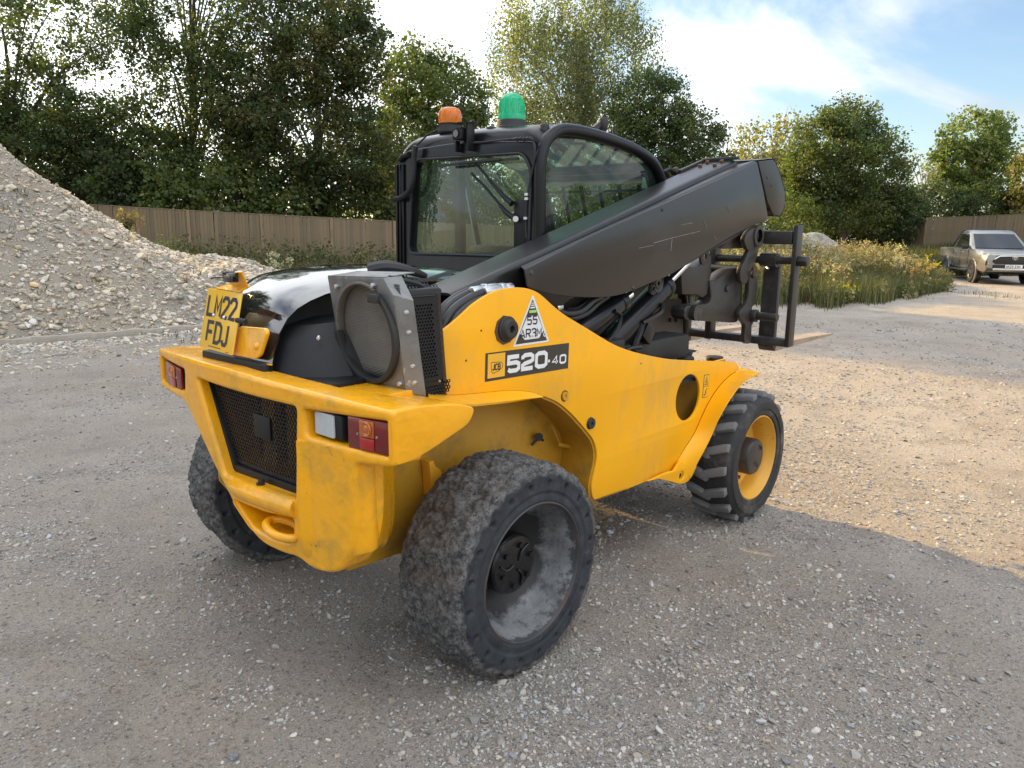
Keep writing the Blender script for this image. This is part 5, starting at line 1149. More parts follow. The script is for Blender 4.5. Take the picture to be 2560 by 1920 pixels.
for k in range(14): rib.box((bow(-.53) + .0195, -.487 - .0070 * k, 1.113), (.003, .0028, .072))
rib.build('lens_rib', m_clear, wl)

# ---- number plate on its yellow bracket
pl = empty('number_plate', parent=TH)
tl, tr_, br_, bl = A3(-.500, .307, 1.514), A3(-.500, .039, 1.508), A3(-.552, .046, 1.274), A3(-.552, .314, 1.283)
ex = tr_ - tl; W_ = np.linalg.norm(ex); ex /= W_; ey = tl - bl; H_ = np.linalg.norm(ey); ey /= H_; ez = np.cross(ex, ey); ez /= np.linalg.norm(ez)
if ez[0] > 0: ez = -ez
ey = np.cross(ez, ex); fr = (bl, ex, ey, ez)
def frp(a, b, c, fr=fr): return tuple(fr[0] + fr[1] * a + fr[2] * b + fr[3] * c)
MB().prism(rnd([(0, 0), (W_, 0), (W_, H_), (0, H_)], .010), frp, -.004, .0).build('plate', m_plate, pl, bev=.0008)
mb = MB(); text(mb, 'LM22', W_ * .085, H_ * .530, H_ * .385, W_ * .158, W_ * .062, W_ * .058, fr, .0008); text(mb, 'FDJ', W_ * .175, H_ * .095, H_ * .385, W_ * .168, W_ * .068, W_ * .058, fr, .0008); mb.build('lettering', m_ink, pl, smooth=0)
flat('fine_print', m_ink, pl, fr, [(W_ * .27, H_ * .045, W_ * .64, H_ * .058), (W_ * .80, H_ * .018, W_ * .88, H_ * .028)], .0008)
sc2 = MB()
for a in (.29, .60): sc2.lathe([(0, .006), (.005, .005), (.008, 0)], frp(W_ * a, H_ * .565, .0005), ez, 12)
sc2.build_each('screw', m_zinc, pl)
bkt = MB()
V_ = [A3(-.498, .245, 1.512), A3(-.498, .060, 1.509), A3(-.470, .040, 1.530), A3(-.470, .175, 1.535), A3(-.500, .028, 1.592), A3(-.500, .150, 1.586)]
bkt.add(V_, [(0, 1, 2, 3), (3, 2, 4, 5)]); bkt.build('plate_bracket', m_cast, TH, solid=.006)
pla = MB(); pla.box((-.520, .085, 1.568), (.035, .060, .036)); pla.cyl((-.52, .085, 1.585), (-.52, .085, 1.592), .018); pla.tube([(-.53, .11, 1.565), (-.55, .14, 1.566), (-.56, .16, 1.56)], .004, 6, sub=3)
pla.build('plate_lamp', m_gls, TH, bev=.006)
cap = [(.075, 1.383), (-.120, 1.393), (-.138, 1.378), (-.110, 1.292), (-.085, 1.277), (.118, 1.271)]
MB().prism(rnd(cap, .030), lambda a, b, c: (-.503 + (1.39 - b) * -.22 + c, a, b), -.004, .014).build('filler_cap_box', m_cast, TH, bev=.006)
MB().lathe([(0, .014), (.008, .013), (.014, .004), (.016, 0)], (-.520, -.085, 1.325), (-1, 0, .2), 16).build('cap_knob', m_cast, TH)
MB().tube([(-.53, .03, 1.41), (-.545, .0, 1.415), (-.535, -.04, 1.412)], .010, 8, sub=3).build('plate_cable', m_dark, TH)

# ---- bonnet
hx_ = [-.515, -.505, -.490, -.465, -.430, -.385, -.33, -.26, -.18, -.08, .05, .20, .40, .60, .80, .92]
hz_ = [1.215, 1.26, 1.325, 1.395, 1.450, 1.492, 1.525, 1.553, 1.572, 1.585, 1.592, 1.592, 1.584, 1.570, 1.550, 1.535]
rows = []
for x, z in zip(hx_, hz_):
    yl = np.interp(x, [-.52, -.46, -.4, -.2, .3, .9], [.25, .33, .44, .60, .74, .78]); yr = -.150; row = []
    drop = np.interp(x, [-.5, -.3, 0, .9], [.015, .045, .060, .050])
    for k in range(25):
        t_ = k / 24; y = yr + (yl - yr) * t_; m = (t_ - .42) / .58 if t_ > .42 else (t_ - .42) / .42
        zz = z - drop * abs(m) ** 2.2 - (.30 * max(0, t_ - .90) / .1 * (z - 1.1) if t_ > .9 else 0)
        xx = x + np.interp(x, [-.52, -.3, 0], [.09, .05, 0]) * max(0, m) ** 2.5 * (1 if t_ > .42 else 0)
        row.append((xx, y - (0 if t_ < .9 else -.03 * (t_ - .9) * 10), zz))
    rows.append(row)
MB().sheet(rows).build('bonnet', m_gls, TH, solid=.006, smooth=60)
mb = MB(); mb.prism([(-.500, 1.20), (-.475, 1.32), (-.42, 1.42), (-.34, 1.49), (-.2, 1.53), (.5, 1.55), (.9, 1.50), (.9, .9), (-.28, .9), (-.28, 1.18)], mapXZ, -.06, .26); mb.build('engine_bay', m_dark, TH)
# moulded inner panel seen through the bonnet's open flank
ip = MB(); ip.sheet([[(-.500, -.10, 1.19), (-.455, -.09, 1.33), (-.41, -.06, 1.385), (-.30, .0, 1.40)], [(-.47, -.20, 1.19), (-.42, -.16, 1.34), (-.38, -.12, 1.39), (-.28, -.05, 1.41)], [(-.36, -.31, 1.19), (-.335, -.23, 1.35), (-.31, -.19, 1.40), (-.22, -.10, 1.42)], [(-.22, -.36, 1.19), (-.22, -.28, 1.36), (-.2, -.24, 1.41), (-.14, -.2, 1.43)]])
ip.build('inner_panel', m_plas, TH, solid=.006, smooth=30); c = pY(*Z1(1152, 568), -.25); MB().lathe([(0, .008), (.007, .006), (.010, 0)], c, (-.8, -.6, 0), 12).build('panel_bolt', m_zinc, TH)
MB().prism(rnd([(.345, 1.20), (.345, 1.262), (-.135, 1.266), (-.14, 1.20)], .012), mapYZ, -.530, -.485).build('bonnet_skirt', m_plas, TH, bev=.008)
mb = MB(); mb.box((-.475, .08, 1.212), (.05, .50, .025)); mb.box((-.36, -.2, 1.205), (.2, .42, .02)); mb.build('bonnet_sill', m_plas, TH, bev=.006)
MB().bar((-.51, -.13, 1.262), (-.505, -.155, 1.262), .006, .004).build('bonnet_stop', m_yel, TH)
MB().tube([(-.02, -.12, 1.585), (.02, -.18, 1.60), (.10, -.22, 1.585), (.2, -.2, 1.56)], [.035, .03, .02, .012], 10, sub=4).build('torn_seal', m_rub, TH)

# ---- radiator pack
RD = empty('radiator', parent=TH)
rx_ = lambda z: -.300 + (1.58 - z) * .128
rmap = lambda a, b, c: (rx_(b) + c, a, b)
circ_ = [(-.428 + .170 * math.cos(a), 1.385 + .178 * math.sin(a)) for a in np.linspace(0, 2 * math.pi, 48, endpoint=False)]
plate('radiator_frame', m_grey, RD, [(-.225, 1.578), (-.560, 1.590), (-.605, 1.525), (-.603, 1.188), (-.240, 1.205)], [circ_], rmap, 0, .022, bev=.003)
fl = MB(); fl.add([rmap(-.560, 1.590, .004), rmap(-.625, 1.520, .03), rmap(-.605, 1.525, .004)], [(0, 1, 2)])
fl.sheet([[rmap(-.604, 1.535, .002), rmap(-.604, 1.19, .002)], [rmap(-.632, 1.515, .06), rmap(-.642, 1.175, .06)]]); fl.sheet([[rmap(-.225, 1.578, .002), rmap(-.56, 1.59, .002)], [rmap(-.225, 1.590, .14), rmap(-.56, 1.602, .14)]])
fl.sheet([[rmap(-.556, 1.592, .002), rmap(-.606, 1.528, .002)], [rmap(-.585, 1.596, .06), rmap(-.634, 1.515, .06)]])
fl.build('radiator_flange', m_grey, RD, solid=.004)
bl_ = MB()
for z_ in (1.475, 1.405, 1.285, 1.225): bl_.lathe([(0, .007), (.007, .006), (.010, 0)], rmap(-.624, z_, .030), (-.8, -.6, 0), 12)
for a, b in ((-.285, 1.545), (-.505, 1.562), (-.265, 1.30), (-.585, 1.22)): bl_.lathe([(0, .012), (.009, .011), (.011, 0)], rmap(a, b, -.001), (-1, 0, 0), 6)
bl_.build_each('radiator_bolt', m_zinc, RD)
rows = []; nf = 64
for k in range(nf * 2 + 1):
    z_ = 1.20 + .37 * k / (nf * 2); rows.append([rmap(y, z_, .024 + (.005 if k % 2 else 0)) for y in np.linspace(-.61, -.235, 8)])
MB().sheet(rows).build('radiator_core', m_core, RD, smooth=0)
def arc_band(a0, a1, r0, r1, c0, c1, name, mat):
    n = 40; S = []
    for k in range(n + 1):
        a = a0 + (a1 - a0) * k / n; S.append([rmap(-.428 + r * math.cos(a) * .955, 1.385 + r * math.sin(a), c) for r, c in ((r0, c0), (r1, c0), (r1, c1), (r0, c1))])
    MB().loft(S).build(name, mat, RD, bev=.002, smooth=40)
arc_band(math.radians(125), math.radians(358), .168, .186, -.022, .012, 'shroud_band', m_rub)
arc_band(math.radians(-2), math.radians(118), .176, .186, -.012, .012, 'shroud_ring', m_grey)
MB().box(rmap(-.530, 1.520, -.03), (.02, .05, .03)).build('shroud_clip', m_rub, RD, bev=.003)
bxr = MB(); bxr.box((-.15, -.45, 1.37), (.16, .30, .36)); bxr.box((-.10, -.42, 1.14), (.3, .24, .06)); bxr.build('radiator_tank', m_dark, RD, bev=.01)
# perforated guards beside the radiator
GD = empty('radiator_guard', parent=TH)
gm = lambda a, b, c: (a + (1.52 - b) * .09, -.618 - c * -1, b)
perf('guard_mesh', m_plas, GD, lambda a, b: -.232 < a < -.108 and 1.215 < b < 1.525, gm, -.24, -.09, 1.20, 1.54, .0135, .0050, solid_in=lambda a, b: a < -.218 or a > -.135 or b < 1.235 or b > 1.50)
ge = MB(); ge.sheet([[gm(-.110, 1.53, 0), gm(-.110, 1.21, 0)], [gm(-.085, 1.525, .012), gm(-.085, 1.20, .012)], [gm(-.062, 1.50, .035), gm(-.062, 1.19, .035)], [gm(-.055, 1.50, .10), gm(-.055, 1.19, .10)]])
ge.sheet([[gm(-.233, 1.53, 0), gm(-.233, 1.21, 0)], [gm(-.240, 1.53, .05), gm(-.240, 1.21, .05)]]); ge.sheet([[gm(-.233, 1.525, 0), gm(-.11, 1.525, 0)], [gm(-.233, 1.535, .08), gm(-.11, 1.545, .08)]])
ge.build('guard_frame', m_plas, GD, solid=.003)
g2 = lambda a, b, c: (a, -.60 - (b - 1.50) * -.5, b)
perf('guard_mesh', m_plas, GD, lambda a, b: -.20 < a < -.04 and 1.525 < b < 1.60 - .35 * (a + .2), lambda a, b, c: (a, -.585 + (b - 1.52) * .9 + c, b), -.21, -.03, 1.525, 1.61, .015, .0055)
perf('guard_mesh', m_plas, GD, lambda a, b: True, lambda a, b, c: (a, -.595 + c, b), -.16, -.03, 1.165, 1.205, .0135, .005)
MB().tube([pY(*Z1(*q), -.56) for q in [(1640, 150), (1720, 165), (1850, 200), (1920, 270), (1950, 340)]], .010, 6, sub=4).build('guard_strap', m_rub, GD)
bx_ = MB()
for q in ((1985, 860), (1955, 470), (1965, 720)): c = pY(*Z1(*q), -.60); bx_.lathe([(0, .006), (.006, .005), (.008, 0)], c, (0, -1, 0), 10)
bx_.build_each('guard_bolt', m_zinc, GD)

# ---- boom
BM = empty('boom', parent=TH); SL = math.atan(.2864); bd = A3(math.cos(SL), 0, math.sin(SL)); bn = A3(-math.sin(SL), 0, math.cos(SL)); b0 = A3(.115, 0, 1.508)
def bpt(s, n, y): q = b0 + bd * s + bn * n; return (q[0], y, q[2])
sec = lambda s, top=0., bot=-.30: [bpt(s, n, y) for y, n in rnd([(-.455, top), (-.240, top), (-.240, bot), (-.455, bot)], .030)]
o = MB().loft([sec(0), sec(.03), sec(1.2), sec(2.40)], caps=False).build('boom_tube', m_boom, BM, smooth=40, solid=.012)
MB().add([bpt(.25, n, y) for y, n in ((-.45, -.01), (-.245, -.01), (-.245, -.29), (-.45, -.29))], [(0, 1, 2, 3)]).build('boom_bulkhead', m_dark, BM)
fa = catmull(xz(Z3, [(1045, 1372), (1080, 1385), (1200, 1420), (1350, 1440), (1480, 1447)], -.545) + xz(Z5, [(100, 1050), (230, 1010), (350, 960), (480, 905), (600, 832), (750, 735), (900, 642), (1050, 566)], -.545), 3)
fao = [tuple(q) for q in fa] + xz(Z5, [(1150, 532), (1162, 515), (1130, 330), (1086, 128)], -.545) + xz(Z3, [(1500, 1018), (1026, 1255)], -.545)
MB().prism(fao, mapXZ, -.546, -.538).build('boom_fairing', m_boom, BM, bev=.002)
# sloping top of the fairing, and its folded rear edge
ta, tb = pY(*Z3(1026, 1255), -.545), pY(*Z5(1086, 128), -.545); tm = ta + (tb - ta) * .5
sa, sb = A3(*bpt(.40, -.030, -.453)), A3(*bpt(2.39, -.030, -.453))
MB().sheet([[ta, tm, tb], [ta + A3(0, .02, .012), tm + A3(0, .02, .012), tb + A3(0, .02, .012)], [sa + A3(0, 0, .002), (sa + sb) / 2 + A3(0, 0, .002), sb + A3(0, 0, .002)]]).build('fairing_top', m_boom, BM, solid=.005)
MB().sheet([[pY(*Z3(1045, 1372), -.54), pY(*Z3(1350, 1440), -.54), pY(*Z5(600, 832), -.54), pY(*Z5(1050, 566), -.54)], [A3(*bpt(.45, -.30, -.46)), A3(*bpt(.9, -.30, -.46)), A3(*bpt(1.6, -.30, -.46)), A3(*bpt(2.3, -.30, -.46))]]).build('fairing_underside', m_boom, BM, solid=.005)
bl_ = MB()
for q in ((1075, 1277), (1980, 838), (1777, 1380)): c = pY(*Z3(*q), -.546); bl_.lathe([(0, .006), (.008, .005), (.012, 0)], c, (0, -1, 0), 8)
bl_.build_each('fairing_bolt', m_steel, BM)

sx = MB()
for a, b, hw in (((370, 685), (500, 648), .0022), ((500, 648), (690, 603), .0014), ((498, 655), (488, 740), .0012), ((715, 520), (738, 585), .0014), ((790, 640), (805, 665), .002), ((560, 560), (640, 545), .0010), ((880, 430), (900, 470), .0010), ((270, 720), (370, 700), .0009)):
    sx.bar(pY(*Z5(*a), -.5466), pY(*Z5(*b), -.5466), .0006, hw * 2, (0, 1, 0))
sx.build_each('scratch', m_alu, BM)
# raised end collar and bolts on top
col = MB(); col.bar(bpt(2.39, .012, -.235), bpt(2.39, .012, -.475), .028, .018); col.bar(bpt(2.10, .008, -.246), bpt(2.40, .008, -.246), .020, .018)
col.build('end_collar', m_steel, BM, bev=.004)
bl_ = MB()
for q in ((693, 157), (743, 133), (793, 152), (843, 127)):
    d_ = ray(*Z5(*q)); pr_ = A3(*bpt(0, .001, 0)); t_ = ((pr_ - CAM) @ bn) / (d_ @ bn); c = CAM + d_ * t_; bl_.lathe([(0, .014), (.012, .014), (.014, 0)], c, bn, 6)
bl_.build_each('collar_bolt', m_rust, BM)
cap = [tuple(pY(*Z5(*q), -.535)[[0, 2]]) for q in [(1092, 110), (1195, 98), (1215, 118), (1240, 180), (1270, 280), (1284, 340), (1283, 410), (1270, 460), (1245, 505), (1212, 500), (1190, 470), (1160, 402)]]
MB().prism(cap, mapXZ, -.535, -.525).build('end_cover', m_boom, BM, bev=.002)
cap2 = cap[:-3] + [cap[-1]]
mb = MB(); n = len(cap)
mb.sheet([[(x, -.535, z) for x, z in cap[:10]], [(x, -.20, z) for x, z in cap[:10]]]); mb.build('end_cover_wrap', m_boom, BM, solid=.008)
mb = MB()
for q in ((1158, 232), (1185, 287), (1060, 148)): mb.lathe([(0, .004), (.008, .003), (.010, 0)], pY(*Z5(*q), -.536), (0, -1, 0), 8)
mb.build_each('cover_bolt', m_steel, BM)
# small plate of the machine's left tower, pipework at the boom foot
MB().prism([(.05, 1.15), (.02, 1.36), (.15, 1.47), (.40, 1.49), (.60, 1.40), (.95, 1.20), (1.2, 1.05)], mapXZ, -.235, -.222).build('pivot_tower', m_yel, TH, bev=.003)
MB().cyl((bc[0], -.56, bc[2]), (bc[0], -.2, bc[2]), .045, n=20).build('pivot_shaft', m_steel, TH)

# ---- hoses and fittings over the side panel
def hose(pts, r, y=None, name='hose', mat=None, sub=6): return MB().tube([pY(*Z3(*q[:2]), q[2] if len(q) > 2 else y) for q in pts], r, 10, sub=sub).build(name, mat or m_hose, TH, smooth=60)
hose([(430, 1655), (450, 1590), (500, 1510), (570, 1455), (660, 1410)], .0165, -.50)
hose([(455, 1675), (480, 1610), (530, 1535), (600, 1480), (690, 1430), (745, 1412)], .0175, -.53)
hose([(520, 1640), (560, 1570), (640, 1500), (720, 1460), (800, 1440)], .015, -.545)
hose([(400, 1640), (430, 1570), (480, 1500), (560, 1440), (640, 1400)], .015, -.46)
for a, b, r in (((655, 1412), (740, 1395), .021), ((740, 1413), (850, 1392), .022), ((850, 1392), (885, 1386), .027), ((885, 1386), (935, 1380), .021), ((740, 1395), (760, 1390), .026), ((760, 1390), (830, 1378), .019)):
    y = -.515 if a[1] < 1400 or a[0] < 700 else -.535; MB().cyl(pY(*Z3(*a), y), pY(*Z3(*b), y), r, n=12 if r < .024 else 6).build('hose_fitting', m_zinc, TH, bev=.002)
hose([(1180, 1480), (1300, 1450), (1420, 1430)], .019, -.47); hose([(1240, 1530), (1320, 1560), (1420, 1540), (1500, 1470), (1560, 1440)], .016, -.50)
hose([(1270, 1560), (1350, 1590), (1450, 1560), (1540, 1480), (1600, 1440)], .016, -.47); hose([(1330, 1600), (1430, 1600), (1540, 1510), (1640, 1440)], .017, -.44); hose([(1300, 1520), (1380, 1520), (1480, 1450)], .015, -.43)
hose([(1380, 1620), (1440, 1640), (1500, 1600), (1560, 1500), (1600, 1440)], .013, -.40)
for a, b in (((1215, 1472), (1290, 1452)), ((1238, 1522), (1275, 1508))): MB().cyl(pY(*Z3(*a), -.50), pY(*Z3(*b), -.50), .020, n=12).build('hose_fitting', m_zinc, TH, bev=.002)
# ---- cylinders under the boom
LC = empty('lift_cylinder', parent=TH); yc = -.40
MB().cyl(pY(*Z5(40, 1400), yc), pY(*Z5(440, 985), yc), .066, n=32).build('barrel', m_blk, LC, bev=.006); MB().cyl(pY(*Z5(425, 1000), yc), pY(*Z5(452, 972), yc), .069, n=32).build('gland', m_blk, LC, bev=.004)
MB().cyl(pY(*Z5(440, 985), yc), pY(*Z5(600, 820), yc), .026, n=24).build('rod', m_chr, LC)
MB().tube([pY(*Z5(*q), yc - .07) for q in [(430, 1100), (425, 1150), (390, 1180), (330, 1215), (290, 1235)]], .013, 8, sub=5).build('cylinder_pipe', m_blk, LC)
MB().tube([pY(*Z5(*q), yc - .06) for q in [(290, 1240), (275, 1300), (250, 1360), (230, 1430)]], .020, 8, sub=5).build('cylinder_hose', m_blk, LC)
c = pY(*Z5(320, 1310), yc - .06); MB().box(c, (.09, .04, .085), np.array([[.8, 0, .6], [0, 1, 0], [-.6, 0, .8]])).build('valve_block', m_blk, LC, bev=.004)
TC = empty('tilt_cylinder', parent=TH); yc = -.46
MB().cyl(pY(*Z3(1380, 1700), yc), pY(*Z3(1690, 1480), yc), .050, n=28).build('barrel', m_blk, TC, bev=.005); MB().cyl(pY(*Z3(1670, 1494), yc), pY(*Z3(1705, 1470), yc), .053, n=28).build('gland', m_blk, TC, bev=.003)
MB().cyl(pY(*Z3(1690, 1480), yc), pY(*Z3(1760, 1425), yc), .020, n=20).build('rod', m_chr, TC)
MB().tube([pY(*Z3(*q), yc - .055) for q in [(1650, 1540), (1690, 1570), (1680, 1640), (1630, 1720), (1600, 1750)]], .010, 8, sub=5).build('cylinder_pipe', m_blk, TC)
c = pY(*Z3(1570, 1830), -.50); MB().cyl(c, c + A3(.05, -.01, .0), .016, n=6).build('pipe_union', m_zinc, TC)
hose([(1560, 1830), (1640, 1850), (1700, 1830), (1760, 1800), (1830, 1790)], .012, -.47); hose([(1500, 1800), (1560, 1790), (1620, 1730), (1700, 1700)], .013, -.42)
lk = MB(); lk.box((1.55, -.36, 1.10), (.9, .18, .14)); lk.box((1.1, -.42, 1.16), (.35, .16, .12)); lk.build('valve_bank', m_dark, TH, bev=.02)
for q, r in (((1940, 1350), .05), ((1905, 1385), .035)):
    c = pY(*Z3(*q), -.44); MB().lathe([(.012, .0), (.012, .014), (r * .55, .014), (r * .6, .006), (r * .8, .006), (r, .014), (r, 0)], c, (0, -1, 0), 20).build('chain_sheave', m_steel, TH, bev=.002)

# ---- fork carriage
FC = empty('fork_carriage', parent=TH)
def X5(q, x): return pX(*Z5(*q), x)
up_ = MB(); up_.add([X5((1340, 568), 2.90), X5((1395, 578), 2.90), X5((1325, 1402), 2.90), X5((1268, 1405), 2.90)], [(0, 1, 2, 3)])
def rail(name, p, q, wd, ht, mat=m_steel, up=(1, 0, 0), bev=.005): return MB().bar(p, q, wd, ht, up).build(name, mat, FC, bev=bev)
xr = 2.93
rail('upright', (xr, -.655, 1.795), (xr, -.655, 1.015), .030, .085)
rail('upright', (xr, -.085, 1.70), (xr, -.085, 1.01), .045, .080); rail('upright', (xr, .40, 1.795), (xr, .40, 1.015), .030, .085)
rail('top_beam', (xr, -.635, 1.715), (xr, .385, 1.715), .085, .085, bev=.01)
rail('bottom_beam', (xr, -.640, 1.040), (xr, .385, 1.040), .05, .075)
MB().cyl((xr, -.665, 1.570), (xr, .385, 1.570), .025, n=20).build('fork_shaft', m_steel, FC); MB().cyl((xr, -.672, 1.570), (xr, -.735, 1.570), .036, n=6).build('shaft_nut', m_steel, FC, bev=.003)
MB().cyl((2.86, -.10, 1.50), (2.86, -.40, 1.50), .030, n=18).build('cross_tube', m_steel, FC)
for y in (-.48, .16):
    fk = empty('fork', parent=FC)
    MB().prism([(2.965, 1.60), (2.965, 1.0), (2.995, .965), (4.06, .975), (4.06, .985), (3.5, 1.003), (3.03, 1.010), (3.010, 1.03), (3.005, 1.60)], mapXZ, y - .055, y + .055).build('blade', m_steel if y > 0 else m_steel, fk, bev=.004)
    MB().prism([(3.02, 1.0115), (3.5, 1.0045), (4.04, .9865), (4.04, .974), (3.0, .9635)], mapXZ, y - .0556, y + .0556).build('tine', m_tine, fk)
    MB().lathe([(.028, -.055), (.046, -.055), (.046, .055), (.028, .055)], (xr, y, 1.57), (0, 1, 0), 20).build('hanger', m_steel, fk); MB().cyl((xr - .05, y + .01, 1.53), (xr - .09, y - .035, 1.52), .007, n=8).build('locking_pin', m_zinc, fk)
def plate5(name, pts, y0, y1, mat=m_steel, hole=None, n=3, par=FC, bev=.005):
    return MB().prism([tuple(q) for q in catmull(xz(Z5, pts, y0), n, True)] if n else xz(Z5, pts, y0), mapXZ, y0, y1).build(name, mat, par, bev=bev)
yk = -.47
plate5('link_plate', [(1060, 850), (1085, 920), (1090, 1000), (1070, 1090), (1050, 1150), (1062, 1220), (1050, 1260), (1045, 1370), (1000, 1368), (1005, 1260), (985, 1225), (965, 1180), (985, 1135), (1020, 1090), (1030, 1000), (1030, 920), (1035, 850)], yk, yk + .03)
plate5('link_plate', [(1130, 690), (1100, 730), (1080, 800), (1050, 860), (1020, 950), (995, 968), (972, 940), (975, 870), (1000, 810), (1030, 740), (1060, 690), (1100, 660)], yk - .02, yk + .01)
plate5('crowd_plate', [(760, 950), (800, 945), (850, 905), (900, 870), (950, 855), (982, 880), (985, 960), (982, 1100), (970, 1180), (945, 1232), (860, 1232), (740, 1225), (600, 1215), (585, 1170), (600, 1120), (690, 1110), (750, 1100), (770, 1060)], yk + .05, yk + .14, n=2)
plate5('crowd_plate', [(560, 850), (680, 850), (740, 800), (770, 760), (770, 900), (755, 960), (740, 1040), (710, 1062), (670, 1040), (570, 1040)], yk + .06, yk + .16, n=0)
for q, r, y0, l in (((875, 998), .022, yk + .05, .012), ((1052, 903), .024, yk - .02, .02), ((1045, 850), .02, yk, .02), ((665, 1168), .040, yk + .05, .03), ((1052, 1185), .042, yk - .0, .035), ((830, 1000), .0, 0, 0)):
    if r: c = pY(*Z5(*q), y0); MB().cyl(c, c + A3(0, -l, 0), r, r * .96, n=20).build('pivot_pin', m_steel, FC, bev=.003)
c = pY(*Z5(1052, 1185), yk); MB().cyl(c, c + A3(0, -.17, 0), .026, n=18).build('carriage_pin', m_steel, FC, bev=.003)
c = pY(*Z5(640, 1165), yk + .05); MB().cyl(c + A3(-.01, .09, 0), c + A3(0, -.03, 0), .045, n=20).build('carriage_bush', m_steel, FC)
c = pY(*Z5(1072, 635), -.50); MB().lathe([(.040, -.03), (.066, -.03), (.066, .16), (.040, .16)], c, (0, 1, 0), 24).build('nose_eye', m_steel, BM, bev=.003)
plate5('boom_nose', [(830, 720), (1020, 590), (1110, 560), (1105, 620), (1060, 700), (1010, 720), (870, 725)], -.44, -.25, n=0, par=BM)
plate5('nose_bracket', [(1010, 700), (1000, 660), (1030, 600), (1085, 580), (1100, 640), (1070, 700), (1030, 735)], -.52, -.49, par=BM)
for q in ((715, 780),): c = pY(*Z5(*q), -.40); MB().lathe([(.02, 0), (.02, .012), (.05, .012), (.055, 0)], c, (0, -1, 0), 16).build('chain_roller', m_steel, BM)

# ---- cab
CB = empty('cab', parent=TH); xr_ = .90
ro = rnd([(.845, 1.02), (.862, 1.30), (.862, 2.060), (.770, 2.172), (.3, 2.195), (-.190, 2.165), (-.205, 1.9), (-.205, 1.02)], [.02, .02, .10, .08, .2, .04, .02, .02])
rh = rnd([(.690, 2.118), (.742, 1.610), (-.115, 1.622), (-.165, 1.70), (-.172, 2.035), (-.120, 2.112)], [.07, .05, .03, .02, .05, .05])
plate('rear_frame', m_blk, CB, ro, [rh], mapYZ, xr_, xr_ + .06, bev=.010, segs=3)
plate('rear_glass', m_glass, CB, rnd([(.71, 2.135), (.76, 1.59), (-.18, 1.60), (-.19, 2.13)], .05), [], mapYZ, xr_ + .028, xr_ + .033, bev=.0005)
gs = MB(); gs.tube([(xr_ - .004, y, z) for y, z in rh], .008, 6, closed=True); gs.build('window_seal', m_rub, CB)
for k, y in enumerate((.800, .772, .744)): MB().bar((xr_ - .006, y + .035, 1.55), (xr_ - .006, y + .028, 2.10), .012, .012, (1, 0, 0)).build('pillar_rib', m_blk, CB, bev=.003)
arcp = [(.935, 1.02), (.935, 1.55), (.930, 1.75), (.920, 1.98), (.925, 2.08), (.965, 2.17), (1.05, 2.222), (1.15, 2.235), (1.30, 2.232), (1.50, 2.216), (1.72, 2.185), (1.88, 2.140), (1.96, 2.085), (2.005, 2.02), (2.10, 1.83), (2.20, 1.58), (2.27, 1.45), (2.34, 1.28), (2.365, 1.10), (2.37, .98)]
for y in (-.205, .80): MB().tube([(x, y, z) for x, z in arcp], .031, 14, sub=3).build('side_arch', m_blk, CB, smooth=60)
gp = [(x, z) for x, z in arcp if z > 1.5]
plate('side_glass', m_glass, CB, [(.97, 1.42)] + [(x + (.02 if x < 1.2 else -.01), z - .01) for x, z in gp] + [(2.16, 1.42)], [], mapXZ, -.196, -.191, bev=.0005)
pt = [tuple(pY(*Z3(*q), -.2)[[0, 2]]) for q in [(1800, 530), (1870, 515), (1960, 560), (1985, 640), (1900, 690), (1880, 620), (1850, 590), (1810, 570)]]
MB().prism(pt, mapXZ, -.190, -.182).build('glass_mask', m_plas, CB)
c = pY(*Z3(1870, 655), -.18); MB().box(c, (.08, .004, .06)).build('tax_sticker', m_wht, CB)
c0_ = [tuple(pY(*Z5(*q), -.2)[[0, 2]]) for q in [(150, 1500), (60, 1380), (300, 1000), (420, 870), (545, 880), (577, 1115), (588, 1460), (560, 1480)]]
wn = [tuple(pY(*Z5(*q), -.2)[[0, 2]]) for q in [(440, 1095), (475, 1010), (520, 930), (530, 1010), (545, 1105)]]
plate('lower_panel', M('grey cab panel', (.062, .062, .065), .45, var=.12, vs_=5, dirt=[((.13, .12, .11), .5, .8, 4.)]), CB, [(1.0, .98), (1.0, 1.45)] + [(1.7, 1.45), (2.22, 1.50), (2.335, 1.29), (2.37, .985)], [[(2.13, 1.345), (2.16, 1.46), (2.205, 1.46), (2.295, 1.335)]], mapXZ, -.215, -.200, bev=.004)
plate('lower_glass', m_glass, CB, [(2.12, 1.34), (2.15, 1.47), (2.21, 1.47), (2.30, 1.33)], [], mapXZ, -.207, -.204, bev=.0004)
for q in ((505, 1153), (483, 1218), (525, 1218)): c = pY(*Z5(*q), -.216); MB().cyl(c, c + A3(0, -.012, 0), .013, n=8).build('panel_plug', m_rub, CB)
vt = MB(); vt.box((2.03, -.235, 1.055), (.42, .05, .10)); vt.build('vent_box', m_blk, CB, bev=.008)
vs2_ = MB()
for k in range(6): vs2_.box((2.05, -.262, 1.018 + .014 * k), (.36, .006, .005))
vs2_.build_each('vent_slat', m_plas, CB)
for q, x_ in (((590, 1462), 0), ((793, 1480), 1)):
    c = pY(*Z5(*q), -.30); mm = MB().lathe([(0, 0), (.055, 0), (.055, .02), (.04, .03), (.045, .05), (0, .05)] if not x_ else [(0, -.01), (.04, -.01), (.055, .02), (.055, .042), (0, .045)], c - A3(0, 0, .03), (0, 0, 1), 20)
    if not x_: mm.box(c + A3(.0, 0, .025), (.14, .07, .012))
    mm.build('rubber_mount', m_rub, TH, bev=.003)
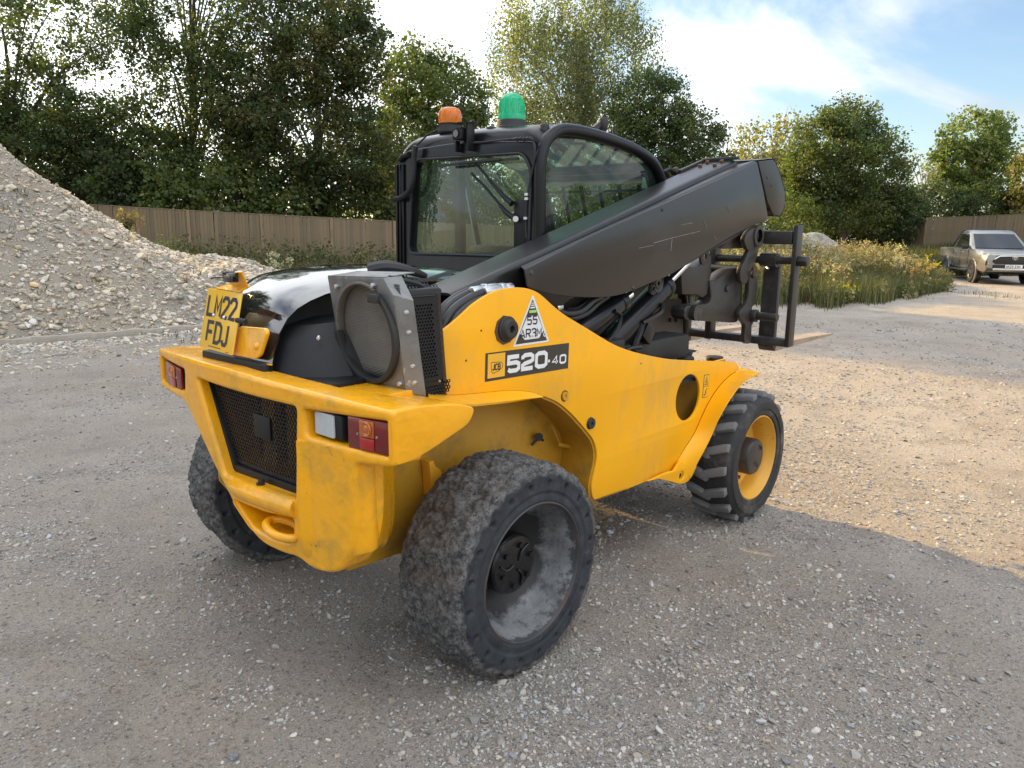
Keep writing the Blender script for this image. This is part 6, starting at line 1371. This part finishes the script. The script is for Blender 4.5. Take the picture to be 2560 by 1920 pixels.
# roof
rfp = [(.915, 2.168), (.925, 2.205), (.96, 2.232), (1.05, 2.252), (1.2, 2.262), (1.36, 2.258)]
rows = [[(x, y, z + .018 * (1 - ((y - .3) / .52) ** 2) - .05 * max(0, abs(y - .3) - .44) / .08) for y in np.linspace(-.215, .815, 22)] for x, z in catmull(rfp, 4)]
MB().sheet(rows).build('roof', m_blk, CB, solid=.02, smooth=50)
rb = MB()
for k in range(6): y = -.10 + k * .155; rb.bar((1.35, y, 2.262 + .012 * (1 - ((y - .3) / .5) ** 2)), (1.94, y, 2.115), .060, .020)
rb.build_each('roof_bar', m_blk, CB, bev=.004)
MB().bar((1.94, -.19, 2.110), (1.94, .79, 2.110), .07, .06).build('roof_front_beam', m_blk, CB, bev=.01)
MB().sheet([[(1.36, -.2, 2.246), (1.36, .8, 2.246)], [(1.94, -.2, 2.10), (1.94, .8, 2.10)]]).build('roof_glass', glassmat('roof glass', (.80, .95, .88)), CB, solid=.004)
MB().prism([(1.92, 2.14), (2.0, 2.17), (2.13, 2.09), (2.10, 2.03), (2.0, 2.05)], mapXZ, -.10, .72).build('front_visor', m_blk, CB, bev=.008)
c = pY(*Z3(2050, 590), -.15); MB().lathe([(0, .0), (.03, .0), (.04, .03), (.03, .05), (0, .05)], c, (1, -.2, 0), 14).tube([c + A3(-.1, .0, .0), c + A3(-.04, 0, .02), c], .012, 8, sub=3).build('front_work_light', m_plas, CB)
# interior
it = empty('cab_interior', parent=CB)
MB().box((1.35, .30, 1.02), (.85, .95, .03)).build('floor', m_dark, CB)
MB().prism(rnd([(1.02, 1.30), (.985, 1.62), (1.02, 1.672), (1.07, 1.66), (1.12, 1.40), (1.55, 1.36), (1.55, 1.28)], .03), mapXZ, .03, .37).build('seat', m_plas, CB, bev=.02)
MB().tube([(1.80 + .05 * math.sin(a) , .28 + .17 * math.cos(a), 1.60 + .15 * math.sin(a)) for a in np.linspace(0, 2 * math.pi, 24, endpoint=False)], .013, 8, closed=True).bar((1.81, .28, 1.6), (2.05, .28, 1.25), .05, .05).build('steering_wheel', m_plas, CB)
MB().prism([(1.95, 1.0), (1.88, 1.40), (2.0, 1.48), (2.22, 1.42), (2.28, 1.0)], mapXZ, -.10, .72).build('dashboard', m_plas, CB, bev=.02)
for y in (-.13, .735): MB().bar((2.00, y, 2.08), (2.23, y, 1.42), .05, .05, (0, 1, 0)).build('front_pillar', m_blk, CB, bev=.01)
MB().bar((1.36, .79, 1.02), (1.34, .79, 2.20), .05, .06, (0, 1, 0)).build('door_pillar', m_blk, CB, bev=.01)
MB().prism([(.95, 1.02), (.95, 1.50), (1.7, 1.46), (2.25, 1.44), (2.33, 1.02)], mapXZ, .785, .80).build('left_door', m_blk, CB)
gb_ = MB()
for k in range(6): y = -.02 + .145 * k; gb_.bar((2.05, y, 2.02), (2.27, y, 1.38), .016, .016, (0, 1, 0))
for t_ in (.05, .42, .80): gb_.bar((2.05 + .22 * t_, -.14, 2.02 - .64 * t_), (2.05 + .22 * t_, .74, 2.02 - .64 * t_), .014, .014)
gb_.build_each('guard_bar', m_blk, CB)
p0, p1 = pX(*Z3(615, 555), 1.45), pX(*Z3(715, 1110), 1.45)
MB().bar(p0, p1, .035, .012, (1, 0, 0)).build('door_post', m_blk, CB, bev=.003); MB().bar(p0 + A3(.01, .028, 0), p1 + A3(.01, .028, 0), .022, .012, (1, 0, 0)).build('door_edge', M('pale door edge', (.42, .55, .50), .4), CB)
# wiper
WP = empty('wiper', parent=CB); xw = xr_ - .03
MB().box((xw + .055, -.115, 1.775), (.08, .095, .24)).build('motor_cover', m_plas, WP, bev=.015)
def xw3(q, d=0): return pX(*Z3(*q), xw + d)
MB().tube([xw3((965, 905)), xw3((900, 860)), xw3((860, 810))], [.016, .013, .009], 8).tube([xw3((860, 810)), xw3((760, 690)), xw3((660, 590))], .007, 8).build('wiper_arm', m_plas, WP)
MB().tube([xw3((940, 800)), xw3((880, 745)), xw3((810, 670))], [.016, .012, .008], 8).tube([xw3((810, 670)), xw3((750, 590)), xw3((670, 500))], .007, 8).build('wiper_arm', m_plas, WP)
MB().bar(xw3((440, 537)), xw3((985, 487)), .012, .016, (1, 0, 0)).bar(xw3((560, 520), -.015), xw3((860, 490), -.015), .010, .010, (1, 0, 0)).build('wiper_blade', m_rub, WP)
bl_ = MB(); bl_.cyl(xw3((965, 905)), xw3((965, 905), -.02), .014, n=14); 
for q in ((635, 497), (655, 494)): bl_.cyl(xw3(q, -.01), xw3(q, -.022), .005, n=8)
bl_.build_each('wiper_nut', m_zinc, WP)
# cab rear conduit, hinge, cables
MB().tube([pX(*Z3(*q), xr_ - .035) for q in [(275, 400), (262, 480), (262, 560), (255, 640), (235, 700), (195, 745), (160, 765), (125, 768)]], .0135, 10, sub=6).build('conduit', m_rub, CB, smooth=60)
rg = MB(); cp_ = catmull([pX(*Z3(*q), xr_ - .035) for q in [(275, 400), (262, 480), (262, 560), (255, 640), (235, 700), (195, 745), (160, 765), (125, 768)]], 8)
for a, b in zip(cp_[:-1], cp_[1:]): rg.cyl(a, a + (b - a) * .45, .0155, n=10)
rg.build('conduit_rings', m_rub, CB)
MB().tube([pX(*Z3(*q), xr_ - .01) for q in [(165, 500), (190, 470), (225, 460)]], .016, 8, sub=3).build('hinge', m_plas, CB)
MB().tube([pX(*Z3(*q), xr_ - .012) for q in [(280, 395), (330, 350), (360, 320), (430, 288)]], .005, 6, sub=4).tube([pX(*Z3(*q), xr_ - .012) for q in [(660, 382), (760, 372), (860, 360), (940, 352), (1050, 345), (1090, 385), (1095, 480), (1070, 620), (1045, 760), (1035, 900), (1040, 1040)]], .0055, 6, sub=4).build('cable', m_rub, CB)
kn = MB()
for k in range(5): kn.tube([pX(*Z3(950 + 24 * k, 355 + 3 * (k % 2)), xr_ - .015), pX(*Z3(985 + 24 * k, 348 - 4 * (k % 2)), xr_ - .02)], .009, 6)
kn.build('cable_knot', m_rub, CB)
MB().tube([pX(*Z3(*q), .98) for q in [(815, 285), (850, 310), (900, 340), (945, 352)]], .005, 6, sub=4).tube([pX(*Z3(*q), .98) for q in [(780, 330), (775, 300), (800, 280), (830, 290)]], [.014, .016, .016, .01], 8, sub=3).build('beacon_cable', m_rub, CB)
cl_ = MB()
for q in ((1042, 735), (1042, 765), (1035, 900)): cl_.box(pX(*Z3(*q), xr_ - .018), (.01, .02, .012))
cl_.build_each('cable_clip', m_zinc, CB)
for q in ((1165, 255),): c = pX(*Z3(*q), 1.0); MB().lathe([(0, .008), (.014, .008), (.022, .0), (.026, -.03)], c, (0, 0, 1), 14).build('roof_plug', m_rub, CB)
# beacons and rear camera
am = empty('beacon', parent=TH); ca = pX(*Z3(512, 300), 1.02); ca = A3(ca[0], ca[1], 2.252)
MB().lathe([(0, 0), (.056, 0), (.066, .010), (.060, .046), (.065, .056), (0, .060)], ca, (0, 0, 1), 28).build('base', m_rub, am, bev=.002)
MB().lathe([(.062, .060), (.064, .085), (.061, .114), (.052, .130), (.034, .138), (0, .140)], ca, (0, 0, 1), 32).build('lens', m_orange, am, smooth=60)
MB().lathe([(0, .068), (.03, .08), (.036, .105), (.0, .125)], ca, (0, 0, 1), 20).build('reflector', m_amb, am)
gn = empty('beacon', parent=TH); cg = pX(*Z3(938, 280), 1.10); cg = A3(cg[0], cg[1], 2.250)
MB().lathe([(r * .80, h * .82) for r, h in [(0, 0), (.098, 0), (.100, .022), (.094, .026), (.092, .062), (.086, .066), (0, .066)]], cg, (0, 0, 1), 36).build('base', m_rub, gn, bev=.002)
MB().lathe([(r * .80, h * .82) for r, h in [(.088, .066), (.089, .095), (.086, .100), (.083, .155), (.074, .190), (.055, .214), (.028, .226), (0, .228)]], cg, (0, 0, 1), 40).build('lens', m_green, gn, smooth=60)
rb = MB()
for k in range(40): a = k * 2 * math.pi / 40; rb.tube([cg + A3(.070 * math.cos(a), .070 * math.sin(a), .082), cg + A3(.0668 * math.cos(a), .0668 * math.sin(a), .127), cg + A3(.060 * math.cos(a), .060 * math.sin(a), .154)], .0018, 4)
rb.build('lens_rib', m_green, gn)
cm = empty('rear_camera', parent=TH); cc_ = pX(*Z3(595, 320), xr_ - .02)
MB().box(cc_, (.075, .070, .055)).build('body', m_plas, cm, bev=.006); MB().cyl(cc_ + A3(-.036, 0, 0), cc_ + A3(-.046, 0, 0), .018, n=18).build('lens', m_gls, cm)
MB().sheet([[cc_ + A3(-.06, .045, .050), cc_ + A3(-.06, -.075, .050)], [cc_ + A3(.05, .045, .060), cc_ + A3(.05, -.075, .060)]]).build('hood', m_plas, cm, solid=.004)
MB().bar(cc_ + A3(.0, -.062, .055), cc_ + A3(.0, -.062, -.085), .010, .05, (1, 0, 0)).bar(cc_ + A3(.0, .035, -.03), cc_ + A3(.0, .035, -.085), .012, .03, (1, 0, 0)).build_each('bracket', m_plas, cm, bev=.002)
# mirror bracket and aerial beyond the roof
c = pY(*Z3(1570, 240), .35); MB().lathe([(0, .03), (.025, .03), (.035, .01), (.03, -.04), (.012, -.07), (.012, -.16)], c, (0, 0, 1), 16).build('mirror_knob', m_rub, CB)
MB().bar(pY(*Z3(1500, 285), .35), pY(*Z3(1555, 240), .35), .02, .03).build('mirror_arm', m_steel, CB); c = pY(*Z3(1648, 300), .3); MB().cyl(c - A3(0, 0, .06), c + A3(0, 0, .03), .012).build('aerial_base', m_rub, CB)
# ------------------------------------------------------------------ parked pickup
m_bronze = M('bronze grey car paint', (.30, .28, .25), .24, metal=.4, var=.05, vs_=3, coat=.8, dirt=[((.16, .14, .12), .6, .9, 2.0)])
m_cglass = M('dark car glass', (.012, .015, .018), .05, var=.1, coat=.5)
m_head = M('headlight', (.55, .57, .60), .12, var=.15, vs_=12, coat=1.)
m_carblk = M('black trim', (.016, .016, .017), .45, var=.2)
m_silv = M('silver trim', (.62, .62, .62), .22, metal=.9, var=.05)
m_wplate = M('white plate', (.80, .80, .79), .4, var=.03)
PK = empty('pickup_truck', (float(pZ(2545, 702)[0]), float(pZ(2545, 702)[1]), 0.0))
tag(PK, 'bronze grey double cab pickup parked at the right edge beyond the weeds', 'pickup')
q = pZ(2430, 706); PK.location = (float(q[0]) - (-1.7634), float(q[1]) - (0.0098), 0.0)
PK.rotation_euler = (0, 0, math.radians(208.5)); 
def sect(x, hw, zb, zm, zt, tw):
    pts = [(hw * .90, zb), (hw * .985, zb + .10), (hw, zm - .18), (hw * .985, zm), (tw, zt - .02), (tw * .93, zt), (0, zt + .012)]
    return [(x, -y, z) for y, z in pts] + [(x, y, z) for y, z in pts[-2::-1]]
S_ = [sect(2.62, .70, .50, .78, .98, .62), sect(2.58, .84, .44, .86, 1.035, .74), sect(2.40, .915, .42, .95, 1.085, .82), sect(2.0, .925, .42, 1.0, 1.125, .86), sect(1.45, .925, .42, 1.02, 1.16, .88), sect(1.0, .925, .42, 1.04, 1.18, .90),
      sect(.4, .925, .42, 1.04, 1.17, .90), sect(-.8, .925, .42, 1.05, 1.17, .90), sect(-.85, .925, .45, 1.06, 1.17, .91), sect(-2.3, .92, .50, 1.07, 1.15, .91), sect(-2.62, .90, .55, 1.06, 1.14, .90)]
MB().loft(S_).build('body', m_bronze, PK, smooth=40)
def cabsec(z, x0, x1, hw): return [(x0, -hw, z), (x1, -hw, z), (x1 + .06, 0, z), (x1, hw, z), (x0, hw, z)]
MB().loft([cabsec(1.15, -.86, 1.22, .885), cabsec(1.30, -.82, .98, .87), cabsec(1.70, -.66, .32, .74), cabsec(1.79, -.50, .14, .68), cabsec(1.815, -.36, .0, .60)]).build('cab', m_bronze, PK, bev=.03, smooth=50)
def cabp(x, z, side): return None
for s in (-1, 1):
    def g(x, z): return (x, s * (np.interp(z, [1.15, 1.30, 1.70, 1.79], [.885, .87, .74, .68]) + .022), z)
    MB().add([g(.92, 1.20), g(.20, 1.20), g(.14, 1.66), g(.34, 1.66)], [(0, 1, 2, 3)]).build('front_window', m_cglass, PK, solid=.004)
    MB().add([g(.13, 1.20), g(-.58, 1.20), g(-.50, 1.66), g(.08, 1.66)], [(0, 1, 2, 3)]).build('rear_window', m_cglass, PK, solid=.004)
    mr_ = MB().box((.86, s * 1.02, 1.22), (.10, .20, .15)); mr_.build('mirror', m_carblk if s > 0 else m_carblk, PK, bev=.03)
    for xw in (1.545, -1.54):
        w_ = empty('wheel', (xw, s * .825, .385), 0 if s < 0 else math.pi, PK)
        lat('tyre', [(.22, -.115), (.25, -.135), (.345, -.135), (.380, -.10), (.388, -.03), (.388, .08), (.37, .13), (.25, .13)], m_tyre, w_, 40)
        rim = MB().lathe([(.235, -.125), (.225, -.12), (.215, -.06), (.215, .10)], (0, 0, 0), (0, 1, 0), 36)
        for k in range(6):
            a = k * math.pi / 3
            for d_ in (-.16, .16): rim.bar((.05 * math.cos(a), -.105, .05 * math.sin(a)), (.222 * math.cos(a + d_), -.115, .222 * math.sin(a + d_)), .028, .03, (0, 1, 0))
        rim.lathe([(0, -.115), (.05, -.115), (.06, -.09)], (0, 0, 0), (0, 1, 0), 16); rim.build('rim', m_silv, w_)
        lat('brake_disc', [(0.02, -.03), (.16, -.03), (.214, .0)], m_carblk, w_, 24)
        MB().lathe([(.40, -.02), (.435, -.02), (.455, .03), (.41, .05)], (xw, s * .885, .40), (0, s, 0), 28, math.radians(0), math.radians(360)).build('wheel_arch_trim', m_bronze, PK)
        MB().lathe([(0, .045), (.415, .045), (.415, -.05), (0, -.05)], (xw, s * .885, .41), (0, s, 0), 28).build('wheel_well', m_carblk, PK)
    MB().tube([(1.05, s * .93, .40), (-1.05, s * .93, .40)], .035, 8).build('side_step', m_carblk, PK)
    for xh in (.28, -.45): MB().box((xh, s * .928, 1.02), (.17, .03, .035)).build('door_handle', m_silv, PK, bev=.008)
    for xd in (.98, .12, -.78): MB().bar((xd, s * .926, .50), (xd, s * .918, 1.10), .010, .006, (1, 0, 0)).build('door_seam', m_carblk, PK)
    hl = MB().add([(2.625, s * .46, .93), (2.44, s * .88, .98), (2.36, s * .91, 1.06), (2.50, s * .74, 1.065), (2.60, s * .50, 1.02)], [(0, 1, 2, 3, 4)]); hl.build('headlight', m_head, PK, solid=.03)
    MB().add([(2.63, s * .40, .56), (2.60, s * .52, .60), (2.615, s * .58, .98), (2.64, s * .50, .97)], [(0, 1, 2, 3)]).build('bumper_blade', m_bronze, PK, solid=.05)
    MB().box((2.545, s * .74, .72), (.10, .20, .15)).build('fog_lamp_recess', m_carblk, PK, bev=.02); MB().cyl((2.59, s * .73, .72), (2.605, s * .73, .72), .04, n=14).build('fog_lamp', m_head, PK)
    MB().tube([(-.72, s * .72, 1.16), (-.74, s * .70, 1.72), (-.80, s * .55, 1.80), (-.80, 0, 1.81)], .035, 8, sub=3).tube([(-.78, s * .70, 1.70), (-1.5, s * .78, 1.18)], .03, 8).build('roll_bar', m_carblk, PK)
MB().add([(1.20, -.78, 1.20), (1.20, .78, 1.20), (1.265, 0, 1.20), (.36, .66, 1.68), (.36, -.66, 1.68), (.42, 0, 1.685)], [(0, 2, 5, 4), (2, 1, 3, 5)]).build('windscreen', m_cglass, PK, solid=.006)
MB().prism([(-.66, .78), (-.50, .98), (.50, .98), (.66, .78), (.56, .70), (-.56, .70)], lambda a, b, c: (c, a, b), 2.60, 2.655).build('grille', m_carblk, PK, bev=.01)
MB().tube([(2.665, -.60, .85), (2.672, -.46, .955), (2.68, -.2, .965), (2.68, .2, .965), (2.672, .46, .955), (2.665, .60, .85)], .022, 8).build('grille_trim', m_silv, PK)
bd_ = MB()
for rx_b, rz_b, rot in ((.085, .058, 0),): bd_.tube([(2.69, rx_b * math.cos(a), .90 + rz_b * math.sin(a)) for a in np.linspace(0, 6.283, 20, endpoint=False)], .009, 6, closed=True)
bd_.tube([(2.69, .022 * math.cos(a), .897 + .050 * math.sin(a)) for a in np.linspace(0, 6.283, 16, endpoint=False)], .008, 6, closed=True).tube([(2.69, .060 * math.cos(a), .925 + .020 * math.sin(a)) for a in np.linspace(0, 6.283, 16, endpoint=False)], .008, 6, closed=True)
bd_.build('badge', m_silv, PK)
MB().box((2.60, 0, .62), (.12, 1.25, .10)).build('lower_grille', m_carblk, PK, bev=.02); MB().bar((2.63, -.62, .52), (2.63, .62, .52), .05, .07).build('skid_trim', m_silv, PK, bev=.015)
MB().prism([(2.66, .50), (2.40, .36), (1.9, .36), (1.9, .46), (2.6, .58)], mapXZ, -.80, .80).build('lower_bumper', m_carblk, PK, bev=.02)
MB().box((0, 0, .44), (4.4, 1.5, .18)).build('chassis', m_carblk, PK)
npk = empty('number_plate', parent=PK); MB().box((2.672, 0, .62), (.012, .52, .111)).build('plate', m_wplate, npk, bev=.002)
frk = (A3(2.6785, -.26, .565), A3(0, 1, 0), A3(0, 0, 1), A3(1, 0, 0)); mb = MB(); text(mb, 'AK23 EXH', .028, .016, .079, .040, .0155, .014, frk, .001); mb.build('lettering', m_ink, npk, smooth=0)
